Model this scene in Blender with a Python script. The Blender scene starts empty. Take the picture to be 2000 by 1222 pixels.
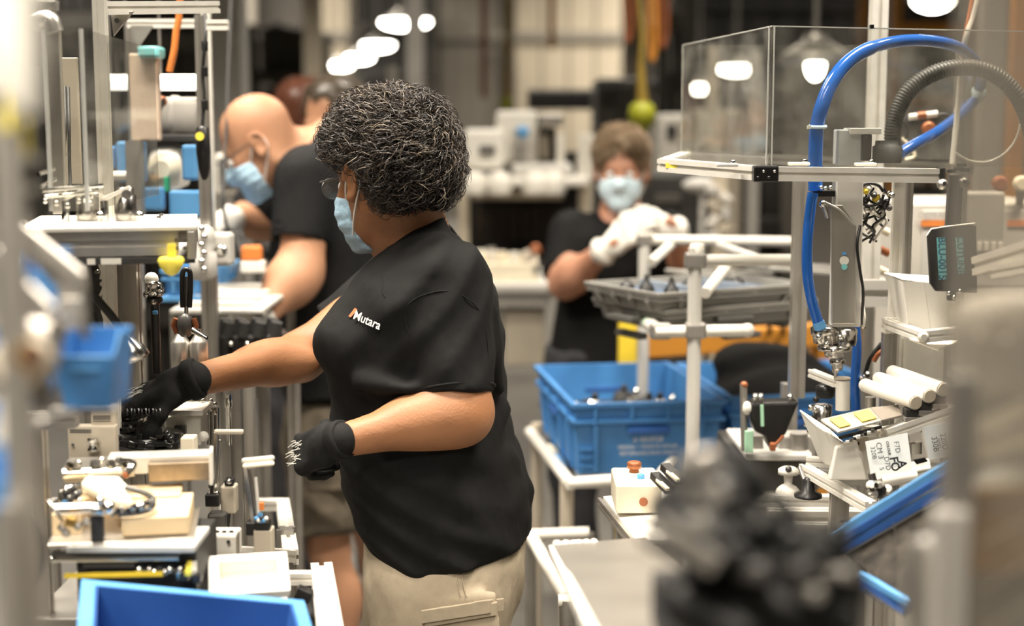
import bpy, bmesh, math, random
import numpy as np
from mathutils import Vector, Matrix, Euler
random.seed(7); np.random.seed(7)
SC = bpy.context.scene
COL = SC.collection
R = math.radians

# ------------------------------------------------------------------ camera, light, exposure
FPX = 2850.0                       # focal length in pixels of the 2000 px wide frame
PITCH = math.atan((611 - 248) / FPX)
CAMZ = 1.6
cam_d = bpy.data.cameras.new('camera')
cam = bpy.data.objects.new('camera', cam_d); COL.objects.link(cam)
cam.location = (0, 0, CAMZ); cam.rotation_euler = (math.pi / 2 - PITCH, 0, 0)
cam_d.sensor_width = 36; cam_d.lens = 36 * FPX / 2000
cam_d.clip_start = 0.05; cam_d.clip_end = 200
cam_d.dof.use_dof = True; cam_d.dof.focus_distance = 2.42; cam_d.dof.aperture_fstop = cam_d.lens / 28.0
SC.camera = cam
SC.view_settings.view_transform = 'Standard'; SC.view_settings.look = 'None'
SC.view_settings.exposure = -0.62; SC.view_settings.gamma = 1; SC.view_settings.use_curve_mapping = False
w = bpy.data.worlds.new('world'); SC.world = w; w.use_nodes = True
w.node_tree.nodes['Background'].inputs[0].default_value = (1, .93, .82, 1)
w.node_tree.nodes['Background'].inputs[1].default_value = 0.3
WARM = (1.0, .91, .78)
def area(name, loc, sx, sy, power, color=WARM, rot=(0, 0, 0), spread=140):
    l = bpy.data.lights.new(name, 'AREA'); l.shape = 'RECTANGLE'; l.size = sx; l.size_y = sy
    l.energy = power; l.color = color; l.spread = R(spread)
    o = bpy.data.objects.new(name, l); COL.objects.link(o); o.location = loc; o.rotation_euler = rot
    return o
# the hall's ceiling lamps over the work cells and added fill lamps (the lamp bodies are built further down)
NEAR_LAMPS = [(-2.4, 2.2), (-0.9, 2.4), (1.3, 2.4), (-1.6, 4.2), (0.6, 5.2), (2.8, 4.6), (-0.5, 0.4), (3.4, 8.4), (-2.8, 8.6), (0.4, 8.8), (0.2, -1.4), (-0.7, -0.5)]  # the lamps nearest the camera are unseen additions to fill the foreground
for i, (x, y) in enumerate(NEAR_LAMPS):
    area('ceiling_lamp_light', (x, y, 3.72), 1.3, 0.4, [60, 150, 150, 110, 90, 70, 85, 90, 90, 90, 60, 60][i], spread=120)
for (x, y, p) in ((-4, 15, 500), (5, 15, 500), (-5, 24, 900), (4, 24, 1100), (0, 36, 420)):
    area('high_bay_light', (x, y, 6.3), 3.0, 3.0, p)

area('added_sleeve_fill', (-.52, -.6, 2.6), .3, .2, 2.2, rot=(R(56), 0, R(-9)), spread=30)  # unseen spot added to brighten the white sleeve in the left foreground

# ------------------------------------------------------------------ helpers
def P(px, py, Y):
    """world point on the plane y = Y seen at pixel (px, py) of the 2000 x 1222 frame"""
    sp, cp = math.sin(PITCH), math.cos(PITCH)
    a = (px - 1000) / FPX; b = (611 - py) / FPX
    d = Vector((a, cp + b * sp, -sp + b * cp))
    return Vector((0, 0, CAMZ)) + d * (Y / d.y)
def S(Y):                                   # metres per pixel at depth Y
    return Y / FPX

MATS = {}
def mat(name, col, rough=.5, metal=0, var=.12, nscale=20, bump=0, bscale=None, spec=.5, trans=0, emit=None, ior=1.45, coat=0, aniso=False, alpha=1, sheen=0, warp=None, sss=0):
    if name in MATS: return MATS[name]
    m = bpy.data.materials.new(name); m.use_nodes = True; nt = m.node_tree
    b = nt.nodes['Principled BSDF']; L = nt.links
    b.inputs['Roughness'].default_value = rough; b.inputs['Metallic'].default_value = metal
    b.inputs['Specular IOR Level'].default_value = spec; b.inputs['IOR'].default_value = ior
    b.inputs['Base Color'].default_value = (*col, 1)
    tc = nt.nodes.new('ShaderNodeTexCoord')
    if var > 0:
        n = nt.nodes.new('ShaderNodeTexNoise'); n.inputs['Scale'].default_value = nscale; n.inputs['Detail'].default_value = 5
        mp = nt.nodes.new('ShaderNodeMapping')
        if aniso: mp.inputs['Scale'].default_value = (1, 1, .06)
        L.new(tc.outputs['Object'], mp.inputs[0]); L.new(mp.outputs[0], n.inputs[0])
        r = nt.nodes.new('ShaderNodeValToRGB')
        r.color_ramp.elements[0].position = .3; r.color_ramp.elements[1].position = .7
        r.color_ramp.elements[0].color = (*[c * (1 - var) for c in col], 1)
        r.color_ramp.elements[1].color = (*[min(1, c * (1 + var)) for c in col], 1)
        L.new(n.outputs[0], r.inputs[0]); L.new(r.outputs[0], b.inputs['Base Color'])
        mr = nt.nodes.new('ShaderNodeMapRange'); mr.inputs['To Min'].default_value = max(0, rough - .08); mr.inputs['To Max'].default_value = min(1, rough + .08)
        L.new(n.outputs[0], mr.inputs[0]); L.new(mr.outputs[0], b.inputs['Roughness'])
    if bump > 0:
        n2 = nt.nodes.new('ShaderNodeTexNoise'); n2.inputs['Scale'].default_value = bscale or nscale * 3; n2.inputs['Detail'].default_value = 4
        mp2 = nt.nodes.new('ShaderNodeMapping')
        if warp: mp2.inputs['Scale'].default_value = warp[0]; mp2.inputs['Rotation'].default_value = warp[1]
        L.new(tc.outputs['Object'], mp2.inputs[0]); L.new(mp2.outputs[0], n2.inputs[0])
        bp = nt.nodes.new('ShaderNodeBump'); bp.inputs['Strength'].default_value = bump; bp.inputs['Distance'].default_value = .01
        L.new(n2.outputs[0], bp.inputs['Height']); L.new(bp.outputs[0], b.inputs['Normal'])
    if trans: b.inputs['Transmission Weight'].default_value = trans
    if coat: b.inputs['Coat Weight'].default_value = coat
    if sheen: b.inputs['Sheen Weight'].default_value = sheen
    if sss: b.inputs['Subsurface Weight'].default_value = sss; b.inputs['Subsurface Radius'].default_value = (.012, .004, .002)
    if alpha < 1: b.inputs['Alpha'].default_value = alpha
    if emit: b.inputs['Emission Color'].default_value = (*emit[0], 1); b.inputs['Emission Strength'].default_value = emit[1]
    MATS[name] = m; return m

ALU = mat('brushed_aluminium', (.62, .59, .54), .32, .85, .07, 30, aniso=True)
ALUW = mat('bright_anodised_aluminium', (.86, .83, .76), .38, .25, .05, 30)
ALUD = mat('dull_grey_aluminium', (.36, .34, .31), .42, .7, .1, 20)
STEEL = mat('machined_steel', (.55, .53, .5), .22, 1, .1, 40)
CHROME = mat('chrome', (.85, .84, .8), .08, 1, .04, 20)
DKSTEEL = mat('dark_steel', (.12, .115, .11), .35, .6, .15, 20)
BLACK = mat('black_plastic', (.014, .013, .013), .32, 0, .2, 30)
BLACKG = mat('glossy_black_plastic', (.010, .010, .010), .16, 0, .2, 30, coat=.4)
NYLON = mat('amber_cream_nylon', (.70, .54, .33), .5, 0, .07, 12)
BLACKM = mat('matt_black_plastic', (.025, .024, .023), .6, 0, .2, 30)
RUBBER = mat('black_rubber', (.02, .02, .02), .55, 0, .2, 30)
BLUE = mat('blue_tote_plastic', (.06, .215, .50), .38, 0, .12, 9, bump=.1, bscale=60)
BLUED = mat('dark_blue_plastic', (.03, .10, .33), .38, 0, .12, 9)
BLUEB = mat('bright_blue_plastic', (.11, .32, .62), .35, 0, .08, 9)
HOSEB = mat('blue_hose_plastic', (.015, .10, .40), .18, 0, .08, 9, coat=.5)
WHITE = mat('white_plastic', (.82, .79, .72), .35, 0, .04, 12)
WHITEM = mat('matt_white_paint', (.72, .69, .62), .5, 0, .06, 8)
CREAM = mat('cream_nylon', (.80, .72, .56), .45, 0, .07, 12)
TAN = mat('tan_machine_paint', (.50, .44, .35), .5, 0, .07, 8)
GREY = mat('grey_machine_paint', (.36, .34, .31), .45, 0, .08, 8)
LGREY = mat('light_grey_machine_paint', (.55, .53, .49), .45, 0, .07, 8)
DGREY = mat('dark_grey_paint', (.09, .086, .08), .5, 0, .15, 8)
GREYBIN = mat('grey_crate_plastic', (.24, .23, .21), .45, 0, .1, 12)
YEL = mat('yellow_plastic', (.85, .62, .05), .45, 0, .08, 12)
YELT = mat('yellow_tape', (.93, .78, .10), .5, 0, .08, 12)
ORG = mat('orange_plastic', (.70, .22, .05), .45, 0, .1, 12)
ORGB = mat('orange_brown_beam_paint', (.55, .23, .03), .5, 0, .12, 6)
RUST = mat('copper_brown', (.30, .10, .04), .4, .3, .15, 20)
CABOL = mat('olive_brown_cable', (.30, .20, .03), .6, 0, .3, 6)
GREEN = mat('lime_green_plastic', (.30, .31, .015), .5, 0, .1, 12)
MINT = mat('mint_green_plastic', (.42, .72, .50), .5, 0, .05, 12)
TEAL = mat('pale_teal_tape', (.22, .60, .62), .5, 0, .05, 12)
TEALD = mat('dark_teal_print', (.02, .13, .22), .5, 0, .05, 12)
PAPER = mat('white_card', (.76, .80, .80), .7, 0, .04, 30)
INK = mat('black_ink', (.03, .035, .045), .6, 0, 0)
CARD = mat('brown_cardboard', (.42, .28, .15), .8, 0, .1, 25)
GLASS = mat('clear_polycarbonate', (.97, .97, .95), .03, 0, 0, trans=1.0, ior=1.0 + .18, spec=.7)
GEDGE = mat('polycarbonate_edge', (.80, .80, .76), .15, 0, .05, trans=.35)
LAMP = mat('lamp_diffuser', (1, .98, .92), .4, 0, 0, emit=((1, .95, .84), 45))
def acrylic():
    m = bpy.data.materials.new('clear_acrylic_sheet'); m.use_nodes = True; nt = m.node_tree; L = nt.links
    for n in list(nt.nodes):
        if n.type == 'BSDF_PRINCIPLED': nt.nodes.remove(n)
    out = [n for n in nt.nodes if n.type == 'OUTPUT_MATERIAL'][0]
    tr = nt.nodes.new('ShaderNodeBsdfTransparent'); tr.inputs[0].default_value = (.93, .93, .91, 1)
    gl = nt.nodes.new('ShaderNodeBsdfGlossy'); gl.inputs['Roughness'].default_value = .04; gl.inputs[0].default_value = (1, 1, 1, 1)
    df = nt.nodes.new('ShaderNodeBsdfDiffuse'); df.inputs[0].default_value = (.6, .58, .53, 1)
    fr = nt.nodes.new('ShaderNodeFresnel'); fr.inputs[0].default_value = 1.45
    m1 = nt.nodes.new('ShaderNodeMixShader'); m2 = nt.nodes.new('ShaderNodeMixShader')
    tc = nt.nodes.new('ShaderNodeTexCoord'); n = nt.nodes.new('ShaderNodeTexNoise'); n.inputs['Scale'].default_value = 14; n.inputs['Detail'].default_value = 6
    mr = nt.nodes.new('ShaderNodeMapRange'); mr.inputs['From Min'].default_value = .4; mr.inputs['From Max'].default_value = .8; mr.inputs['To Min'].default_value = .02; mr.inputs['To Max'].default_value = .16
    L.new(tc.outputs['Object'], n.inputs[0]); L.new(n.outputs[0], mr.inputs[0])
    ge = nt.nodes.new('ShaderNodeNewGeometry'); m_ = nt.nodes.new('ShaderNodeMath'); m_.operation = 'SUBTRACT'; m_.inputs[0].default_value = 1
    mm = nt.nodes.new('ShaderNodeMath'); mm.operation = 'MULTIPLY'; L.new(ge.outputs['Backfacing'], m_.inputs[1]); L.new(m_.outputs[0], mm.inputs[0]); L.new(fr.outputs[0], mm.inputs[1])
    L.new(mm.outputs[0], m1.inputs[0]); L.new(tr.outputs[0], m1.inputs[1]); L.new(gl.outputs[0], m1.inputs[2])
    L.new(mr.outputs[0], m2.inputs[0]); L.new(m1.outputs[0], m2.inputs[1]); L.new(df.outputs[0], m2.inputs[2])
    L.new(m2.outputs[0], out.inputs[0]); return m
ACR = acrylic()

def ortho(d, up=None):
    d = d.normalized(); up = Vector(up) if up is not None else (Vector((0, 0, 1)) if abs(d.z) < .9 else Vector((0, 1, 0)))
    x = d.cross(up)
    if x.length < 1e-6: x = d.cross(Vector((1, 0, 0)))
    x.normalize(); y = x.cross(d).normalized()
    return x, y, d
class MB:
    """collects shapes in world coordinates; build() links them as one mesh object"""
    def __init__(s): s.v = []; s.f = []; s.sm = []
    def add(s, vs, fs, smooth=False):
        n = len(s.v); s.v += [Vector(v) for v in vs]; s.f += [[i + n for i in f] for f in fs]; s.sm += [smooth] * len(fs); return s
    def box(s, c, sz, rot=None):
        c = Vector(c); h = [k / 2 for k in sz]; vs = []
        M = rot if rot is not None else Matrix.Identity(3)
        for i in (-1, 1):
            for j in (-1, 1):
                for k in (-1, 1): vs.append(c + M @ Vector((i * h[0], j * h[1], k * h[2])))
        return s.add(vs, [(0, 1, 3, 2), (4, 6, 7, 5), (0, 4, 5, 1), (2, 3, 7, 6), (0, 2, 6, 4), (1, 5, 7, 3)])
    def b2(s, a, b):                       # box between two corners
        a = Vector(a); b = Vector(b); return s.box((a + b) / 2, [abs(b[i] - a[i]) for i in range(3)])
    def bar(s, p0, p1, w, h, up=None):
        p0 = Vector(p0); p1 = Vector(p1); x, y, d = ortho(p1 - p0, up); vs = []
        for p in (p0, p1):
            for i, j in ((-1, -1), (1, -1), (1, 1), (-1, 1)): vs.append(p + x * (i * w / 2) + y * (j * h / 2))
        return s.add(vs, [(3, 2, 1, 0), (4, 5, 6, 7), (0, 1, 5, 4), (1, 2, 6, 5), (2, 3, 7, 6), (3, 0, 4, 7)])
    def poly(s, pts, p0, p1, up=None):     # extrude a 2-D outline from p0 to p1
        p0 = Vector(p0); p1 = Vector(p1); x, y, d = ortho(p1 - p0, up); n = len(pts)
        vs = [p + x * a + y * b for p in (p0, p1) for a, b in pts]
        return s.add(vs, [tuple(range(n))[::-1], tuple(range(n, 2 * n))] + [(i, (i + 1) % n, n + (i + 1) % n, n + i) for i in range(n)])
    def plate(s, pts3, t):                 # planar polygon thickened by t along its normal
        pts = [Vector(p) for p in pts3]; n = (pts[1] - pts[0]).cross(pts[2] - pts[0]).normalized(); k = len(pts)
        vs = [p - n * t / 2 for p in pts] + [p + n * t / 2 for p in pts]
        return s.add(vs, [tuple(range(k))[::-1], tuple(range(k, 2 * k))] + [(i, (i + 1) % k, k + (i + 1) % k, k + i) for i in range(k)])
    def extr(s, p0, p1, w, up=None, h=None):   # slotted aluminium extrusion
        h = h or w; g = min(w, h) * .13; dp = min(w, h) * .16
        def side(n):
            return n
        a, b = w / 2, h / 2
        nx = max(1, round(w / min(w, h))); ny = max(1, round(h / min(w, h)))
        pts = []
        def edge(x0, y0, x1, y1, k):
            dx, dy = x1 - x0, y1 - y0; l = math.hypot(dx, dy); ux, uy = dx / l, dy / l; nx_, ny_ = -uy, ux
            pts.append((x0, y0))
            for i in range(k):
                m = l * (i + .5) / k
                for t, q in ((m - g, 0), (m - g, dp), (m + g, dp), (m + g, 0)): pts.append((x0 + ux * t + nx_ * q, y0 + uy * t + ny_ * q))
        edge(-a, -b, a, -b, nx); edge(a, -b, a, b, ny); edge(a, b, -a, b, nx); edge(-a, b, -a, -b, ny)
        return s.poly(pts, p0, p1, up)
    def cyl(s, p0, p1, r0, r1=None, n=18, cap=True):
        p0 = Vector(p0); p1 = Vector(p1); r1 = r0 if r1 is None else r1; x, y, d = ortho(p1 - p0)
        ring = [(math.cos(2 * math.pi * i / n), math.sin(2 * math.pi * i / n)) for i in range(n)]
        vs = [p0 + (x * c + y * q) * r0 for c, q in ring] + [p1 + (x * c + y * q) * r1 for c, q in ring]
        s.add(vs, [(i, (i + 1) % n, n + (i + 1) % n, n + i) for i in range(n)], True)
        if cap: s.add(vs, [tuple(range(n))[::-1], tuple(range(n, 2 * n))])
        return s
    def tube(s, pts, r, n=10, closed=False, cap=True):
        pts = [Vector(p) for p in pts]; m = len(pts); rs = r if isinstance(r, (list, tuple)) else [r] * m
        ref = None; vs = []
        for i, p in enumerate(pts):
            if closed: d = pts[(i + 1) % m] - pts[i - 1]
            else: d = pts[min(i + 1, m - 1)] - pts[max(i - 1, 0)]
            d.normalize()
            if ref is None: ref = ortho(d)[0]
            ref = (ref - d * ref.dot(d)).normalized(); y = d.cross(ref)
            for k in range(n):
                a = 2 * math.pi * k / n; vs.append(p + (ref * math.cos(a) + y * math.sin(a)) * rs[i])
        fs = []
        for i in range(m if closed else m - 1):
            j = (i + 1) % m
            for k in range(n): fs.append((i * n + k, i * n + (k + 1) % n, j * n + (k + 1) % n, j * n + k))
        s.add(vs, fs, True)
        if cap and not closed: s.add(vs, [tuple(range(n))[::-1], tuple(range((m - 1) * n, m * n))])
        return s
    def lathe(s, o, axis, prof, n=24):     # prof: (distance along axis, radius)
        o = Vector(o); x, y, d = ortho(Vector(axis)); vs = []; fs = []
        for t, r in prof:
            for k in range(n):
                a = 2 * math.pi * k / n; vs.append(o + d * t + (x * math.cos(a) + y * math.sin(a)) * max(r, 1e-5))
        for i in range(len(prof) - 1):
            for k in range(n): fs.append((i * n + k, i * n + (k + 1) % n, (i + 1) * n + (k + 1) % n, (i + 1) * n + k))
        s.add(vs, fs, True)
        s.add(vs, [tuple(range(n))[::-1], tuple(range((len(prof) - 1) * n, len(prof) * n))]); return s
    def ball(s, c, r, n=12, sq=(1, 1, 1)):
        c = Vector(c); m = n // 2; vs = []; fs = []
        for i in range(m + 1):
            t = math.pi * i / m
            for k in range(n):
                a = 2 * math.pi * k / n; vs.append(c + Vector((math.sin(t) * math.cos(a) * sq[0], math.sin(t) * math.sin(a) * sq[1], math.cos(t) * sq[2])) * r)
        for i in range(m):
            for k in range(n): fs.append((i * n + k, (i + 1) * n + k, (i + 1) * n + (k + 1) % n, i * n + (k + 1) % n))
        return s.add(vs, fs, True)
    def build(s, name, m, parent=None, bev=0, label=None):
        off = parent_loc(parent) if parent is not None else Vector((0, 0, 0))
        me = bpy.data.meshes.new(name)
        me.from_pydata([tuple(v - off) for v in s.v], [], s.f)
        me.polygons.foreach_set('use_smooth', s.sm)
        me.materials.append(m); me.update()
        bm = bmesh.new(); bm.from_mesh(me); bmesh.ops.recalc_face_normals(bm, faces=bm.faces); bm.to_mesh(me); bm.free()
        o = bpy.data.objects.new(name, me); COL.objects.link(o); o.parent = parent
        if bev:
            b = o.modifiers.new('bevel', 'BEVEL'); b.width = bev; b.segments = 2; b.limit_method = 'ANGLE'; b.angle_limit = R(35)
        if label: o['label'] = label
        return o
def parent_loc(p):
    v = Vector((0, 0, 0))
    while p is not None: v += p.location; p = p.parent
    return v
def tag(o, label, cat, group=None, kind=None):
    if label: o['label'] = label
    if cat: o['category'] = cat
    if group: o['group'] = group
    if kind: o['kind'] = kind
    return o
def thing(name, label, cat, loc=(0, 0, 0), group=None):
    o = bpy.data.objects.new(name, None); COL.objects.link(o); o.location = loc; o.empty_display_size = .05
    return tag(o, label, cat, group)
def dup(root, loc, label, rotz=0):
    def cp(o, par):
        c = o.copy(); COL.objects.link(c); c.parent = par
        for ch in o.children: cp(ch, c)
        return c
    r = cp(root, None); r.location = loc; r['label'] = label; r.rotation_euler = (0, 0, rotz); return r
def struct(mb, name, m, **k):
    o = mb.build(name, m, **k); o['kind'] = 'structure'; return o
def text(name, body, m, loc, size, rot, parent=None, extrude=.0002, align='CENTER', bold=0):
    c = bpy.data.curves.new(name, 'FONT'); c.body = body; c.size = size; c.extrude = extrude; c.align_x = align; c.align_y = 'CENTER'; c.offset = bold
    c.resolution_u = 3
    c.materials.append(m); o = bpy.data.objects.new(name, c); COL.objects.link(o)
    off = parent_loc(parent) if parent is not None else Vector((0, 0, 0))
    o.location = (0, 0, 0)
    if not isinstance(rot, Matrix): rot = Euler(rot).to_matrix()
    dg = bpy.context.evaluated_depsgraph_get(); me = bpy.data.meshes.new_from_object(o.evaluated_get(dg)); me.name = name
    bpy.data.objects.remove(o); bpy.data.curves.remove(c)
    me.transform(Matrix.Translation(Vector(loc) - off) @ rot.to_4x4())
    o = bpy.data.objects.new(name, me); COL.objects.link(o); o.parent = parent
    return o
def bez(pts, n=8):
    """smooth path through points (Catmull-Rom)"""
    pts = [Vector(p) for p in pts]; q = [pts[0] * 2 - pts[1]] + pts + [pts[-1] * 2 - pts[-2]]; out = []
    for i in range(1, len(q) - 2):
        for k in range(n):
            t = k / n; a, b, c, d = q[i - 1], q[i], q[i + 1], q[i + 2]
            out.append(.5 * ((2 * b) + (c - a) * t + (2 * a - 5 * b + 4 * c - d) * t * t + (3 * b - a - 3 * c + d) * t ** 3))
    out.append(pts[-1]); return out

# ------------------------------------------------------------------ signed-distance fields -> one continuous mesh
def v3(p): return np.array(p, dtype=np.float32)
class Field:
    def __init__(s, xs, ys, zs):
        s.a = [np.asarray(q, dtype=np.float32) for q in (xs, ys, zs)]
        s.D = np.full([len(q) for q in s.a], .2, dtype=np.float32)
    def _sl(s, lo, hi, m):
        sl = []
        for i in range(3):
            a = int(np.searchsorted(s.a[i], lo[i] - m)); b = int(np.searchsorted(s.a[i], hi[i] + m)) + 1
            sl.append(slice(max(0, a - 1), min(len(s.a[i]), b + 1)))
        return tuple(sl)
    def _xyz(s, sl):
        return s.a[0][sl[0]][:, None, None], s.a[1][sl[1]][None, :, None], s.a[2][sl[2]][None, None, :]
    def op(s, prim, k=.02, mode='u'):
        fn, lo, hi = prim; sl = s._sl(lo, hi, .06 + k)
        if any(q.stop <= q.start for q in sl): return s
        d = fn(*s._xyz(sl)).astype(np.float32); D = s.D[sl]
        d = np.broadcast_to(d, D.shape)
        if mode == 'u':
            h = np.clip(.5 + .5 * (D - d) / k, 0, 1); s.D[sl] = D * (1 - h) + d * h - k * h * (1 - h)
        elif mode == 's':
            h = np.clip(.5 - .5 * (D + d) / k, 0, 1); s.D[sl] = D * (1 - h) - d * h + k * h * (1 - h)
        return s
    def mesh(s, name, m, parent=None, subsurf=0):
        D = s.D; xs, ys, zs = s.a; ins = D < 0; n0, n1, n2 = D.shape
        cnt = np.zeros((n0 - 1, n1 - 1, n2 - 1), np.float32); acc = np.zeros((3, n0 - 1, n1 - 1, n2 - 1), np.float32)
        X = [xs, ys, zs]; edges = []
        for ax in range(3):
            a = [slice(None)] * 3; b = [slice(None)] * 3; a[ax] = slice(0, -1); b[ax] = slice(1, None)
            A = D[tuple(a)]; B = D[tuple(b)]; cr = ins[tuple(a)] != ins[tuple(b)]
            idx = np.argwhere(cr); va = A[cr]; vb = B[cr]; t = va / (va - vb)
            pos = np.stack([X[i][idx[:, i]] for i in range(3)], 0).astype(np.float32)
            pos[ax] += t * (X[ax][idx[:, ax] + 1] - X[ax][idx[:, ax]])
            o1, o2 = [i for i in range(3) if i != ax]
            for d1 in (0, -1):
                for d2 in (0, -1):
                    j = idx.copy(); j[:, o1] += d1; j[:, o2] += d2
                    ok = (j[:, o1] >= 0) & (j[:, o2] >= 0) & (j[:, o1] < cnt.shape[o1]) & (j[:, o2] < cnt.shape[o2])
                    jj = tuple(j[ok].T); cnt[jj] += 1
                    for i in range(3): acc[i][jj] += pos[i][ok]
            edges.append((idx, va < 0, o1, o2, ax))
        cells = np.argwhere(cnt > 0); vid = np.full(cnt.shape, -1, np.int32); vid[tuple(cells.T)] = np.arange(len(cells))
        c = cnt[tuple(cells.T)]; V = np.stack([acc[i][tuple(cells.T)] / c for i in range(3)], 1)
        Fs = []
        for idx, fl, o1, o2, ax in edges:
            ok = (idx[:, o1] > 0) & (idx[:, o2] > 0) & (idx[:, o1] < cnt.shape[o1]) & (idx[:, o2] < cnt.shape[o2])
            idx = idx[ok]; fl = fl[ok]; q = []
            for d1, d2 in ((0, 0), (-1, 0), (-1, -1), (0, -1)):
                j = idx.copy(); j[:, o1] += d1; j[:, o2] += d2; q.append(vid[tuple(j.T)])
            q = np.stack(q, 1); flip = fl if ax != 1 else ~fl
            q[flip] = q[flip][:, ::-1]; Fs.append(q)
        Fq = np.concatenate(Fs)[:, ::-1]
        # light smoothing of the net
        for _ in range(2):
            sm = np.zeros_like(V); ct = np.zeros(len(V), np.float32)
            for a_, b_ in ((0, 1), (1, 2), (2, 3), (3, 0)):
                np.add.at(sm, Fq[:, a_], V[Fq[:, b_]]); np.add.at(ct, Fq[:, a_], 1)
            V = V * .5 + .5 * sm / np.maximum(ct, 1)[:, None]
        off = parent_loc(parent) if parent is not None else Vector((0, 0, 0))
        V = V - np.array(off, np.float32)
        me = bpy.data.meshes.new(name); me.vertices.add(len(V)); me.vertices.foreach_set('co', V.astype(np.float32).ravel())
        me.loops.add(Fq.size); me.loops.foreach_set('vertex_index', Fq.astype(np.int32).ravel())
        me.polygons.add(len(Fq)); me.polygons.foreach_set('loop_start', np.arange(0, Fq.size, 4, dtype=np.int32))
        me.update(calc_edges=True); me.polygons.foreach_set('use_smooth', np.ones(len(Fq), bool))
        me.materials.append(m); me.update()
        o = bpy.data.objects.new(name, me); COL.objects.link(o); o.parent = parent
        return o
def rcone(a, b, ra, rb):
    a = v3(a); b = v3(b); ba = b - a; l2 = float((ba ** 2).sum()); mx = max(ra, rb)
    def fn(x, y, z):
        px, py, pz = x - a[0], y - a[1], z - a[2]
        h = np.clip((px * ba[0] + py * ba[1] + pz * ba[2]) / l2, 0, 1)
        return np.sqrt((px - h * ba[0]) ** 2 + (py - h * ba[1]) ** 2 + (pz - h * ba[2]) ** 2) - (ra + (rb - ra) * h)
    return fn, np.minimum(a, b) - mx, np.maximum(a, b) + mx
def ell(c, r, M=None):
    c = v3(c); r = v3(r); A = np.array(M if M is not None else np.eye(3), dtype=np.float32)   # columns = local axes
    mx = float(r.max()); 
    def fn(x, y, z):
        q = [x - c[0], y - c[1], z - c[2]]
        l = [A[0][i] * q[0] + A[1][i] * q[1] + A[2][i] * q[2] for i in range(3)]
        k0 = np.sqrt(sum((l[i] / r[i]) ** 2 for i in range(3))); k1 = np.sqrt(sum((l[i] / r[i] ** 2) ** 2 for i in range(3)))
        return k0 * (k0 - 1) / np.maximum(k1, 1e-5)
    return fn, c - mx, c + mx
def rbox(c, h, M=None, r=.005):
    c = v3(c); A = np.array(M if M is not None else np.eye(3), dtype=np.float32); mx = float(np.linalg.norm(h)) + r
    def fn(x, y, z):
        q = [x - c[0], y - c[1], z - c[2]]
        l = [abs(A[0][i] * q[0] + A[1][i] * q[1] + A[2][i] * q[2]) - h[i] + r for i in range(3)]
        return np.sqrt(sum(np.maximum(k, 0) ** 2 for k in l)) + np.minimum(np.maximum(np.maximum(l[0], l[1]), l[2]), 0) - r
    return fn, c - mx, c + mx
def loft(rows, p=2.2):
    """rows: (z, cx, cy, rx, ry) from low to high; stacked super-ellipses"""
    A = np.array(sorted(rows), dtype=np.float32); zz = A[:, 0]
    # smooth interpolation of the rows
    zf = np.linspace(zz[0], zz[-1], 120); col = []
    for i in range(1, 5):
        t = np.interp(zf, zz, A[:, i]); ker = np.array([1, 2, 3, 2, 1.]) / 9; tp = np.pad(t, 2, mode='edge'); col.append(np.convolve(tp, ker, 'valid'))
    def fn(x, y, z):
        cx, cy, rx, ry = [np.interp(z, zf, c) for c in col]
        k = (np.abs((x - cx) / rx) ** p + np.abs((y - cy) / ry) ** p) ** (1 / p)
        d = (k - 1) * np.minimum(rx, ry)
        return np.maximum(d, np.maximum(zz[0] - z, z - zz[-1]))
    lo = [(A[:, 1] - A[:, 3]).min(), (A[:, 2] - A[:, 4]).min(), zz[0]]; hi = [(A[:, 1] + A[:, 3]).max(), (A[:, 2] + A[:, 4]).max(), zz[-1]]
    return fn, np.array(lo), np.array(hi)
def half(pt, n, box):                       # half space: inside where (x - pt).n < 0
    pt = v3(pt); n = v3(Vector(n).normalized())
    return (lambda x, y, z: (x - pt[0]) * n[0] + (y - pt[1]) * n[1] + (z - pt[2]) * n[2]), np.array(box[0]), np.array(box[1])
def inter(a, b, k=.004):
    def fn(x, y, z):
        d = a[0](x, y, z); e = b[0](x, y, z); h = np.clip(.5 - .5 * (d - e) / k, 0, 1); return d * (1 - h) + e * h + k * h * (1 - h) if False else np.maximum(d, e)
    return fn, np.maximum(a[1], b[1]), np.minimum(a[2], b[2])
def axis(lo, hi, st, fine=()):
    out = [lo]
    while out[-1] < hi:
        s_ = st
        for a, b, f in fine:
            if a <= out[-1] < b: s_ = f
        out.append(out[-1] + s_)
    return out
# ------------------------------------------------------------------ the hall
def floor_mat():
    m = mat('grey_sealed_concrete_floor', (.155, .145, .13), .42, 0, .22, 1.6, bump=.05, bscale=30); return m
WALLM = mat('beige_metal_wall_cladding', (.50, .44, .35), .6, 0, .08, .7)
CEIL = mat('dark_ceiling_deck', (.10, .095, .085), .7, 0, .15, .5)
struct(MB().b2((-16, -5, -.1), (16, 42, 0)), 'floor', floor_mat())
struct(MB().b2((-16, -5, 7), (16, 42, 7.2)), 'ceiling', CEIL)
struct(MB().b2((-16, 42, 0), (16, 42.2, 7)), 'wall_back', WALLM)
struct(MB().b2((-16, -5.2, 0), (16, -5, 7)), 'wall_front', WALLM)
struct(MB().b2((-16.2, -5, 0), (-16, 42, 7)), 'wall_left', WALLM)
struct(MB().b2((16, -5, 0), (16.2, 42, 7)), 'wall_right', WALLM)
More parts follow.
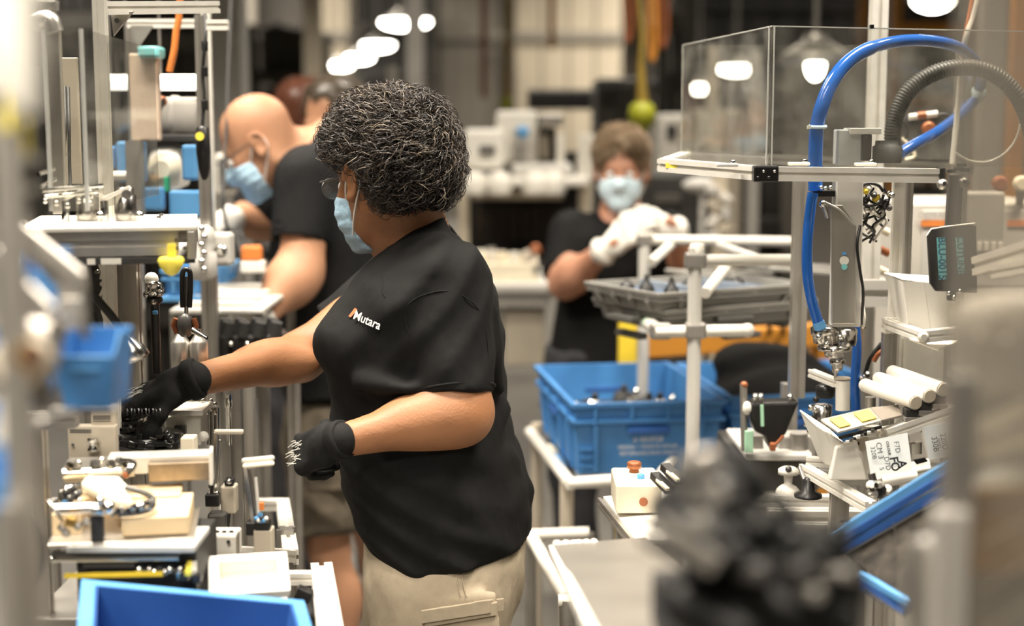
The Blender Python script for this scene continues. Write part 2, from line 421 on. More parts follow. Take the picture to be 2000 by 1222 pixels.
# ------------------------------------------------------------------ people
def skinmat(name, c, c2):
    m = mat(name, c, .48, 0, .10, 14, bump=.12, bscale=260, spec=.4, sss=.12); return m
SKIN_TAN = skinmat('tan_brown_skin', (.31, .142, .066), None)
SKIN_PALE = skinmat('pale_skin', (.46, .24, .14), None)
SKIN_ROSY = skinmat('rosy_skin', (.50, .25, .16), None)
TEE = mat('black_cotton', (.0062, .0061, .0062), .8, 0, .25, 60, bump=1, bscale=9, spec=.22, sheen=0, warp=((1, 1, .45), (0, .5, 0)))
TEEG = mat('charcoal_cotton', (.0105, .0105, .011), .8, 0, .2, 60, bump=1, bscale=8, spec=.25, sheen=0, warp=((1, 1, .45), (0, .5, 0)))
KHAKI = mat('khaki_cotton', (.40, .335, .245), .85, 0, .08, 40, bump=.6, bscale=16, spec=.2, warp=((1, 1, .6), (0, .9, 0)))
CAMO = mat('grey_brown_cotton', (.115, .095, .07), .88, 0, .5, 14, bump=.7, bscale=14, spec=.2)
GLOVEK = mat('black_knit_glove', (.0075, .0073, .0073), .8, 0, .3, 90, bump=.12, bscale=400, spec=.25)
GLOVEW = mat('white_cotton_glove', (.80, .77, .70), .85, 0, .06, 40, bump=.4, bscale=60)
MASKB = mat('light_blue_mask_fabric', (.42, .62, .78), .8, 0, .05, 60, bump=.4, bscale=90)
MASKP = mat('pale_blue_mask_fabric', (.66, .83, .92), .8, 0, .04, 60, bump=.3, bscale=90)
WHT = mat('white_elastic', (.85, .83, .78), .7, 0, .03)
EYE = mat('eye_white', (.8, .78, .74), .2, 0, 0); IRIS = mat('dark_iris', (.06, .035, .02), .2, 0, 0)
SHOE = mat('black_shoe_leather', (.03, .03, .03), .45, 0, .15, 30)
SOCK = mat('white_sock_knit', (.75, .72, .66), .9, 0, .05, 60)
def hairmat(name, a, b_, c_, th=.8):
    m = bpy.data.materials.new(name); m.use_nodes = True; nt = m.node_tree; L = nt.links; b = nt.nodes['Principled BSDF']
    at = nt.nodes.new('ShaderNodeAttribute'); at.attribute_name = 'strand'
    r = nt.nodes.new('ShaderNodeValToRGB'); e = r.color_ramp.elements
    e[0].color = (*a, 1); e[1].color = (*c_, 1); e[1].position = .97; q = e.new(th); q.color = (*b_, 1)
    L.new(at.outputs['Fac'], r.inputs[0]); L.new(r.outputs[0], b.inputs['Base Color'])
    b.inputs['Roughness'].default_value = .38; b.inputs['Specular IOR Level'].default_value = .6
    return m
HAIR_DARK = hairmat('dark_greying_hair', (.004, .003, .0025), (.03, .02, .014), (.26, .21, .155), .70)
HAIR_BLOND = hairmat('short_blonde_hair', (.15, .095, .05), (.36, .25, .14), (.80, .70, .52))
HAIR_BROWN = hairmat('short_brown_hair', (.05, .035, .02), (.10, .07, .04), (.2, .15, .1))
HAIR_RED = hairmat('red_brown_hair', (.10, .03, .012), (.22, .07, .03), (.4, .16, .08))

class Frame:
    def __init__(s, O, face, up=(0, 0, 1), sc=1.0):
        s.O = Vector(O); f = Vector(face).normalized(); u = Vector(up); l = u.cross(f).normalized(); u = f.cross(l).normalized()
        s.f, s.l, s.u, s.s = f, l, u, sc
        s.M = Matrix((f, l, u)).transposed(); s.A = np.array(s.M, dtype=np.float32)
    def W(s, f, l, u): return s.O + (s.f * f + s.l * l + s.u * u) * s.s
    def E(s, f, l, u, r): return ell(s.W(f, l, u), [q * s.s for q in r], s.A)
    def C(s, a, b, ra, rb): return rcone(s.W(*a), s.W(*b), ra * s.s, rb * s.s)
def head_field(F, H, ears=True):
    F.op(H.E(-.018, 0, .045, (.094, .076, .086)), .02)
    F.op(H.E(.03, 0, -.03, (.060, .058, .082)), .04)
    for q in (1, -1):
        F.op(H.C((-.012, q * .05, -.05), (.058, q * .02, -.098), .018, .016), .03)
        F.op(H.E(.055, q * .037, -.028, (.028, .024, .026)), .02)
    F.op(H.E(.066, 0, -.098, (.022, .024, .018)), .025)
    F.op(H.C((.078, -.03, .022), (.078, .03, .022), .011, .011), .02)
    for q in (1, -1): F.op(H.E(.102, q * .031, -.002, (.020, .017, .012)), .012, 's')
    F.op(H.C((.086, 0, .006), (.108, 0, -.03), .008, .011), .012)
    for q in (1, -1): F.op(H.E(.097, q * .012, -.036, (.010, .007, .007)), .006)
    F.op(H.C((.085, -.016, -.060), (.085, .016, -.060), .006, .006), .006)
    F.op(H.C((.083, -.013, -.071), (.083, .013, -.071), .006, .006), .006)
    if ears:
        for q in (1, -1):
            F.op(H.E(-.010, q * .079, -.004, (.018, .010, .029)), .006)
            F.op(H.E(-.006, q * .079, -.026, (.010, .006, .012)), .006)
            F.op(H.E(-.003, q * .091, -.002, (.012, .009, .019)), .003, 's')
            ring = [(-.010 + .019 * math.cos(t), q * (.086 + .004 * (1 - math.cos(t)) / 2), -.001 + .029 * math.sin(t)) for t in [.2 + i * .42 for i in range(12)]]
            for p_, r_ in zip(ring[:-1], ring[1:]): F.op(H.C(p_, r_, .0042, .0042), .003)
            F.op(H.E(-.003, q * .086, -.028, (.009, .005, .010)), .004)
def eyes(H, root):
    for q in (1, -1):
        e = MB().ball(H.W(.079, q * .031, -.002), .0125 * H.s, 14).build('eye', EYE, root)
        MB().ball(H.W(.0885, q * .031, -.002), .0042 * H.s, 10).build('iris', IRIS, e)
def mask(H, root, m, straps=True, side=(1, -1)):
    O = np.array(H.O); lo = O - .2; hi = O + .2
    F = Field(axis(lo[0], hi[0], .004), axis(lo[1], hi[1], .004), axis(lo[2], hi[2], .004))
    for d in (0,):
        F.op(H.E(.034, 0, -.04, (.068, .064, .088)), .02)
        F.op(H.C((.088, 0, -.012), (.110, 0, -.034), .010, .014), .03)
        F.op(H.E(.073, 0, -.100, (.029, .032, .027)), .03)
        for q in (1, -1): F.op(H.E(.058, q * .038, -.05, (.03, .027, .04)), .02)
    bx = (lo, hi)
    def cut(pf, n): F.op(half(H.W(*pf), H.f * n[0] + H.l * n[1] + H.u * n[2], bx), .004, 's')
    cut((.030, 0, -.06), (1, 0, 0))               # removes what lies behind f = .03 (inside of this half space)
    F.op(half(H.W(0, 0, -.127), H.u, bx), .004, 's')
    F.op(half(H.W(.11, 0, -.004), -H.u * 1 + H.f * -.05 + H.f * .35, bx), .004, 's')
    # pleats
    u = np.array(H.u); f0 = O
    X, Y, Z = np.meshgrid(*F.a, indexing='ij', sparse=True)
    t = (X - f0[0]) * u[0] + (Y - f0[1]) * u[1] + (Z - f0[2]) * u[2]
    F.D += .0012 * np.sin(t * 2 * math.pi / .022)
    o = F.mesh('face_mask', m, root)
    if straps:
        for q in side:
            b = MB()
            b.tube(bez([H.W(.036, q * .064, -.030), H.W(.015, q * .078, -.005), H.W(-.006, q * .084, .022), H.W(-.020, q * .084, .022), H.W(-.030, q * .080, -.002),
                        H.W(-.020, q * .083, -.030), H.W(.012, q * .070, -.066), H.W(.036, q * .056, -.092)], 5), .0017, 6)
            b.build('ear_loop', WHT, o)
    return o
def strands(name, m, root, cap, n, ln, flow, curl, r=.0009, seed=3, keep=None, tip=None):
    """curly strands rooted on the cap surface: one mesh, a per-strand shade in the attribute 'strand'"""
    rng = np.random.RandomState(seed); me = cap.data; V = np.zeros(len(me.vertices) * 3, np.float32); me.vertices.foreach_get('co', V); V = V.reshape(-1, 3)
    N = np.zeros(len(V) * 3, np.float32); me.vertices.foreach_get('normal', N); N = N.reshape(-1, 3)
    ids = rng.randint(0, len(V), n); vs = []; fs = []; sh = []
    clump = rng.rand(400)
    K = 9
    for i in ids:
        p = Vector(V[i]); nn = Vector(N[i])
        if keep and not keep(p, nn): continue
        fl = flow(p, nn); t = (fl - nn * fl.dot(nn)); t = t + Vector(rng.normal(0, .35, 3)); t = (t - nn * t.dot(nn)).normalized(); b = nn.cross(t)
        L = ln * (.6 + .8 * rng.rand()); ph = rng.rand() * 6.28; cu = curl * (.5 + rng.rand()); turns = 4.0 + 4.0 * rng.rand()
        lift = .004 + .011 * rng.rand(); shade = min(.999, max(.001, .72 * rng.rand() + .42 * clump[(int(i) // 40) % 400] - .06))
        pts = []
        for k in range(K):
            q = k / (K - 1); a = ph + turns * q
            pts.append(p - nn * .003 + t * L * q * .8 + nn * (lift * math.sin(q * 2.6) + cu * .8 * math.sin(a)) + b * cu * math.cos(a))
        if tip and not tip(pts[-1], pts[K // 2]): continue
        base = len(vs); ref = b
        for k, c in enumerate(pts):
            d = (pts[min(k + 1, K - 1)] - pts[max(k - 1, 0)]).normalized(); ref = (ref - d * ref.dot(d)).normalized(); y = d.cross(ref)
            rr = r * (1 - .75 * (k / (K - 1)) ** 2)
            for j in range(3):
                an = 2.0944 * j; vs.append(c + ref * rr * math.cos(an) + y * rr * math.sin(an)); sh.append(shade)
        for k in range(K - 1):
            for j in range(3): fs.append((base + k * 3 + j, base + k * 3 + (j + 1) % 3, base + (k + 1) * 3 + (j + 1) % 3, base + (k + 1) * 3 + j))
    mm = bpy.data.meshes.new(name); mm.from_pydata([tuple(v) for v in vs], [], fs); mm.polygons.foreach_set('use_smooth', [True] * len(fs)); mm.materials.append(m)
    at = mm.attributes.new('strand', 'FLOAT', 'POINT'); at.data.foreach_set('value', sh); mm.update()
    o = bpy.data.objects.new(name, mm); COL.objects.link(o); o.parent = root; return o
def hand(name, m, wrist, d, n, t, root, curls, thumb=(.35, .5), sc=1.0, cuff=.0, step=.0028, spread=.0, cuffr=.034, back=None):
    """glove: palm, four bent fingers of unequal length, thumb from the side; n = back of the hand"""
    w0 = Vector(wrist); d = Vector(d).normalized(); n = Vector(n); n = (n - d * n.dot(d)).normalized(); tt = d.cross(n).normalized()
    if tt.dot(Vector(t)) < 0: tt = -tt
    c0 = w0 + d * .07; e = .17 * sc
    F = Field(*[axis(c0[i] - e, c0[i] + e, step) for i in range(3)])
    A = np.array(Matrix((d, tt, n)).transposed(), dtype=np.float32)
    W = lambda a, b, c: w0 + (d * a + tt * b + n * c) * sc
    F.op(rcone(W(-cuff, 0, 0), W(.02, 0, 0), cuffr * sc, .029 * sc), .01)
    F.op(rbox(W(.052, 0, 0), [.040 * sc, .038 * sc, .015 * sc], A, .013), .02)
    F.op(ell(W(.035, .026, -.010), [.03 * sc, .018 * sc, .016 * sc], A), .015)
    lens = [.042, .047, .044, .034]
    for i in range(4):
        b = .030 - .0195 * i; p = W(.086 - (0, 0, .003, .010)[i], b, .001); ang = 0; rr = (.0102, .0104, .0100, .0090)[i] * sc
        dirb = (d + tt * spread * (1.5 - i)).normalized()
        for j, (L, c) in enumerate(zip((lens[i], lens[i] * .62, lens[i] * .5), curls[i])):
            ang += c; dd = dirb * math.cos(ang) - n * math.sin(ang); q = p + dd * L * sc
            F.op(rcone(p, q, rr, rr * .93), .006 if j else .010); p = q; rr *= .93
    p = W(.022, .030, -.006); dd = (d * .75 + tt * .65 - n * thumb[0] * .6).normalized()
    for j, L in enumerate((.036, .030, .024)):
        q = p + dd * L * sc; F.op(rcone(p, q, (.0125 - .001 * j) * sc, (.0115 - .001 * j) * sc), .008); p = q
        dd = (dd - tt * thumb[1] * .5 - n * thumb[0] * .5 + d * .2).normalized()
    o = F.mesh(name, m, root)
    if cuff:
        bandm = MB(); a = W(-cuff - .012, 0, 0); 
        bandm.lathe(a, d, [(0, cuffr * .94 * sc), (.0, cuffr * 1.06 * sc), (.006, cuffr * 1.12 * sc), (.018, cuffr * 1.12 * sc), (.022, cuffr * 1.02 * sc)], 28)
        bandm.build('cuff', m, o)
    if back:
        rng = random.Random(5); b = MB()
        for i in range(22):
            u = .066 + .020 * rng.random(); v = -.022 + .044 * i / 21
            p = W(u, v, .0152); q = W(u + .004 + .018 * rng.random(), v + .012 * (rng.random() - .5), .0150)
            b.tube([p, (p + q) / 2 + n * .0004, q], .0008, 5)
        b.build('printed_mark', LGREY, o)
    return o
def cage(px0, py0, px1, py1, Y0, Y1, st, fine=None, zlo=None):
    a = P(px0, py1, Y1); b = P(px1, py0, Y1); a2 = P(px0, py1, Y0); b2 = P(px1, py0, Y0)
    return min(a.x, a2.x), max(b.x, b2.x), Y0, Y1, (zlo if zlo is not None else min(a.z, a2.z)), max(b.z, b2.z)
def rows(Y, data):                          # (py, left px, right px, depth half-width, cy offset)
    out = []
    for py, l, r_, ry, dy in data:
        a = P(l, py, Y); b = P(r_, py, Y); out.append((a.z, (a.x + b.x) / 2, Y + dy, (b.x - a.x) / 2, ry))
    return out
def folds(F, amp, freq, dirs, seed=1):
    X, Y, Z = np.meshgrid(*F.a, indexing='ij', sparse=True); acc = 0
    rng = np.random.RandomState(seed)
    wob = .6 * np.sin(9 * X + 7 * Z + seed) + .5 * np.sin(13 * Y - 6 * Z + 2 * seed)
    for (dx, dy, dz) in dirs:
        q = (X * dx + Y * dy + Z * dz) * freq + 2.2 * wob + rng.rand() * 6
        m_ = .5 + .5 * np.sin(5 * X + 6.5 * Z + 4 * Y + rng.rand() * 6)
        acc = acc + m_ * (np.abs(np.sin(q)) ** 3)
    F.D -= (amp * acc).astype(np.float32)

def legs_and_shoes(F, hip, knee, ankle, rk=.055, ra=.036):
    for h, k, a in zip(hip, knee, ankle):
        F.op(rcone(h, k, .085, rk), .03); F.op(rcone(k, a, rk, ra), .02)
        mid = Vector(k) * .65 + Vector(a) * .35; F.op(ell(mid + Vector((.015, 0, 0)), (.055, .05, .10)), .02)
def shoe(root, ank, d):
    d = Vector(d).normalized(); a = Vector((ank[0], ank[1], 0)); s_ = Vector((-d.y, d.x, 0))
    F = Field(*[axis(a[i] - .28, a[i] + .28, .008) for i in range(2)], axis(-.02, .2, .008))
    F.op(ell(a + d * .06 + Vector((0, 0, .04)), (.14, .05, .045), np.array(Matrix((d, s_, (0, 0, 1))).transposed())), .01)
    F.op(rcone(a + Vector((0, 0, .05)), a + Vector((0, 0, .12)), .05, .045), .03)
    F.op(half((0, 0, .002), (0, 0, 1), ((-9, -9, -1), (9, 9, 1))), .003, 's')
    F.mesh('shoe', SHOE, root)

def on_surface(o, px, py):
    off = parent_loc(o.parent); c = cam.location - off; d = (P(px, py, 2.5) - cam.location).normalized()
    hit, p, n, i = o.ray_cast(c, d); return (p + off, n) if hit else (P(px, py, 2.4), Vector((0, -1, 0)))
def place_emblem(shirt, root):
    MO = mat('emblem_orange', (.62, .16, .06), .7, 0, .05)
    for s_, px, py, sz, m in (('Mutara', 719, 626, .0205, WHT),):
        p, n = on_surface(shirt, px, py); p2, n2 = on_surface(shirt, px + 14, py + 6); x = (p2 - p).normalized(); n = (n - x * n.dot(x)).normalized(); y = n.cross(x)
        M = Matrix((x, y, n)).transposed(); t = text('chest_print', s_, m, p + n * .0028, sz, M, shirt, bold=.00015)
    p, n = on_surface(shirt, 691, 612); x = (on_surface(shirt, 697, 615)[0] - p).normalized(); n = (n - x * n.dot(x)).normalized(); y = n.cross(x); q = p + n * .003
    MB().plate([q - x * .0045 - y * .008, q + x * .0015 - y * .008, q + x * .0065 + y * .008, q - x * .001 + y * .009], .0006).build('chest_mark', MO, shirt)
# ---- the woman in the middle: black tee, khaki shorts, curly dark hair
def woman():
    Y = 2.52
    root = thing('person', 'person with curly dark hair, glasses, black tee and khaki shorts, reaching left', 'person', Vector((P(865, 1100, Y).x, Y + .02, 0)))
    th = R(46); fd = Vector((-math.cos(th), math.sin(th), -.14)); H = Frame(P(752, 352, 2.50), fd, sc=.95)
    nsh, nel, nwr = P(868, 560, 2.40), P(900, 806, 2.33), P(676, 858, 2.27)
    fsh, fel, fwr = P(770, 560, 2.72), P(585, 697, 2.62), P(372, 744, 2.36)
    x0, x1 = P(330, 700, 2.5).x, P(1060, 700, 2.5).x
    hx0, hx1 = P(640, 300, 2.5).x, P(790, 300, 2.5).x
    F = Field(axis(x0, x1, .007, [(hx0, hx1, .0033)]), axis(2.15, 2.88, .007, [(2.38, 2.62, .0033)]), axis(-.02, 1.72, .009, [(1.33, 1.64, .0033), (1.0, 1.33, .006)]))
    head_field(F, H)
    nb = P(812, 490, 2.53)
    F.op(rcone(H.W(-.03, 0, -.03), nb, .060, .066), .025)
    F.op(rcone(H.W(-.045, 0, 0), P(812, 482, 2.53), .048, .050), .03)
    tor = rows(Y, [(480, 770, 860, .08, 0), (520, 745, 900, .13, 0), (600, 690, 950, .165, 0), (700, 665, 965, .165, 0), (850, 690, 980, .165, 0), (1000, 720, 1010, .185, 0), (1120, 730, 1000, .18, 0), (1180, 750, 980, .16, 0)])
    F.op(loft(tor), .04)
    F.op(rcone(nsh, nel, .058, .047), .03); F.op(rcone(nel, nwr, .049, .027), .03)
    F.op(ell(nel * .72 + nwr * .28, (.075, .040, .042)), .03); F.op(ell(P(925, 800, 2.34), (.022, .03, .035)), .02)
    F.op(rcone(fsh, fel, .052, .040), .03); F.op(rcone(fel, fwr, .041, .026), .03); F.op(ell(fel * .75 + fwr * .25, (.085, .036, .036)), .03)
    F.op(rcone(nwr, nwr + (nwr - nel).normalized() * .03, .024, .016), .01); F.op(rcone(fwr, fwr + (fwr - fel).normalized() * .03, .023, .015), .01)
    hz = P(0, 1150, Y).z
    hips = [(P(855, 1160, 2.42).x, 2.43, hz), (P(830, 1160, 2.62).x, 2.63, hz)]
    knee = [(hips[0][0] - .01, 2.42, .47), (hips[1][0] - .03, 2.64, .47)]; ank = [(hips[0][0] + .02, 2.42, .09), (hips[1][0] - .01, 2.64, .09)]
    legs_and_shoes(F, hips, knee, ank)
    body = F.mesh('body', SKIN_TAN, root)
    for a in ank: shoe(root, a, (-1, .1, 0))
    eyes(H, root)
    # shirt
    G = Field(axis(P(600, 600, 2.7).x, P(1070, 800, 2.5).x, .0052), axis(2.24, 2.86, .0052), axis(P(0, 1092, 2.52).z, P(0, 415, 2.5).z, .0052))
    sh = rows(Y, [(424, 822, 868, .05, .0), (440, 800, 878, .085, 0), (470, 768, 901, .13, 0), (500, 735, 923, .165, 0), (540, 695, 952, .19, 0), (570, 680, 967, .20, 0), (600, 664, 974, .20, 0), (640, 645, 980, .20, 0),
                  (680, 639, 983, .20, 0), (720, 642, 984, .195, 0), (760, 649, 984, .19, 0), (800, 652, 990, .19, 0), (850, 657, 1003, .195, 0), (900, 664, 1019, .2, 0), (950, 679, 1034, .205, 0), (1000, 697, 1038, .21, 0), (1040, 715, 1030, .21, 0), (1076, 732, 1014, .205, 0), (1100, 742, 1005, .2, 0)])
    hem_n, hem_f = P(889, 768, 2.345), P(655, 642, 2.695)
    G.op(rcone(P(868, 553, 2.405), hem_n, .076, .064), .022)
    G.op(rcone(fsh, hem_f, .068, .049), .03)
    da = (hem_n - P(868, 553, 2.405)).normalized(); df = (hem_f - fsh).normalized()
    box = (np.array(hem_n) - .12, np.array(hem_n) + .12)
    # cut the sleeve square at the hem, then hollow it
    G.op(inter(half(hem_n + da * .004, -da - Vector((.0, 0, 0)), box), rcone(hem_n - da * .02, hem_n + da * .09, .080, .080)), .002, 's')
    G.op(rcone(hem_n - da * .03, hem_n + da * .05, .050, .058), .004, 's')
    G.op(inter(half(hem_f, -df, (np.array(hem_f) - .1, np.array(hem_f) + .1)), rcone(hem_f - df * .01, hem_f + df * .07, .06, .06)), .002, 's')
    G.op(loft(sh, 2.15), .018)
    G.op(ell(P(700, 668, 2.42), (.070, .075, .062)), .035); G.op(ell(P(700, 668, 2.62), (.070, .075, .062)), .035)
    folds(G, .0050, 48, [(.5, .3, 1), (1, .2, -.6)], 2); folds(G, .004, 24, [(.8, .2, .9)], 7)
    # neck opening
    nk = Vector((-.50, 0, .86)); nc = P(806, 478, 2.53)
    G.op(ell(P(792, 456, 2.53), (.086, .078, .078)), .006, 's')
    # bottom hem slopes up towards the back
    a = P(742, 1078, 2.5); b_ = P(1022, 1042, 2.5); hd = (b_ - a).normalized(); hn = Vector((-hd.z, 0, hd.x)).normalized(); hn = -hn if hn.z > 0 else hn
    G.op(half(a, -hn, (np.array((x0, 2, .7)), np.array((x1, 3, 1.05)))), .003, 's')
    for p, q, r_ in (((705, 748, 2.33), (800, 760, 2.30), .010), ((1000, 900, 2.45), (880, 880, 2.33), .010), ((1022, 955, 2.5), (900, 990, 2.34), .011), ((1010, 1010, 2.45), (860, 1040, 2.33), .010),
                     ((985, 800, 2.45), (930, 900, 2.37), .010), ((960, 610, 2.42), (978, 760, 2.42), .008)):
        G.op(rcone(P(*p), P(*q), r_, r_ * .6), .028)
    shirt = G.mesh('tee_shirt', TEE, root)
    for pts in ([(800, 655), (790, 620), (800, 592), (830, 575), (870, 568), (905, 578), (935, 605), (950, 650), (955, 700)], [(747, 506), (748, 545), (752, 580), (800, 592)]):
        seam = MB(); seam.tube(bez([sum((on_surface(shirt, *q) for q in [pt]), ())[0] for pt in pts], 4), .0010, 5); seam.build('seam', TEE, shirt)
    cb = MB(); cb.tube(bez([P(868, 434, 2.57), P(862, 441, 2.50), P(835, 462, 2.452), P(800, 486, 2.43), P(765, 508, 2.45), P(741, 522, 2.50), P(738, 515, 2.58), P(770, 480, 2.63), P(830, 446, 2.62), P(868, 434, 2.57)], 6), .0065, 8)
    cb.build('collar', TEE, root)
    sb = MB(); x_, y_, d_ = ortho(da)
    sb.tube([hem_n - da * .006 + (x_ * math.cos(t) + y_ * math.sin(t)) * .0655 for t in [i * 2 * math.pi / 30 for i in range(30)]], .0028, 6, closed=True)
    sb.build('sleeve_hem', TEE, root)
    # chest emblem
    c0 = P(693, 614, 2.385); Mx = Matrix.Rotation(R(-22), 3, 'Z')
    place_emblem(shirt, root)
    # shorts
    K = Field(axis(P(690, 1100, 2.5).x, P(1060, 1100, 2.5).x, .007), axis(2.22, 2.84, .007), axis(.38, 1.0, .007))
    K.op(loft(rows(Y, [(1020, 722, 1026, .185, 0), (1060, 716, 1026, .19, 0), (1100, 716, 1020, .19, 0), (1150, 722, 1010, .185, 0), (1200, 740, 985, .17, 0)]), 2.2), .03)
    for (hx, hy, q) in ((P(862, 1160, 2.42).x, 2.425, 0), (P(838, 1160, 2.62).x, 2.63, 1)):
        K.op(rcone((hx, hy, hz + .02), (hx - .015 - .02 * q, hy, .42), .118, .098), .04)
    K.op(half((0, 0, .43), (0, 0, 1), ((-1, 2, .3), (1, 3, .5))), .004, 's')
    for hx, hy in ((P(862, 1160, 2.42).x, 2.425), (P(838, 1160, 2.62).x, 2.63)): K.op(rcone((hx - .015, hy, .35), (hx - .015, hy, .5), .085, .085), .004, 's')
    folds(K, .0045, 24, [(.9, .2, .6), (.3, .4, 1)], 5)
    K.op(rbox(P(900, 1222, 2.315), (.064, .010, .055), np.array(Matrix.Rotation(R(-6), 3, 'Y')), .006), .006)
    sw = K.mesh('cargo_shorts', KHAKI, root)
    def sp(x, y, o=.004):
        p_, n_ = on_surface(sw, x, y); return p_ + n_ * o
    def patch(nm, x0, x1, ya, yb, sl, o, th):
        g = MB(); nx_ = 8; top = [sp(x0 + (x1 - x0) * i / nx_, ya + sl * i / nx_, o) for i in range(nx_ + 1)]; bot = [sp(x0 + (x1 - x0) * i / nx_, yb + sl * i / nx_, o) for i in range(nx_ + 1)]; inn = Vector((0, th, 0))
        vs = top + bot + [v + inn for v in top] + [v + inn for v in bot]; k = nx_ + 1; fs = []
        for i in range(nx_): fs += [(i, i + 1, k + i + 1, k + i), (2 * k + i, 3 * k + i, 3 * k + i + 1, 2 * k + i + 1), (i, 2 * k + i, 2 * k + i + 1, i + 1), (k + i, k + i + 1, 3 * k + i + 1, 3 * k + i)]
        fs += [(0, k, 3 * k, 2 * k), (k - 1, 3 * k - 1, 4 * k - 1, 2 * k - 1)]
        g.add(vs, fs); return g.build(nm, KHAKI, sw, .001)
    patch('cargo_pocket', 832, 966, 1196, 1221, -22, .008, .008); patch('pocket_flap', 826, 972, 1188, 1212, -22, .013, .006)
    b = MB(); b.tube([sp(x, y, .0005) for x, y in ((899, 1086), (901, 1110), (903, 1130), (907, 1150), (911, 1165))], .0018, 5); b.tube([sp(x, y, .0005) for x, y in ((888, 1086), (890, 1110), (892, 1130), (896, 1150), (900, 1165))], .0014, 5); b.build('side_seam', KHAKI, sw)
    b = MB(); b.tube([sp(x, y, .0005) for x, y in ((990, 1062), (985, 1075), (990, 1086), (1000, 1090))], .0016, 5); b.build('pocket_edge', KHAKI, sw)
    # hair
    O = np.array(H.O)
    Q = Field(*[axis(O[i] - .2, O[i] + .2, .004) for i in range(3)])
    Q.op(H.E(-.020, 0, .066, (.116, .098, .088)), .02); Q.op(H.E(-.064, 0, .02, (.082, .090, .075)), .03)
    Q.op(H.E(-.055, 0, -.012, (.066, .080, .042)), .02)
    Q.op(H.E(.075, 0, -.02, (.062, .13, .062)), .012, 's')
    for q in (1, -1): Q.op(H.E(.016, q * .100, -.028, (.046, .046, .058)), .010, 's')
    for q in (1, -1): Q.op(H.E(-.036, q * .112, -.034, (.042, .034, .050)), .012, 's')
    X, YY, Z = np.meshgrid(*Q.a, indexing='ij', sparse=True)
    Q.D += .0035 * np.sin(X * 95 + 2 * np.sin(Z * 60)) * np.sin(YY * 105 + 1) * np.sin(Z * 90 + 2 * np.sin(X * 50))
    cap = Q.mesh('hair', HAIR_DARK, root)
    lw = H.O - Vector(parent_loc(root))
    def flow(p, nn):
        q = p - lw; return Vector((0, 0, -1)) * .7 + H.f * (.55 if q.dot(H.u) > .05 else -.1) + H.l * .35 * (1 if q.dot(H.l) > 0 else -1)
    def tip(p, p2):
        for v in (p, p2):
            q = v - lw; f_, l_, u_ = q.dot(H.f), abs(q.dot(H.l)), q.dot(H.u)
            if f_ > -.046 and u_ < .032 and l_ > .045: return False
            if f_ > .06 and u_ < .045: return False
            if u_ < -.062: return False
        return True
    strands('curls', HAIR_DARK, cap, cap, 11000, .050, flow, .0095, .0010, tip=tip)
    strands('loose_curls', HAIR_DARK, cap, cap, 500, .05, lambda p, nn: Vector((-.6, 0, .5)), .011, .0007, seed=9)
    # mask, glasses, earring
    mask(H, root, MASKB)
    g = MB()
    for q in (1, -1):
        g.tube(bez([H.W(.105, q * .058, .012), H.W(.10, q * .068, .010), H.W(.04, q * .079, .010), H.W(-.006, q * .084, .018), H.W(-.025, q * .083, .008)], 5), .0016, 6)
        ring = [H.W(.114 - .006 * abs(math.cos(t)), q * .034 + .026 * math.cos(t), -.002 + .019 * math.sin(t)) for t in [i * 2 * math.pi / 24 for i in range(24)]]
        g.tube(ring, .0014, 6, closed=True)
    g.tube([H.W(.113, -.009, .004), H.W(.118, 0, .007), H.W(.113, .009, .004)], .0014, 6)
    go = g.build('glasses', DKSTEEL, root)
    for q in (1, -1):
        l_ = MB(); l_.plate([H.W(.110, q * .034 + .024 * math.cos(t), -.002 + .0175 * math.sin(t)) for t in [i * 2 * math.pi / 16 for i in range(16)]], .001); l_.build('lens', ACR, go)
    MB().ball(H.W(-.006, .0865, -.030), .0028, 10).build('earring', CREAM, root)
    # gloves
    hand('glove', GLOVEK, nwr + (nwr - nel).normalized() * .018, (-.74, .46, -.36), (-.42, -.74, .50), (0, .5, .8), root, [(1.15, 1.0, .7), (1.2, 1.05, .7), (1.2, 1.05, .7), (1.25, 1.1, .7)], (.9, .5), .92, .012, cuffr=.031, back=True)
    hand('glove', GLOVEK, fwr + (fwr - fel).normalized() * .012, (-.93, -.02, -.34), (-.25, -.22, .94), (0, -1, -.2), root, [(.2, .3, .3), (.2, .3, .3), (.25, .35, .3), (.3, .4, .3)], (.7, .3), 1.0, .012, cuffr=.031, spread=.08, back=True)
    return root
WOMAN = woman()
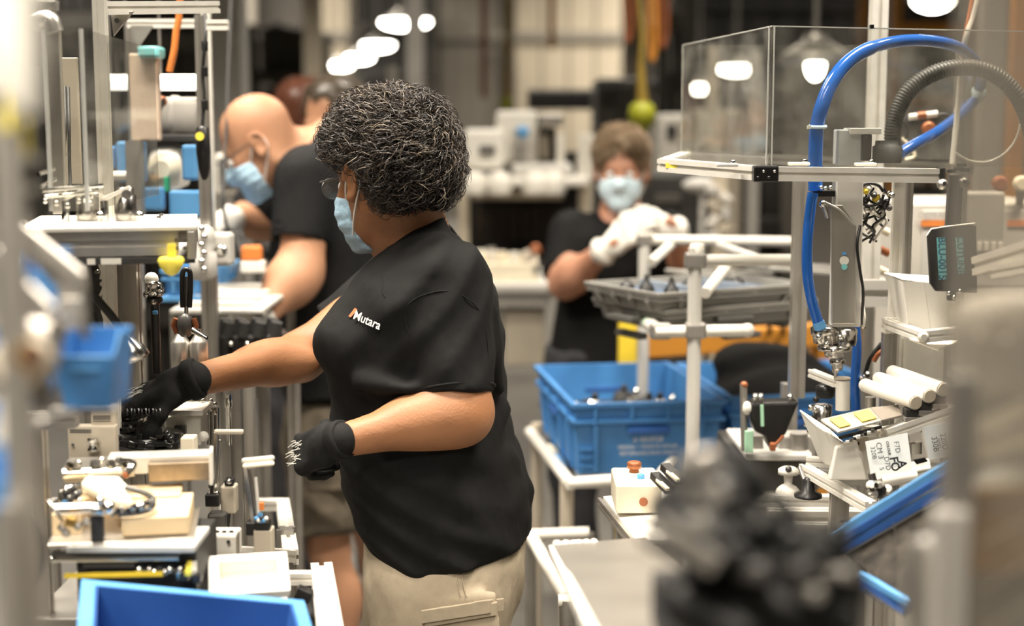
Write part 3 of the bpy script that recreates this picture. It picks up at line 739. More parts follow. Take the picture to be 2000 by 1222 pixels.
def clothed(label, floor_xy, H, skin, tee, trow, neck, arms, hips, knees, ankles, shorts_z, legmat, Y, zfine=None, cell=.008, ears=True, hairf=None, collar=None):
    """arms: (shoulder, elbow, wrist, sleeve end, r shoulder, r elbow, r wrist)"""
    root = thing('person', label, 'person', (floor_xy[0], floor_xy[1], 0))
    allp = [Vector(q) for a in arms for q in a[:3]] + [H.O, Vector(hips[0]), Vector(hips[1])] + [Vector(a) for a in ankles]
    lo = [min(q[i] for q in allp) - .26 for i in range(3)]; hi = [max(q[i] for q in allp) + .26 for i in range(3)]
    f = [(H.O[i] - .15, H.O[i] + .15, .005) for i in range(3)]
    F = Field(axis(lo[0], hi[0], .010, [f[0]]), axis(lo[1], hi[1], .010, [f[1]]), axis(0, hi[2], .011, [f[2]]))
    head_field(F, H, ears)
    F.op(rcone(H.W(-.03, 0, -.02), neck[0], .056, neck[1]), .03)
    inner = [(z, cx, cy, rx * .90, ry * .88) for z, cx, cy, rx, ry in trow]
    F.op(loft(inner), .05)
    for sh, el, wr, hem, a, b, c in arms:
        F.op(rcone(sh, el, a * .9, b), .04); F.op(rcone(el, wr, b, c), .03); e = Vector(el) * .75 + Vector(wr) * .25
        F.op(ell(e, (b * 1.15,) * 3), .04); d = (Vector(wr) - Vector(el)).normalized(); F.op(rcone(wr, Vector(wr) + d * .04, c * .9, c * .6), .01)
    legs_and_shoes(F, hips, knees, ankles)
    F.mesh('body', skin, root)
    for a in ankles: shoe(root, a, (-1, 0, 0) if abs(H.f.x) > abs(H.f.y) else (0, -1, 0))
    eyes(H, root)
    G = Field(axis(lo[0], hi[0], .007), axis(lo[1], hi[1], .007), axis(min(r[0] for r in trow) - .03, max(r[0] for r in trow) + .06, .007))
    for sh, el, wr, hem, a, b, c in arms:
        sh = Vector(sh); el = Vector(el); hem = Vector(hem); d = (el - sh).normalized()
        G.op(rcone(sh, hem, a * 1.12, b * 1.32), .03)
        G.op(inter(half(hem, -d, (np.array(hem) - .14, np.array(hem) + .14)), rcone(hem - d * .01, hem + d * .09, .09, .09)), .003, 's')
        G.op(rcone(hem - d * .03, hem + d * .05, b * 1.15, b * 1.2), .004, 's')
    G.op(loft(trow), .03)
    if collar: G.op(ell(collar[0], collar[1]), .01, 's')
    folds(G, .006, 20, [(.5, .3, 1), (1, .2, -.5)], 4)
    tb = G.mesh('tee_shirt', tee, root)
    K = Field(axis(lo[0], hi[0], .011), axis(lo[1], hi[1], .011), axis(shorts_z - .03, hips[0][2] + .14, .011))
    b0 = trow[-1] if trow[0][0] > trow[-1][0] else trow[0]
    K.op(loft([(hips[0][2] + .1, b0[1], b0[2], b0[3] * .94, b0[4] * .94), (hips[0][2] - .05, b0[1], b0[2], b0[3] * .98, b0[4] * .98), (hips[0][2] - .12, b0[1], b0[2], b0[3] * .8, b0[4] * .8)]), .03)
    for h, k, a_ in zip(hips, knees, ankles):
        h = Vector(h); k = Vector(k); a_ = Vector(a_)
        K.op(rcone(h, k, .105, .088), .03)
        if shorts_z < .3: K.op(rcone(k, a_, .075, .06), .03)
    K.op(half((0, 0, shorts_z), (0, 0, 1), ((-9, 0, shorts_z - .1), (9, 9, shorts_z + .1))), .004, 's')
    folds(K, .010, 22, [(.9, .2, .8), (.3, .4, 1)], 5)
    kb = K.mesh('cargo_shorts' if shorts_z > .3 else 'trousers', legmat, root)
    return root, tb, kb
def hair_cap(H, root, m, parts, cuts, n, ln, curl, seed=2, down=1.0, st=.006, name='hair'):
    O = np.array(H.O); Q = Field(*[axis(O[i] - .2, O[i] + .2, st) for i in range(3)])
    for p in parts: Q.op(H.E(*p), .02)
    for p in cuts: Q.op(H.E(*p), .01, 's')
    cap = Q.mesh(name, m, root); lw = H.O - parent_loc(root)
    if n: strands('strands', m, cap, cap, n, ln, lambda p, nn: Vector((0, 0, -1)) * down + H.l * .3 * (1 if (p - lw).dot(H.l) > 0 else -1), curl, .0011, seed)
    return cap

# ---- bald man bending over his station
def bald_man():
    Y = 3.85
    H = Frame(P(506, 285, 3.72), (-.84, -.05, -.54), up=(-.55, 0, .83), sc=.97)
    tr = rows(Y, [(238, 625, 690, .08, 0), (262, 606, 725, .13, 0), (300, 574, 750, .19, 0), (350, 560, 765, .215, 0), (420, 556, 780, .215, 0), (500, 562, 792, .205, 0), (600, 548, 792, .20, 0), (680, 545, 785, .20, 0), (757, 552, 775, .20, 0)])
    near = (P(602, 345, 3.66), P(588, 528, 3.60), P(505, 622, 3.48), P(583, 470, 3.62), .072, .053, .034)
    far = (P(575, 360, 4.03), P(520, 420, 4.10), P(450, 432, 3.95), P(500, 411, 4.08), .07, .056, .034)
    hz = .80; x0 = P(655, 800, Y).x
    root, tb, kb = clothed('bald person in a charcoal tee and camouflage shorts bending over a station', (x0, Y), H, SKIN_PALE, TEEG, tr, (P(625, 300, Y), .066), [near, far],
        [(x0 - .02, Y - .10, hz), (x0 + .01, Y + .11, hz)], [(x0 - .01, Y - .11, .50), (x0 + .08, Y + .12, .50)], [(x0 + .045, Y - .11, .09), (x0 + .14, Y + .12, .09)], .555, CAMO, Y, collar=(P(606, 262, Y), (.10, .085, .085)))
    mask(H, root, MASKB)
    g = MB()
    for q in (1, -1):
        g.tube([H.W(.105, q * .055, .012), H.W(.04, q * .080, .010), H.W(-.02, q * .085, .016)], .0018, 6)
        g.tube([H.W(.116 - .006 * abs(math.cos(t)), q * .034 + .026 * math.cos(t), -.002 + .019 * math.sin(t)) for t in [i * .2618 for i in range(24)]], .0016, 6, closed=True)
    g.build('glasses', DKSTEEL, root)
    hand('glove', GLOVEW, near[2] + (near[2] - near[1]).normalized() * .02, (-.85, -.1, -.5), (-.3, -.6, .7), (0, .7, .3), root, [(.4, .5, .3)] * 4, (.6, .3), 1.05, .015, .004, cuffr=.038)
    hand('glove', GLOVEW, far[2] + (far[2] - far[1]).normalized() * .02, (-.9, -.2, -.3), (-.2, -.5, .8), (0, -.7, -.3), root, [(.4, .5, .3)] * 4, (.6, .3), 1.05, .015, .004, cuffr=.036)
    b = MB(); b.plate([P(600, 880, 3.655), P(602, 960, 3.655), P(690, 955, 3.655), P(688, 875, 3.655)], .02); b.build('cargo_pocket', CAMO, kb, .004)
    for i, (hx, hy) in enumerate(((x0 + .045, Y - .11), (x0 + .14, Y + .12))):
        MB().lathe((hx, hy, .10), (0, 0, 1), [(0, .05), (.05, .046), (.12, .048), (.125, .044)], 20).build('sock', SOCK, root)
bald_man()

# ---- man behind with short brown hair
def third_man():
    Y = 4.65
    H = Frame(P(652, 243, Y), (-.55, -.78, -.30), sc=1.03)
    tr = rows(Y + .05, [(262, 640, 690, .07, 0), (290, 590, 740, .12, 0), (330, 575, 755, .15, 0), (420, 580, 750, .15, 0), (560, 585, 745, .15, 0), (690, 585, 745, .15, 0)])
    ar = [(P(598, 320, Y), P(585, 430, Y - .05), P(600, 490, Y - .3), P(590, 390, Y - .03), .06, .05, .03), (P(735, 320, Y), P(745, 430, Y), P(700, 490, Y - .28), P(742, 390, Y), .06, .05, .03)]
    x0 = P(665, 700, Y).x
    root, tb, kb = clothed('person with receding short brown hair standing behind the bald one', (x0, Y), H, SKIN_PALE, TEE, tr, (P(665, 300, Y + .05), .06), ar,
        [(x0 - .09, Y + .05, .82), (x0 + .09, Y + .05, .82)], [(x0 - .10, Y + .05, .48)] + [(x0 + .10, Y + .05, .48)], [(x0 - .10, Y + .07, .09), (x0 + .10, Y + .07, .09)], .12, DKTROU, Y, cell=.01, collar=(P(665, 262, Y + .02), (.09, .09, .07)))
    hair_cap(H, root, HAIR_BROWN, [(-.026, 0, .060, (.102, .088, .086)), (-.05, 0, .01, (.075, .082, .075))], [(.085, 0, .01, (.058, .065, .085)), (.085, .035, .07, (.045, .03, .06)), (.085, -.035, .07, (.045, .03, .06)), (.01, .1, -.02, (.03, .04, .04)), (.01, -.1, -.02, (.03, .04, .04))], 1500, .03, .0015)
    mask(H, root, MASKB)
    for q in (1, -1): 
        hand('glove', GLOVEW, ar[0 if q > 0 else 1][2], (q * .3, -.9, -.3), (0, -.3, .9), (q * .9, 0, 0), root, [(.4, .5, .3)] * 4, (.5, .3), 1.0, .01, .006)
DKTROU = mat('dark_work_trousers', (.03, .03, .035), .85, 0, .2, 20, bump=.4, bscale=14)
third_man()
def fourth_person():
    Y = 5.35
    H = Frame(P(598, 232, Y), (.25, .95, 0), sc=1.0)
    tr = rows(Y, [(262, 570, 625, .07, 0), (290, 530, 665, .12, 0), (330, 520, 675, .14, 0), (420, 525, 670, .14, 0), (560, 530, 665, .14, 0), (640, 530, 665, .14, 0)])
    ar = [(P(540, 320, Y), P(530, 410, Y), P(545, 470, Y + .2), P(533, 380, Y), .055, .045, .03), (P(655, 320, Y), P(665, 410, Y), P(650, 470, Y + .2), P(662, 380, Y), .055, .045, .03)]
    x0 = P(598, 700, Y).x
    root, tb, kb = clothed('person with red brown hair farthest back, seen from behind', (x0, Y), H, SKIN_PALE, TEE, tr, (P(598, 290, Y), .055), ar,
        [(x0 - .09, Y, .82), (x0 + .09, Y, .82)], [(x0 - .09, Y, .48), (x0 + .09, Y, .48)], [(x0 - .09, Y, .09), (x0 + .09, Y, .09)], .12, DKTROU, Y)
    hair_cap(H, root, HAIR_RED, [(-.022, 0, .055, (.108, .094, .092)), (-.06, 0, -.01, (.07, .085, .085))], [(.1, 0, -.01, (.05, .07, .075))], 1500, .05, .003)
    for q in (1, -1):
        hand('glove', GLOVEW, ar[0 if q < 0 else 1][2], (0, .9, -.3), (0, .3, .9), (-q * .9, 0, 0), root, [(.4, .5, .3)] * 4, (.5, .3), .95, .01, .006)
fourth_person()
# ---- far woman facing the camera
def far_woman():
    Y = 4.8
    H = Frame(P(1213, 333, 4.72), (-.12, -1, -.12), sc=.98)
    tr = rows(Y, [(408, 1180, 1250, .08, .02), (425, 1135, 1290, .11, .01), (455, 1100, 1322, .14, 0), (500, 1090, 1320, .15, 0), (560, 1092, 1308, .155, 0), (640, 1080, 1300, .16, 0), (720, 1066, 1300, .17, 0), (790, 1058, 1300, .17, 0)])
    right = (P(1118, 455, 4.78), P(1103, 552, 4.66), P(1188, 484, 4.46), P(1097, 540, 4.70), .070, .050, .031)
    left = (P(1306, 455, 4.80), P(1345, 520, 4.68), P(1312, 446, 4.50), P(1336, 500, 4.71), .066, .046, .030)
    x0 = P(1185, 700, Y).x
    root, tb, kb = clothed('person with short blonde hair and pale blue mask facing the camera', (x0, Y), H, SKIN_ROSY, TEE, tr, (P(1213, 425, Y), .06), [right, left],
        [(x0 - .10, Y, .78), (x0 + .10, Y, .78)], [(x0 - .10, Y, .46), (x0 + .10, Y, .46)], [(x0 - .10, Y, .09), (x0 + .10, Y, .09)], .12, DKTROU, Y, collar=(P(1205, 398, Y - .12), (.075, .13, .075)))
    hair_cap(H, root, HAIR_BLOND, [(-.026, 0, .058, (.102, .082, .082)), (-.05, 0, .0, (.072, .080, .070)), (.045, .03, .100, (.035, .04, .022))], [(.110, 0, .0, (.085, .062, .092)), (.03, .1, -.04, (.03, .035, .04)), (.03, -.1, -.04, (.03, .035, .04))], 6000, .05, .009, down=.8)
    mask(H, root, MASKP)
    hand('glove', GLOVEW, right[2], (P(1262, 432, 4.40) - right[2]), (0, -.8, .5), (-.5, 0, .8), root, [(.35, .4, .3)] * 4, (.5, .3), 1.05, .02, .004, cuffr=.038)
    hand('glove', GLOVEW, left[2], (P(1235, 425, 4.42) - left[2]), (.1, -.8, .5), (.1, 0, .9), root, [(.3, .4, .3)] * 4, (.5, .3), 1.0, .02, .004, cuffr=.037)
far_woman()
# ------------------------------------------------------------------ shared builders
def pb(mb, x0, y0, x1, y1, Y, dp):           # box whose front face spans the pixel rectangle at depth Y
    a = P(x0, y1, Y); b = P(x1, y0, Y); return mb.b2((a.x, Y, a.z), (b.x, Y + dp, b.z))
def fl(px, Y): return (P(px, 611, Y).x, Y, 0)
def basez(o): return o
def onebox(name, label, cat, x0, y0, x1, y1, Y, dp, m, bev=.004, group=None):
    return tag(pb(MB(), x0, y0, x1, y1, Y, dp).build(name, m, None, bev), label, cat, group)
def post(name, label, x, y0, y1, Y, w, m, kind='extr', cat='post', to_floor=False, to_ceiling=False, group=None, x1=None):
    a = P(x, y0, Y); b = P(x if x1 is None else x1, y1, Y); a = Vector((b.x if x1 is None else a.x, Y, a.z)); b = Vector((b.x, Y, b.z))
    if x1 is None: mid = (P(x, y0, Y).x + P(x, y1, Y).x) / 2; a.x = b.x = mid
    if to_floor: b.z = 0
    if to_ceiling: a.z = 7
    mb = MB()
    (mb.extr(b, a, w) if kind == 'extr' else mb.cyl(b, a, w / 2, n=20) if kind == 'cyl' else mb.bar(b, a, w, w, (0, 1, 0)))
    return tag(mb.build(name, m, None, .001), label, cat, group)
def hbar(x0, y0, x1, y1, Y0, w, Y1=None, h=None, kind='extr', mb=None):
    a = P(x0, y0, Y0); b = P(x1, y1, Y1 or Y0); mb = mb or MB()
    return mb.extr(a, b, w, (0, 0, 1), h) if kind == 'extr' else mb.cyl(a, b, w / 2) if kind == 'cyl' else mb.bar(a, b, w, h or w, (0, 0, 1))
def tote(label, M, L, W, H, m, parent=None, cat='crate', group=None, ribs=4, name='plastic_crate', foot=.93, prnt=None, rim=True, dm=None, rimm=None, rw=.010):
    """open stacking tote: floor and four leaning walls, double rim, ribs, grip windows; M places its floor centre"""
    loc = M.to_translation()
    root = thing(name, label, cat, loc, group); Rm = M.to_3x3()
    T = lambda x, y, z: loc + Rm @ Vector((x, y, z))
    a, b, t = L / 2, W / 2, .004; fa, fb = a * foot, b * foot
    def ringpts(k, z, off=0):
        q = z / H; x = fa + (a - fa) * q + off; y = fb + (b - fb) * q + off
        return [(-x, -y, z), (x, -y, z), (x, y, z), (-x, y, z)]
    mb = MB(); o0 = ringpts(0, 0); o1 = ringpts(0, H); i0 = ringpts(0, .006, -t); i1 = ringpts(0, H, -t)
    vs = [T(*p) for p in o0 + o1 + i0 + i1]; fs = [(3, 2, 1, 0), (8, 9, 10, 11)]
    for i in range(4):
        j = (i + 1) % 4; fs += [(i, j, 4 + j, 4 + i), (8 + j, 8 + i, 12 + i, 12 + j), (4 + i, 4 + j, 12 + j, 12 + i)]
    mb.add(vs, fs); mb.build('shell', m, root)
    rm = MB()
    def band(z0, z1, out):
        A = ringpts(0, z0, out); B = ringpts(0, z1, out); C_ = ringpts(0, z0, -.001); D_ = ringpts(0, z1, -.001)
        vs = [T(*p) for p in A + B + C_ + D_]; fs = []
        for i in range(4):
            j = (i + 1) % 4; fs += [(i, j, 4 + j, 4 + i), (4 + i, 4 + j, 12 + j, 12 + i), (8 + i, 8 + j, j, i)]
        rm.add(vs, fs)
    band(H - .012, H, rw); q_ = min(.052, H * .45); band(H - q_, H - q_ + min(.010, H * .12), .010)
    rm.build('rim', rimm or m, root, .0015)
    Hb = H - q_
    def rib(p0, p1, w_, h_): MB().bar(p0, p1, w_, h_).build('rib', m, root)
    for sx in (-1, 1):
        for i in range(ribs):
            u = (i + .5) / ribs * 2 - 1
            if abs(u) > .5 or ribs < 4: rib(T(u * fa, sx * (fb + .004), .004), T(u * a * .97, sx * (b + .003), Hb), .010, .008)
            rib(T(sx * (fa + .004), u * fb, .004), T(sx * (a + .003), u * b * .97, Hb), .010, .008)
            rib(T(u * a * .98, sx * (b + .004), Hb + .004), T(u * a * .98, sx * (b + .004), H - .008), .006, .008)
            rib(T(sx * (a + .004), u * b * .98, Hb + .004), T(sx * (a + .004), u * b * .98, H - .008), .006, .008)
    if H > .1:
        for sx in (-1, 1):
            for sy in (-1, 1):
                for k in range(3): rib(T(sx * fa * .80, sy * (fb + .003 + (b - fb) * (k * .12 + .12)), H * (.12 + .12 * k)), T(sx * fa * .99, sy * (fb + .003 + (b - fb) * (k * .12 + .12)), H * (.12 + .12 * k)), .006, .006)
    for sx in (-1, 1):
        for lab, p, q, up in (('x', T(sx * (a - .002), -.05, H - .07), T(sx * (a - .002), .05, H - .07), 0), ('y', T(-.05, sx * (b - .002), H - .07), T(.05, sx * (b - .002), H - .07), 0)):
            MB().bar(p, q, .024, .014).build('grip', dm or m, root, .003)
    if prnt:
        for txt, x, z, sz in prnt:
            text('printed_text', txt, WHT, T(x, -(fb + (b - fb) * z / H) - .0015, z), sz, Rm @ Matrix.Rotation(math.pi / 2, 3, 'X'), root)
    return root
def Mx(loc, rx=0, ry=0, rz=0): return Matrix.Translation(Vector(loc)) @ Matrix.Rotation(R(rz), 4, 'Z') @ Matrix.Rotation(R(ry), 4, 'Y') @ Matrix.Rotation(R(rx), 4, 'X')
def bolts(root, pts, axis_, r=.004, m=STEEL, name='bolt'):
    for p in pts:
        b = MB(); d = Vector(axis_).normalized(); p = Vector(p); b.cyl(p, p + d * r * 1.1, r, n=10); b.cyl(p + d * r * .9, p + d * r * 1.15, r * .5, n=6); b.build(name, m, root)
def pneu(root, p, axis_, r, L, m=STEEL, rod=True):
    p = Vector(p); d = Vector(axis_).normalized()
    MB().lathe(p, d, [(0, r * .9), (0, r), (L * .12, r), (L * .13, r * .86), (L * .84, r * .86), (L * .85, r), (L, r), (L, r * .9)], 20).build('barrel', m, root)
    if rod: MB().cyl(p + d * L, p + d * L * 1.35, r * .3).build('piston_rod', CHROME, root)
    MB().cyl(p + d * L * .9 + ortho(d)[0] * r, p + d * L * .9 + ortho(d)[0] * r * 1.5, r * .22, n=8).build('air_fitting', BLACK, root)

# ------------------------------------------------------------------ far background
def high_bay(x, y, z, label, k=1.0):
    t = thing('high_bay_lamp', label, 'ceiling lamp', (x, y, z), 'high bay lamps far down the hall')
    MB().lathe((x, y, z), (0, 0, 1), [(.02, .16), (.04, .17), (.07, .14), (.12, .06), (.15, .05)], 20).build('housing', ALUD, t)
    MB().lathe((x, y, z + .02), (0, 0, -1), [(0, .165 * k), (.02, .16 * k), (.05, .12 * k), (.07, .05 * k)], 24).build('diffuser', LAMP, t)
    MB().cyl((x, y, z + .15), (x, y, 7), .012, n=6).build('hanging_rod', ALUD, t)
names = ['nearest and highest', 'second', 'third', 'fourth, lowest and farthest']
for i, (px, py, Y) in enumerate(((782, 46, 15.5), (738, 90, 19.3), (702, 114, 22.8), (664, 128, 23.8))):
    p = P(px, py, Y); high_bay(p.x, p.y, p.z, 'round ceiling lamp above the brown-haired head, %s of the slanting row' % names[i], 1.25)
for i, (px, py, Y) in enumerate(((1822, 6, 10), (1438, 136, 16), (1365, 172, 19), (1592, 133, 6.6), (822, 44, 22))):  # lamps behind the clear box stand in for reflections in its sheets
    p = P(px, py, Y); high_bay(p.x, p.y, p.z, ['round ceiling lamp cut by the top edge above the corrugated hose', 'lamp standing in for a reflection in the clear box left of its corner edge', 'lamp standing in for a reflection in the clear box at its left end', 'lamp standing in for a reflection in the clear box right of its corner edge', 'small ceiling lamp just right of the nearest one in the slanting row'][i], [.8, 1.2, 1.3, .25, .8][i])
for i, (x, y) in enumerate(NEAR_LAMPS):  # includes housings for the added fill lamps
    t = thing('linear_lamp', 'long warm white ceiling lamp over the work cells, outside the picture', 'ceiling lamp', (x, y, 3.75), 'linear lamps over the cells')
    MB().box((x, y, 3.80), (1.4, .46, .08)).build('housing', WHITEM, t, .01)
    for q in (-.6, .6): MB().cyl((x + q, y, 3.84), (x + q, y, 7), .008, n=6).build('hanging_rod', ALUD, t)

def rack(label, px0, px1, py0, py1, Y, dp, m, lv, boxm, name='storage_rack', n=4, fill=.86):
    a = P(px0, py1, Y); b = P(px1, py0, Y); t = thing(name, label, 'rack', ((a.x + b.x) / 2, Y + dp / 2, 0))
    for x in (a.x, b.x):
        for y in (Y, Y + dp): MB().bar((x, y, 0), (x, y, b.z), .07, .07).build('upright', m, t)
    h = b.z / lv
    for k in range(lv):
        z = h * (k + .12) if k else .12
        for y in (Y, Y + dp): MB().bar((a.x, y, z), (b.x, y, z), .05, .09).build('beam', m, t)
        MB().box(((a.x + b.x) / 2, Y + dp / 2, z + .05), (b.x - a.x, dp, .03)).build('deck', DGREY, t)
        w = (b.x - a.x - .1) / n
        for i in range(n):
            hh = h * fill * (.72 + .2 * random.random())
            MB().box((a.x + .05 + w * (i + .5), Y + dp / 2, z + .07 + hh / 2), (w * .9, dp * .85, hh)).build('boxed_load', boxm[(i * 3 + k) % len(boxm)], t, .01)
    return t
DK1 = mat('dark_crate_plastic', (.035, .033, .03), .5, 0, .2, 5); DK2 = mat('charcoal_crate_plastic', (.065, .06, .052), .5, 0, .2, 5); DK3 = mat('slate_crate_plastic', (.10, .095, .085), .5, 0, .2, 5)
PANEL = mat('cream_door_panel', (.64, .56, .43), .55, 0, .06, 1.2); PANELG = mat('grey_beige_panel', (.36, .33, .28), .55, 0, .08, 1.2); PANELD = mat('dark_grey_panel', (.17, .155, .135), .55, 0, .1, 1.2)  # cream, grey beige and dark grey panel paints
rack('tall dark storage rack behind the bald head', 500, 603, 48, 400, 12, 1.2, DK2, 5, [DK1, DK2, DK1])
rack('wide dark storage rack under the slanting row of lamps', 690, 842, -30, 400, 25, 1.8, DK2, 5, [DK1, DK1, DK2], n=5, fill=1.0)
rack('black storage rack above the clear box', 1345, 1690, -200, 400, 21, 1.8, DK1, 6, [DK1, DK1, DK1], n=6, fill=1.0)
rack('dark storage rack at the upper left edge', 80, 205, -80, 400, 9, 1.0, DK3, 6, [DK2, DK3, DK1], fill=1.0)
rack('dark rack behind the left machine frame', 215, 395, -80, 250, 8, 1.0, DK3, 5, [DK2, DK1, DK2], fill=1.0)
rack('orange-beamed pallet rack at the upper right', 1735, 1905, -70, 500, 12, 1.1, ORGB, 5, [DK2, DK3, DK2], n=4, fill=.9)
rack('dark grey rack left of the black one', 1292, 1345, -60, 330, 8.8, .9, DK2, 7, [DK1, DK3, DK2, DK3], n=2, fill=1.0)
rack('dark cabinet stack behind the grey crates', 1265, 1560, 330, 700, 7.4, .8, DK1, 4, [DK1, DK1, DK2], n=5, fill=1.0)
def wallpanel(label, x0, x1, y0, y1, Y, m, n=5, name='wall_panel'):
    a = P(x0, y1, Y); b = P(x1, y0, Y); t = thing(name, label, 'panel', ((a.x + b.x) / 2, Y, 0)); z0 = 0; z1 = b.z if y0 > 0 else 6.9; w = (b.x - a.x) / n
    for i in range(n): MB().box((a.x + w * (i + .5), Y, (z0 + z1) / 2), (w - .03, .06, z1 - z0)).build('sheet', m, t, .01)
    MB().box(((a.x + b.x) / 2, Y + .06, (z0 + z1) / 2), (b.x - a.x, .05, z1 - z0)).build('backing', PANELD, t)
    for py in (70,): z = P(0, py, Y).z; MB().box(((a.x + b.x) / 2, Y - .09, z), (b.x - a.x, .06, .16)).build('rail', PANELG, t)
    return t
wallpanel('cream sheet wall section behind the blonde person', 1005, 1216, 0, 600, 27, PANEL, 4)
wallpanel('grey beige sheet wall section left of the cream one', 842, 1002, 0, 600, 27.3, PANELG, 6)
wallpanel('grey sheet wall section between rack and bald head', 395, 500, 0, 600, 27, PANELG, 3)
wallpanel('beige sheet wall section behind the slanting lamps', 603, 690, -200, 600, 27.5, PANEL, 2)
wallpanel('grey sheet wall section behind the brown hair', 500, 602, -200, 700, 28, PANELD, 5)
wallpanel('grey beige sheet wall section at the right edge', 1735, 2300, 0, 700, 24, PANELG, 9)
post('steel_column', 'pale steel column left of the dark lamp rack', 615, -10, 600, 10.5, .12, PANEL, 'bar', 'column', True, True)
post('steel_column', 'grey steel column right of the slanting row of lamps', 812, -10, 600, 10, .11, GREY, 'bar', 'column', True, True)
post('steel_column', 'pale grey steel column behind the bald head', 445, 0, 600, 7.5, .20, LGREY, 'bar', 'column', True, True)
post('safety_pole', 'short pale pole with a round cap behind the curly hair', 768, 128, 600, 7.8, .05, WHITEM, 'cyl', 'pole', True)
for k, (x, y1, Y) in enumerate(((945, 190, 12.5), (1078, 95, 12.8))):
    post('conduit_pipe', ['thin brown pipe on the grey beige wall section', 'thin orange pipe at the top of the cream wall section'][k], x, -20, y1, Y, .06, [RUST, ORGB][k], 'cyl', 'pipe', False, True)
t = thing('hanging_hose', 'orange hose with lime green tip hanging before the wall sections', 'hose', P(990, 212, 8) )
MB().tube(bez([P(990, -40, 8), P(992, 60, 8), P(990, 130, 8), P(989, 190, 8)], 4), .014).build('hose', CABOL, t)
MB().lathe(P(989, 190, 8), (0, 0, -1), [(0, .022), (.02, .03), (.06, .026), (.07, .015)], 14).build('nozzle', GREEN, t)
t = thing('hanging_tool_cable', 'olive brown cable with a lime green pendant above the blonde head', 'cable', P(1255, 228, 6))
MB().tube(bez([P(1240, -60, 6), P(1254, 60, 6), P(1252, 130, 6), P(1255, 205, 6)], 5), [.008 + .018 * (i / 15) ** 2 for i in range(16)]).build('cable', CABOL, t)
MB().lathe(P(1253, 198, 6), (.05, 0, -1), [(0, .02), (.012, .045), (.05, .058), (.09, .05), (.118, .02)], 22).build('pendant', GREEN, t)
for k, (x, y1, m) in enumerate(((1222, 85, RUST), (1290, 95, RUST), (1268, 120, ORGB))):
    t = thing('hanging_air_hose', ['red brown hose loop hanging left of the olive cable', 'red brown hose hanging right of the olive cable', 'orange hose tail close to the olive cable'][k], 'hose', P(x, y1, 6.3))
    MB().tube(bez([P(x - 4, -60, 6.3), P(x, 30, 6.3), P(x + 3, y1, 6.3), P(x + 14, y1 - 40, 6.3), P(x + 10, -60, 6.3)], 5), .010).build('hose', m, t)

# machines across the aisle, under and behind the blonde person
def aisle_machine():
    Y = 6.4; t = thing('assembly_machine', 'off-white assembly machine with dark opening left of the blonde person', 'machine', (P(1020, 0, Y).x, Y + .3, 0))
    pb(MB(), 905, 252, 984, 330, Y, .4).build('control_box', WHITE, t, .02)
    pb(MB(), 936, 284, 968, 300, Y - .02, .03).build('display', DGREY, t, .01)
    pb(MB(), 968, 216, 1050, 322, Y + .1, .5).build('head_cabinet', WHITEM, t, .02)
    pb(MB(), 1004, 248, 1030, 318, Y + .06, .05).build('window_panel', GREY, t, .01)
    MB().ball(P(1021, 258, Y), .03, 14).build('blue_button', BLUEB, t)
    pb(MB(), 1050, 222, 1100, 246, Y, .4).build('top_cover', ALUD, t, .01)
    pb(MB(), 1052, 248, 1086, 316, Y + .3, .1).build('dark_opening', BLACKM, t)
    pb(MB(), 1056, 262, 1072, 312, Y + .1, .1).build('slide', TAN, t, .01)
    for x in (1088, 1130, 1146): pb(MB(), x, 262, x + 14, 350, Y, .06).build('column', WHITEM, t, .005)
    pb(MB(), 1104, 296, 1128, 340, Y + .3, .1).build('dark_opening', BLACKM, t)
    pb(MB(), 1000, 320, 1120, 346, Y - .05, .6).build('bed', LGREY, t, .02)
    pb(MB(), 915, 346, 1150, 364, Y - .12, .75).build('worktop', WHITE, t, .01)
    pb(MB(), 925, 372, 1100, 390, Y - .05, .5).build('conveyor_edge', TAN, t)
    for x in (906, 1140):
        for dy in (0, .55): p = P(x, 364, Y); MB().bar((p.x, Y + dy, 0), (p.x, Y + dy, p.z), .045, .045).build('leg', PANEL, t)
    for i in range(9):
        x = 930 + i * 22; pb(MB(), x, 405, x + 16, 470, Y + .2, .04).build('roller_guard', mat('brown_black_steel', (.05, .035, .025), .5, .2, .2, 8), t, .004)
    pb(MB(), 915, 365, 1145, 520, Y + .5, .05).build('back_sheet', BLACKM, t)
    pb(MB(), 918, 512, 1140, 522, Y, .5).build('lower_shelf', DGREY, t)
    return t
aisle_machine()
for i, x in enumerate((925, 975, 1045, 1080)):
    p = P(x, 356, 6.2); t = MB().lathe((p.x, 6.2, p.z - .05), (0, 0, 1), [(0, .05), (.05, .06), (.09, .035), (.1, .0)], 14).build('knob_part', WHITEM)
    tag(t, ['leftmost', 'second', 'third', 'rightmost'][i] + ' of the white domed parts along the far worktop', 'part', 'white domed parts on the far worktop')
t = thing('workbench', 'grey steel bench with a cream tray behind the woman\'s back', 'bench', (P(1010, 0, 5.6).x, 5.6, 0))
pb(MB(), 900, 553, 1078, 572, 5.5, .6).build('worktop', LGREY, t, .008); pb(MB(), 905, 574, 1074, 600, 5.52, .02).build('apron', GREY, t)
pb(MB(), 985, 602, 1066, 716, 5.55, .5).build('cabinet', TAN, t, .01); pb(MB(), 900, 602, 980, 716, 5.55, .5).build('cabinet', TAN, t, .01)
for x in (903, 1074): p = P(x, 572, 5.52); MB().bar((p.x, 5.54, 0), (p.x, 5.54, p.z), .04, .04).build('leg', GREY, t)
t = thing('parts_tray', 'cream parts tray on the grey bench behind the woman\'s back', 'tray', P(990, 553, 5.7))
a = P(918, 550, 5.55); b = P(1052, 550, 5.55); z = a.z
MB().b2((a.x, 5.55, z), (b.x, 5.95, z + .02)).build('base', CREAM, t, .003)
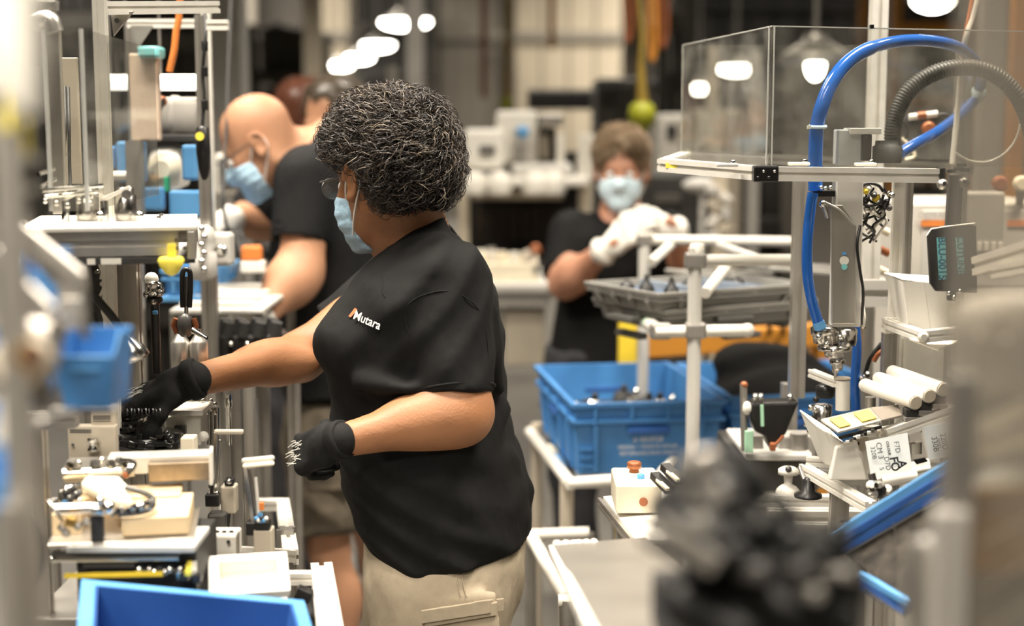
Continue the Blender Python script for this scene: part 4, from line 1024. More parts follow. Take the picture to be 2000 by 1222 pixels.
for p0, p1 in (((a.x, 5.55), (b.x, 5.57)), ((a.x, 5.93), (b.x, 5.95)), ((a.x, 5.55), (a.x + .02, 5.95)), ((b.x - .02, 5.55), (b.x, 5.95))): MB().b2((*p0, z + .02), (*p1, z + .07)).build('side', CREAM, t, .003)
ORD = ['leftmost', 'second from left', 'third from left', 'fourth from left', 'fifth from left', 'sixth from left', 'seventh from left', 'seventh from right', 'sixth from right', 'fifth from right', 'fourth from right', 'third from right', 'second from right', 'rightmost']
XS = sorted(random.random() for _ in range(14))
for i in range(14):
    x = a.x + .03 + (b.x - a.x - .06) * XS[i]; y = 5.6 + .3 * random.random()
    o = MB().box((x, y, z + .06), (.035, .03, .05 + .05 * random.random()), Matrix.Rotation(random.random(), 3, 'Z')).build('casting', [CREAM, WHITEM, TAN, ALU][i % 4], None, .006)
    tag(o, 'small pale casting in the cream tray, %s of the heap' % ORD[i], 'casting', 'castings in the cream tray')
tag(MB().lathe(P(1046, 496, 5.7), (0, 0, 1), [(0, .02), (.01, .024), (.03, .02), (.04, .008)], 12).build('red_cap', RUST), 'small red brown cap at the right end of the cream tray', 'cap')
# dark and grey machines between
onebox('wall_display', 'black wide display on the cream wall section', 'display', 1030, 174, 1166, 214, 9, .12, BLACKM, .02)
def greymach(label, x0, y0, x1, y1, Y, dp, m, parts):
    a = P(x0, y1, Y); b = P(x1, y0, Y); t = thing('machine_cabinet', label, 'machine', ((a.x + b.x) / 2, Y, 0))
    MB().b2((a.x, Y, 0), (b.x, Y + dp, b.z)).build('housing', m, t, .02)
    for nm, q0, q1, q2, q3, mm in parts: pb(MB(), q0, q1, q2, q3, Y - .02, .03).build(nm, mm, t, .005)
    return t
greymach('dark grey machine cabinet behind the blonde hair', 1165, 152, 1248, 290, 8.3, .6, DK3, [('vent', 1172, 170, 1200, 210, DK1), ('door', 1205, 165, 1240, 285, DK2)])
greymach('low dark machine with a grey lamp under the left rail end', 1268, 338, 1392, 470, 6.0, .5, DK1, [('vent', 1280, 380, 1330, 400, DK2)])
tag(MB().ball(P(1372, 362, 5.9), .055, 18, (1.5, .5, .6)).cyl(P(1372, 362, 5.9), (P(1372, 362, 5.9).x, 5.9, 0), .012).build('work_lamp', LGREY), 'oval grey lamp on the low dark machine', 'lamp')
greymach('white machine cabinet seen through the left of the clear box', 1284, 222, 1345, 290, 6.8, .4, WHITEM, [('dark_window', 1303, 243, 1322, 268, BLACKM), ('door', 1328, 232, 1342, 284, TAN)])
greymach('off-white machine cabinet beside the one with the dark window', 1352, 212, 1452, 292, 7.0, .35, TAN, [('door', 1362, 222, 1400, 290, WHITEM), ('panel', 1410, 230, 1445, 285, PANELG)])
greymach('tall grey machine cabinet behind the clear box', 1545, 120, 1700, 600, 7.0, .35, PANELD, [('door', 1555, 140, 1615, 330, DK3), ('door', 1625, 140, 1690, 330, DK3), ('orange_label', 1570, 215, 1610, 228, ORGB)])
for k, (x, Y, m) in enumerate(((1404, 5.6, PANEL), (1388, 6.6, TAN), (1470, 6.6, GREY))):
    post('machine_post', ['pale post behind the right end of the tube rail', 'tan post behind the clear box at left', 'grey post behind the clear box corner'][k], x, [330, 90, 100][k], 600, Y, .05, m, 'bar', 'post', True)
for k in range(7):
    p = P(1404 + (12 if k % 2 else -12), 372 + 15 * k, 5.585)
    tag(MB().box(p, (.05, .05, .035), Matrix.Rotation(k * .5, 3, 'Y')).build('fitting_block', [LGREY, WHITEM, TAN][k % 3], None, .006), 'small pale fitting on the pale post behind the tube rail, %s' % ['highest', 'second from top', 'third from top', 'middle one', 'third from bottom', 'second from bottom', 'lowest'][k], 'fitting', 'fittings on the pale post')

post('steel_post', 'brown orange steel post seen through the near clear door, top right', 1978, -30, 700, 5.0, .05, ORGB, 'bar', 'post', True)
post('steel_post', 'grey steel post seen through the near clear door, left of the orange one', 1925, -30, 700, 4.6, .07, GREY, 'bar', 'post', True)
# ------------------------------------------------------------------ left: the station the woman reaches into
def ex(root, name, p0, p1, w, m=ALU, up=(0, 0, 1), h=None): return MB().extr(p0, p1, w, up, h).build(name, m, root)
def tb(root, name, pts, r, m, n=8, k=6): return MB().tube(bez(pts, k), r, n).build(name, m, root)
def station_left():
    t = thing('work_station', 'aluminium profile station the woman reaches into at left', 'workstation', (P(210, 0, 2.3).x, 2.3, 0))
    xa = P(205, 300, 2.3).x; top = Vector((xa, 2.3, 1.95)); ex(t, 'upright', (xa, 2.3, 0), top, .019, ALUW, (0, 1, 0))
    xb = P(395, 300, 2.55).x; 
    ft = P(0, 441, 2.1).z
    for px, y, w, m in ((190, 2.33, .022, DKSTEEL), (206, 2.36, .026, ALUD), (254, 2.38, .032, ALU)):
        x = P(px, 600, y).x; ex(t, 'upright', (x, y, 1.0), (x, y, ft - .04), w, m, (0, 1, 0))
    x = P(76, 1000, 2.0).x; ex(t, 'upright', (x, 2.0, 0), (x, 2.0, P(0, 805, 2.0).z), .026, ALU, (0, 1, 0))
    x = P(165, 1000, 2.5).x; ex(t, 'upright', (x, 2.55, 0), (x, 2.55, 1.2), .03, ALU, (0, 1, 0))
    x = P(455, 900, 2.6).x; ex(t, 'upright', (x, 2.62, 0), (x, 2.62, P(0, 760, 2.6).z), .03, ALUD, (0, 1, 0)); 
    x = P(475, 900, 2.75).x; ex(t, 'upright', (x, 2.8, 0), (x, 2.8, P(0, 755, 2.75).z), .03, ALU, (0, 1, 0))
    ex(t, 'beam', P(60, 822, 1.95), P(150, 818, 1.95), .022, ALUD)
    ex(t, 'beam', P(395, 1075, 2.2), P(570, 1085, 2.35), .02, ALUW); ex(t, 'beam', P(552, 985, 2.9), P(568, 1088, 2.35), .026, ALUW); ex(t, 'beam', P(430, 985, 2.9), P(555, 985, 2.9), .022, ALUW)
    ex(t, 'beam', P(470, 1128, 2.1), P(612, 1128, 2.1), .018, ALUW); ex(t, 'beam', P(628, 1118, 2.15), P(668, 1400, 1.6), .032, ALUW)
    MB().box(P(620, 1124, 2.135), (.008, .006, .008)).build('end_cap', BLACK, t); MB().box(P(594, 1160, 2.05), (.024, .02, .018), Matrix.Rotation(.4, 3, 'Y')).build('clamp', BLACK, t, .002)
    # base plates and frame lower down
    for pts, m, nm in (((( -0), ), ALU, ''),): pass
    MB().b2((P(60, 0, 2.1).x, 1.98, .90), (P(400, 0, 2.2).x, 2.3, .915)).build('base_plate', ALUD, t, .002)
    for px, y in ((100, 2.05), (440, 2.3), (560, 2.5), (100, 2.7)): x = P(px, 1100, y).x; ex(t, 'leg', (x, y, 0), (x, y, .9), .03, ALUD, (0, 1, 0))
    return t
station_left()
def cross_beam():
    t = thing('bright_ledge', 'wide bright ledge with grooved front beam at left, holding two steel cylinders', 'ledge', P(385, 441, 2.1))
    # cross beam: front extrusion and top plate
    a = P(50, 441, 2.1); b = P(385, 441, 2.1); ft = a.z
    MB().b2((a.x, 2.1, ft - .006), (b.x, 2.405, ft)).build('top_plate', ALUW, t, .001)
    ex(t, 'beam', (P(88, 462, 2.11).x, 2.128, ft - .0245), (P(352, 462, 2.11).x, 2.128, ft - .0245), .036, ALU, (0, 0, 1))
    ex(t, 'beam', (P(88, 462, 2.11).x, 2.37, ft - .0245), (b.x, 2.37, ft - .0245), .036, ALU, (0, 0, 1))
    MB().b2((P(352, 0, 2.1).x, 2.1, ft - .048), (b.x - .002, 2.40, ft - .007)).build('end_block', ALUD, t, .002)
    MB().b2((P(130, 0, 2.1).x, 2.105, ft - .054), (b.x - .004, 2.13, ft - .0445)).build('black_strip', BLACKM, t, .001)
    for px in (185, 222): p = P(px, 494, 2.1); MB().box((p.x, 2.103, ft - .049), (.011 if px < 200 else .028, .006, .008)).build('label_plate', WHITEM, t)
    bolts(t, [(b.x - .018 - .012 * i, 2.099, ft - .020 - .012 * j) for i in (0, 1) for j in (0, 1)], (0, -1, 0), .003, DKSTEEL)
    bolts(t, [P(365, 425, 2.3), P(370, 420, 2.3), P(60, 430, 2.2)], (0, 0, 1), .0035, DKSTEEL)
    t.rotation_euler = (0, 0, R(12))
cross_beam()
def guard_left():
    t = thing('clear_guard', 'clear sheet guard in front of a grey strip, upper left', 'guard', P(115, 415, 2.15))
    z0 = P(0, 412, 2.1).z; z1 = P(0, 56, 2.1).z
    A = (P(84, 0, 2.1).x, 2.1); B = (P(156, 0, 2.1).x, 2.1); C_ = (P(208, 0, 2.4).x + .02, 2.62)
    for p, q in ((A, B), (B, C_)): MB().plate([(*p, z0), (*q, z0), (*q, z1), (*p, z1)], .004).build('clear_sheet', ACR, t)
    for p in (A, B): MB().bar((*p, z0), (*p, z1), .005, .005).build('edge_strip', GEDGE, t)
    MB().b2((P(86, 0, 2.2).x, 2.2, z0 - .01), (P(112, 0, 2.2).x, 2.215, P(0, 60, 2.2).z)).build('grey_strip', ALU, t, .001)
    pb(MB(), 122, 112, 150, 360, 2.5, .01).build('tan_sheet', TAN, t, .002)
    for x in (119, 126, 133): tb(t, 'cable', [P(x, 170 + x % 7 * 8, 2.45), P(x + 2, 250, 2.4), P(x - 6 + x % 5 * 3, 320, 2.42), P(x + 5, 375, 2.4)], .0028, RUBBER)
    for y in (300, 345, 375): MB().lathe(P(124, y, 2.38), (0, -1, 0), [(0, .006), (.01, .007), (.02, .004)], 10).build('fitting', CHROME, t)
    pb(MB(), 62, 0, 108, 20, 2.1, .02).build('top_bracket', ALUD, t, .002)
    MB().tube(bez([P(65, 55, 2.1), P(75, 40, 2.1), P(98, 38, 2.1), P(108, 62, 2.1)], 5), .012, 12).build('elbow_pipe', ALU, t)
    for i, x in enumerate((58, 66, 74)): MB().cyl(P(x, 10, 2.1), P(x + 4, 130, 2.1), .0035).build('rod', STEEL, t)
    return t
guard_left()
def left_cyls():
    for i, (px, r, lab) in enumerate(((170, 20, 'short steel cylinder on the cross beam at left, nearer the clear guard'), (246, 20, 'short steel cylinder on the cross beam, right of the frame upright'))):
        p = P(px, 428, 2.22); t = thing('steel_cylinder', lab, 'cylinder', (p.x, 2.22, 1.4595), 'cylinders on the cross beam')
        MB().lathe((p.x, 2.22, 1.4595), (0, 0, 1), [(0, .016), (.002, .0165), (.038, .0165), (.040, .013), (.048, .013), (.05, .010)], 24).build('barrel', STEEL, t)
        MB().cyl((p.x - .028, 2.205, 1.4595), (p.x - .028, 2.205, 1.49), .006).build('guide_pin', CHROME, t)
        MB().bar((p.x - .03, 2.205, 1.492), (p.x + .012, 2.205, 1.51), .008, .006).build('clamp_arm', ALUW, t, .001)
        MB().cyl((p.x + .012, 2.19, 1.500), (p.x + .012, 2.18, 1.500), .007).build('pivot', DKSTEEL, t)
        MB().ball((p.x + .026, 2.20, 1.468), .007, 10).build('ball_stud', CHROME, t)
    t = thing('rod_assembly', 'thin steel crossed rods lying between guard and beam at left', 'rods', P(110, 385, 2.12))
    for a, b in (((82, 372), (200, 362)), ((85, 384), (190, 374)), ((75, 340), (105, 330)), ((78, 365), (108, 350))): MB().cyl(P(a[0], a[1], 2.08), P(b[0], b[1], 2.14), .003).build('rod', CHROME, t)
    for i in range(5): MB().ball(P(88 + 22 * i, 392 + 5 * (i % 3), 2.12), .0045, 8).build('ball_stud', STEEL, t)
left_cyls()
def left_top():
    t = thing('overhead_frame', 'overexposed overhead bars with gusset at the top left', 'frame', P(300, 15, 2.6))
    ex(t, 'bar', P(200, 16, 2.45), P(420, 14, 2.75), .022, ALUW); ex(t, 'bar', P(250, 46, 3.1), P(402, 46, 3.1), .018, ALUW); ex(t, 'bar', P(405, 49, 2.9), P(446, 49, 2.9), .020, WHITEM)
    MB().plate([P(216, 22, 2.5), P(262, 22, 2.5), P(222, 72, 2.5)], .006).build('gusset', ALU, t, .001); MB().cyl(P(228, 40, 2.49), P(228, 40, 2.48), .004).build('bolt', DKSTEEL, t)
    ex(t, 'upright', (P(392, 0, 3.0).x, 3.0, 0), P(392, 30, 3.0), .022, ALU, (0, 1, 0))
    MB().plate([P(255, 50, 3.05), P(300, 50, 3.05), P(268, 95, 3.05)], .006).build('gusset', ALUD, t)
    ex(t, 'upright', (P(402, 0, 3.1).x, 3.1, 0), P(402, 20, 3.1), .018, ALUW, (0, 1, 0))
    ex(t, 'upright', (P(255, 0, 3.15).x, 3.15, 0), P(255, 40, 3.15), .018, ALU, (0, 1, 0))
    for i, (x0, x1, lab) in enumerate(((212, 253, 'short glowing lamp tube left of the pinkish plate'), (310, 392, 'long glowing lamp tube right of the pinkish plate'))):
        l = thing('lamp_tube', lab, 'lamp', P((x0 + x1) / 2, 160, 3.3)); c = MB(); c.cyl(P(x0, 161, 3.3), P(x1, 161, 3.3), .017); c.build('tube', mat('glowing_tube', (1, 1, .95), .4, 0, 0, emit=((1, .96, .86), 4)), l)
        for x in (x0 + 4, x1 - 4): q_ = P(x, 161, 3.3); MB().cyl(q_, (q_.x, q_.y, 7), .003, n=6).build('hanging_rod', ALUD, l)
        for x in (x0, x1): MB().cyl(P(x, 161, 3.3), P(x + (4 if x == x1 else -4), 161, 3.3), .019).build('end_cap', WHITEM, l)
    u = thing('press_column', 'tall pinkish tan plate with a pale teal block on top', 'machine column', P(280, 275, 3.0))
    pb(MB(), 256, 104, 306, 275, 3.0, .03).build('plate', mat('pinkish_tan_paint', (.62, .49, .38), .5, 0, .05, 8), u, .004); pb(MB(), 268, 90, 309, 112, 2.98, .06).build('teal_block', TEAL, u, .005)
    MB().bar(P(262, 275, 3.0), P(262, 275, 3.0) - Vector((0, 0, .15)), .03, .03).build('foot', ALUD, u)
    t2 = thing('air_hose', 'orange hose rising beside the pinkish plate', 'hose', P(335, 140, 3.0)); tb(t2, 'hose', [P(344, 62, 3.0), P(340, 100, 3.0), P(331, 140, 3.0)], .007, ORG); tb(t2, 'hose', [P(344, 62, 3.0), P(350, 30, 3.0), P(352, -20, 3.0)], .007, ORG)
    m = thing('motor_housing', 'dark grey rounded motor housing above the blue panels', 'motor', P(325, 230, 3.2))
    MB().lathe(P(282, 232, 3.2), (1, 0, 0), [(0, .03), (.006, .042), (.06, .045), (.062, .05), (.075, .05), (.077, .044), (.118, .042), (.122, .03)], 26).build('housing', DKSTEEL if False else GREY, m)
    pb(MB(), 268, 262, 385, 278, 3.14, .1).build('base', BLACKM, m, .004); pb(MB(), 300, 190, 390, 205, 3.18, .08).build('top_bracket', LGREY, m, .004)
    tb(m, 'cable', [P(268, 275, 3.1), P(290, 240, 3.08), P(312, 215, 3.08), P(320, 192, 3.08)], .004, RUBBER); MB().ball(P(316, 198, 3.1), .012, 10).build('red_knob', RUST, m)
    MB().box(P(300, 255, 3.1), (.02, .02, .03)).build('valve', BLACK, m, .002)
    b = thing('blue_guard', 'bright blue guard panels of the second station', 'guard', P(300, 410, 3.1))
    for q in ((228, 276, 281, 356), (207, 285, 222, 330), (244, 366, 318, 412), (355, 283, 384, 352), (330, 372, 408, 425)): pb(MB(), *q[:4], 3.06, .03).build('blue_panel', BLUEB, b, .006)
    pb(MB(), 207, 335, 268, 352, 3.0, .03).build('bar', ALUW, b, .008)
    c = thing('spool_housing', 'cream rounded housing between the blue panels', 'machine housing', P(320, 372, 3.12))
    pb(MB(), 284, 282, 356, 372, 3.14, .12).build('housing', WHITE, c, .03); MB().lathe(P(322, 330, 3.14), (0, -1, 0), [(0, .036), (.015, .034), (.02, .02), (.03, .018)], 24).build('hub', CREAM, c)
    MB().ball(P(300, 352, 3.1), .012).build('knob', CARD, c); pb(MB(), 320, 345, 328, 375, 3.08, .02).build('green_light', mat('green_plastic', (.05, .4, .2), .4), c, .002)
    tl = thing('hanging_tool', 'black hanging torque tool with a yellow dot beside the bald head', 'tool', P(394, 350, 2.9))
    MB().lathe(P(395, 246, 2.9), (.02, 0, -1), [(0, .008), (.005, .013), (.05, .0145), (.085, .011), (.10, .007), (.106, .004)], 20).build('body', BLACK, tl); MB().cyl(P(390, 266, 2.884), P(390, 266, 2.880), .0085).build('yellow_dot', YELT, tl)
    tb(tl, 'cable', [P(395, 248, 2.9), P(399, 190, 2.9), P(396, 140, 2.9), P(402, 60, 2.9), P(400, 25, 3.0)], .0035, RUBBER)
    for y in (90, 140, 205): MB().box(P(400, y, 2.9), (.012, .01, .02)).build('clip', BLACK, tl, .002)
    mo = thing('monitor', 'small dark monitor with a cream frame under the bald face', 'monitor', P(462, 380, 4.3))
    pb(MB(), 420, 300, 502, 380, 4.3, .04).build('bezel', WHITEM, mo, .01); pb(MB(), 428, 308, 494, 366, 4.29, .015).build('screen', DGREY, mo, .002); MB().bar(P(462, 380, 4.33), (P(462, 380, 4.33).x, 4.33, 0), .04, .04).build('stand', ALUD, mo)
left_top()
def left_mid():
    f = thing('yellow_funnel', 'small yellow funnel hanging under the cross beam', 'funnel', P(332, 535, 2.06))
    MB().bar(P(335, 476, 2.06), P(336, 506, 2.06), .011, .004).build('strap', YELT, f)
    MB().lathe(P(334, 502, 2.06), (0, 0, -1), [(0, .016), (.004, .019), (.013, .016), (.022, .010), (.026, .004)], 16).build('cone', YELT, f)
    p = thing('loop_handle', 'black loop handle standing over copper ringed rod', 'handle', P(364, 640, 2.45))
    MB().tube(bez([P(357, 600, 2.45), P(356, 560, 2.45), P(357, 532, 2.45), P(364, 526, 2.45), P(371, 532, 2.45), P(372, 560, 2.45), P(370, 600, 2.45)], 5), .0045, 10).build('loop', BLACK, p)
    MB().cyl(P(364, 540, 2.46), P(364, 625, 2.46), .0035).build('rod', CHROME, p)
    MB().lathe(P(361, 612, 2.45), (0, 0, -1), [(0, .005), (.006, .012), (.02, .014), (.034, .012), (.04, .006)], 14).build('dark_core', DKSTEEL, p)
    for q in (-1, 1): MB().tube([P(361 + q * 16, 622, 2.45), P(361 + q * 21, 635, 2.45), P(361 + q * 14, 650, 2.45)], .006, 8).build('copper_ring', RUST, p)
    MB().cyl(P(378, 645, 2.44), P(404, 660, 2.42), .006, .003).build('bent_nozzle', CHROME, p)
    for i, px in enumerate((352, 388)):
        q = P(px, 665, 2.5); c = thing('air_cylinder', ['left', 'right'][i] + ' grey air cylinder under the black loop handle', 'cylinder', q)
        MB().lathe(q, (0, 0, -1), [(-.012, .006), (-.006, .010), (0, .014), (.004, .0165), (.06, .0165), (.062, .014), (.16, .014)], 20).build('barrel', ALU, c); MB().cyl(q, q + Vector((0, 0, .02)), .005).build('rod', CHROME, c)
    b = thing('ball_joint', 'chrome ball joint on a black rod right of the profile post', 'joint', P(302, 730, 2.38))
    MB().ball(P(302, 566, 2.38), .0155, 16).build('ball', CHROME, b); MB().ball(P(296, 545, 2.4), .012, 12).build('white_cap', WHITE, b)
    MB().lathe(P(302, 580, 2.38), (0, 0, -1), [(0, .012), (.006, .014), (.012, .008), (.014, .0075), (.126, .0075)], 16).build('black_rod', BLACK, b); MB().box(P(303, 610, 2.37), (.008, .006, .006)).build('blue_collar', BLUEB, b, .001)
    for i, (x, y, r) in enumerate(((290, 556, .005), (312, 572, .006), (300, 590, .005), (286, 575, .006))): MB().ball(P(x, y, 2.365), r, 8).build('stud', STEEL, b)
    c = thing('cable_bundle', 'thick black cable curving down to a steel cone', 'cable', P(258, 700, 2.2))
    tb(c, 'thick_cable', [P(179, 572, 2.2), P(200, 596, 2.2), P(222, 622, 2.2), P(240, 650, 2.2)], .0065, RUBBER); tb(c, 'thin_cable', [P(182, 610, 2.22), P(192, 650, 2.22), P(196, 680, 2.22)], .004, RUBBER)
    MB().lathe(P(240, 648, 2.2), (.45, 0, -.9), [(0, .007), (.01, .009), (.03, .018), (.046, .021), (.05, .012)], 20).build('steel_cone', STEEL, c)
    MB().plate([P(232, 700, 2.2), P(268, 698, 2.2), P(279, 676, 2.2), P(274, 672, 2.2), P(262, 690, 2.2), P(232, 692, 2.2)], .02).build('hook_plate', ALU, c, .001)
    tb(c, 'white_tube', [P(190, 590, 2.3), P(205, 560, 2.3), P(200, 610, 2.3), P(225, 655, 2.3)], .0022, WHITE)
    MB().lathe(P(212, 700, 2.28), (0, 0, 1), [(0, .028), (.02, .03), (.026, .02), (.03, .012)], 20).build('cream_disc', CREAM, c)
    tb(c, 'clear_tube', [P(188, 500, 2.3), P(200, 530, 2.3), P(214, 515, 2.3), P(206, 500, 2.3), P(196, 545, 2.3)], .0018, WHITE)
    for i in range(7): MB().lathe(P(192 + 11 * (i % 3), 505 + 24 * (i // 2), 2.32), (0, -1, 0), [(0, .004), (.008, .005), (.014, .003)], 8).build('air_fitting', [CHROME, WHITE, STEEL][i % 3], c)
    MB().box(P(222, 655, 2.27), (.012, .02, .022), Matrix.Rotation(.3, 3, 'Y')).build('yellow_tag', YEL, c)
    # second station worktop behind
    w = thing('workbench', 'light grey workbench of the second station with blue bins and black parts', 'bench', (P(390, 0, 3.4).x, 3.4, 0))
    z = P(0, 604, 3.2).z; MB().b2((P(312, 0, 3.2).x, 3.2, z - .012), (P(500, 0, 3.2).x, 3.75, z)).build('worktop', LGREY, w, .004)
    for y in (3.22, 3.7):
        for px in (325, 492): x = P(px, 0, 3.2).x; ex(w, 'leg', (x, y, 0), (x, y, z - .012), .03, ALUD, (0, 1, 0))
    for i in range(4): yy = 3.24 + .12 * i; MB().b2((P(325, 0, 3.2).x, yy, z), (P(470, 0, 3.2).x, yy + .03, z + .012)).build('rail', ALUW, w, .002)
    for i, (x0, x1, y0, y1, Y, lab) in enumerate(((322, 378, 536, 580, 3.35, 'bright blue bin on the second bench, left of the black loop handle'), (378, 440, 528, 552, 3.6, 'pale blue bin on the second bench, right of the black loop handle'))):
        a = P(x0, y1, Y); b = P(x1, y0, Y); tote(lab, Mx(((a.x + b.x) / 2, Y + .08, z + .0125 if i == 0 else z + .013)), b.x - a.x, .14, b.z - z, BLUEB, name='small_bin', cat='bin', ribs=2)
    hz = P(0, 700, 3.15).z
    tr = thing('parts_shelf', 'lower shelf of the second station holding black castings', 'shelf', (P(450, 0, 3.1).x, 3.2, 0))
    MB().b2((P(395, 0, 3.05).x, 3.02, hz - .02), (P(560, 0, 3.05).x, 3.19, hz)).build('board', DGREY, tr, .003)
    for px in (400, 552): x = P(px, 0, 3.05).x; ex(tr, 'leg', (x, 3.1, 0), (x, 3.1, hz - .02), .025, ALUD, (0, 1, 0))
    rng = random.Random(11)
    for i in range(9):
        x = P(400 + 16 * i, 0, 3.08).x; y = 3.06 + .055 * (i % 2); g = thing('black_casting', 'black moulded part on the lower shelf by the white glove, %s of nine' % ['leftmost', 'second from left', 'third from left', 'fourth from left', 'middle', 'fourth from right', 'third from right', 'second from right', 'rightmost'][i], 'part', (x, y, hz), 'black castings on the lower shelf')
        MB().box((x, y, hz + .035), (.06, .05, .07), Matrix.Rotation(rng.random() * .8, 3, 'Z')).build('body', BLACK, g, .008)
        MB().cyl((x, y - .015, hz + .065), (x + .006, y - .018, hz + .095), .016, .012).build('socket', BLACKM, g); MB().ball((x + .012, y - .028, hz + .05), .006, 8).build('bolt', CHROME, g)
    g = thing('grey_valve_body', 'mottled grey valve body right of the cross beam end', 'valve', P(400, 520, 2.9))
    MB().lathe(P(395, 440, 2.95), (0, 0, -1), [(0, .012), (.006, .022), (.03, .026), (.05, .02), (.056, .028), (.1, .028), (.11, .02)], 20).build('body', LGREY, g)
    pb(MB(), 405, 455, 450, 520, 3.0, .05).build('block', LGREY, g, .008); MB().lathe(P(432, 490, 2.99), (0, -1, 0), [(0, .013), (.006, .014), (.01, .010), (.012, .006)], 16).build('gauge', CHROME, g)
    for i in range(6): MB().ball(P(394 + 5 * (i % 2), 446 + 16 * i, 2.92), .007, 8).build('stud', CHROME, g)
    MB().bar(P(408, 520, 3.02), (P(408, 520, 3.02).x, 3.02, hz), .03, .03).build('post', ALUD, g)
    d = thing('dark_clamp_tool', 'black clamp tool held by the bald person\'s far glove', 'tool', P(450, 470, 3.6))
    MB().box(P(448, 478, 3.55), (.06, .05, .07), Matrix.Rotation(.5, 3, 'Y')).build('body', BLACK, d, .01); MB().bar(P(462, 450, 3.55), P(484, 520, 3.5), .03, .02).build('jaw', BLACKM, d, .005); MB().lathe(P(432, 490, 3.5), (0, -1, 0), [(0, .012), (.01, .013), (.014, .008)], 14).build('ring', CHROME, d)
    MB().box(P(492, 495, 3.5), (.05, .03, .04)).build('orange_cover', ORG, d, .008); MB().box(P(495, 520, 3.5), (.06, .03, .03)).build('white_block', WHITE, d, .006)
    tb(d, 'cable', [P(450, 460, 3.55), P(440, 430, 3.5), P(436, 380, 3.5), P(440, 300, 3.6), P(452, -30, 4)], .004, RUBBER)
left_mid()
def left_low():
    # black part in the nest under the reaching glove
    k = thing('black_lock_part', 'glossy black stepped plastic assembly under the reaching black glove', 'part', P(285, 893, 2.30))
    c = P(283, 868, 2.30)
    MB().lathe(c + Vector((0, .03, -.018)), (0, 0, 1), [(0, .040), (.006, .054), (.022, .057), (.03, .052)], 26).build('base', BLACKG, k)
    MB().plate([P(222, 872, 2.28), P(300, 892, 2.27), P(350, 872, 2.30), P(352, 850, 2.32), P(300, 850, 2.34), P(222, 846, 2.30)], .016).build('skirt', BLACKG, k, .004)
    rng = random.Random(4)
    for lv in range(6):
        for i in range(7):
            px = 230 + i * 17 + rng.randint(-4, 4) - lv; py = 868 - lv * 14 + rng.randint(-3, 3)
            if px > 345 - lv * 9: continue
            p = P(px, py, 2.28 + .012 * lv); MB().box(p, (.008 + .012 * rng.random(), .02, .005 + .007 * rng.random()), Matrix.Rotation(rng.uniform(-.25, .25), 3, 'Y')).build('key_block', BLACKG, k, .0012)
    for i in range(5): MB().tube([P(250 + i * 14, 812, 2.25), P(249 + i * 14, 798, 2.25), P(257 + i * 14, 797, 2.25), P(258 + i * 14, 810, 2.25)], .0016, 6).build('wire_clip', BLACKG, k)
    for i in range(7): MB().ball(P(325 + 4 * (i % 3), 845 + 6 * i, 2.275), .005, 8).build('boss', BLACKG, k)
    n = thing('nest_plate', 'grey beige nest plate with printed lines left of the black part', 'plate', P(180, 900, 2.12))
    pb(MB(), 134, 832, 224, 905, 2.12, .02).build('plate', TAN, n, .002); pb(MB(), 178, 778, 223, 835, 2.13, .02).build('upper_plate', TAN, n, .002); pb(MB(), 172, 774, 228, 781, 2.12, .04).build('top_lip', ALU, n, .001)
    for y in (839, 843): pb(MB(), 136, y, 178, y + 1.6, 2.119, .002).build('printed_line', INK, n)
    for y in (812, 815, 818, 822): pb(MB(), 181, y, 216, y + .8, 2.129, .002).build('printed_line', INK, n)
    for x, y in ((142, 868), (180, 868)): MB().cyl(P(x, y, 2.12), P(x, y, 2.115), .002).build('screw', INK, n)
    MB().lathe(P(182, 880, 2.11), (0, 0, 1), [(0, .008), (.003, .009), (.006, .006), (.012, .006), (.014, .009), (.02, .008)], 14).build('knurled_screw', CHROME, n)
    # beam with rods in front of it
    b = thing('tooling_rail', 'steel and bronze tooling rail running below the black part', 'rail', P(386, 930, 2.05))
    z0 = P(0, 933, 2.05).z; z1 = P(0, 905, 2.05).z
    MB().b2((P(94, 0, 2.05).x, 2.05, z0), (P(182, 0, 2.05).x, 2.12, z1)).build('left_block', ALUD, b, .002)
    MB().b2((P(262, 0, 2.05).x, 2.05, z0 - .004), (P(386, 0, 2.05).x, 2.10, z1 + .003)).build('bronze_block', mat('smeared_bronze', (.34, .27, .19), .3, .7, .3, 25), b, .002)
    MB().b2((P(180, 0, 2.05).x, 2.07, z0 + .004), (P(386, 0, 2.05).x, 2.11, z1 + .008)).build('top_plate', ALUW, b, .001)
    MB().cyl(P(128, 916, 2.03), P(248, 912, 2.03), .0075).build('rod', CHROME, b); MB().cyl(P(240, 912, 2.03), P(262, 912, 2.03), .010).build('collar', STEEL, b)
    MB().b2((P(384, 0, 2.05).x, 2.04, P(0, 945, 2.05).z), (P(391, 0, 2.05).x, 2.08, P(0, 880, 2.05).z)).build('end_plate', WHITE, b, .001)
    for i, (x, y) in enumerate(((140, 903), (156, 897), (186, 900), (200, 893), (216, 902), (232, 893), (240, 905), (255, 898), (250, 915), (246, 922))):
        (MB().ball(P(x, y, 2.03), .0055, 8) if i % 2 else MB().lathe(P(x, y, 2.03), (.3, -1, .4), [(0, .006), (.006, .007), (.012, .004)], 10)).build('fitting', [CHROME, STEEL, DKSTEEL][i % 3], b)
    MB().box(P(243, 922, 2.02), (.009, .006, .009)).build('copper_fitting', RUST, b, .002); tb(b, 'cable', [P(232, 892, 2.02), P(250, 895, 2.0), P(256, 905, 2.0), P(246, 920, 2.01)], .0025, BLACK)
    # tan nest fixture
    f = thing('cream_fixture', 'cream moulded nest holding a pale plastic part and dark linkage', 'fixture', P(338, 1045, 1.90))
    zt = P(0, 1008, 1.90).z; xl, xr = P(108, 0, 2.0).x, P(338, 0, 1.9).x
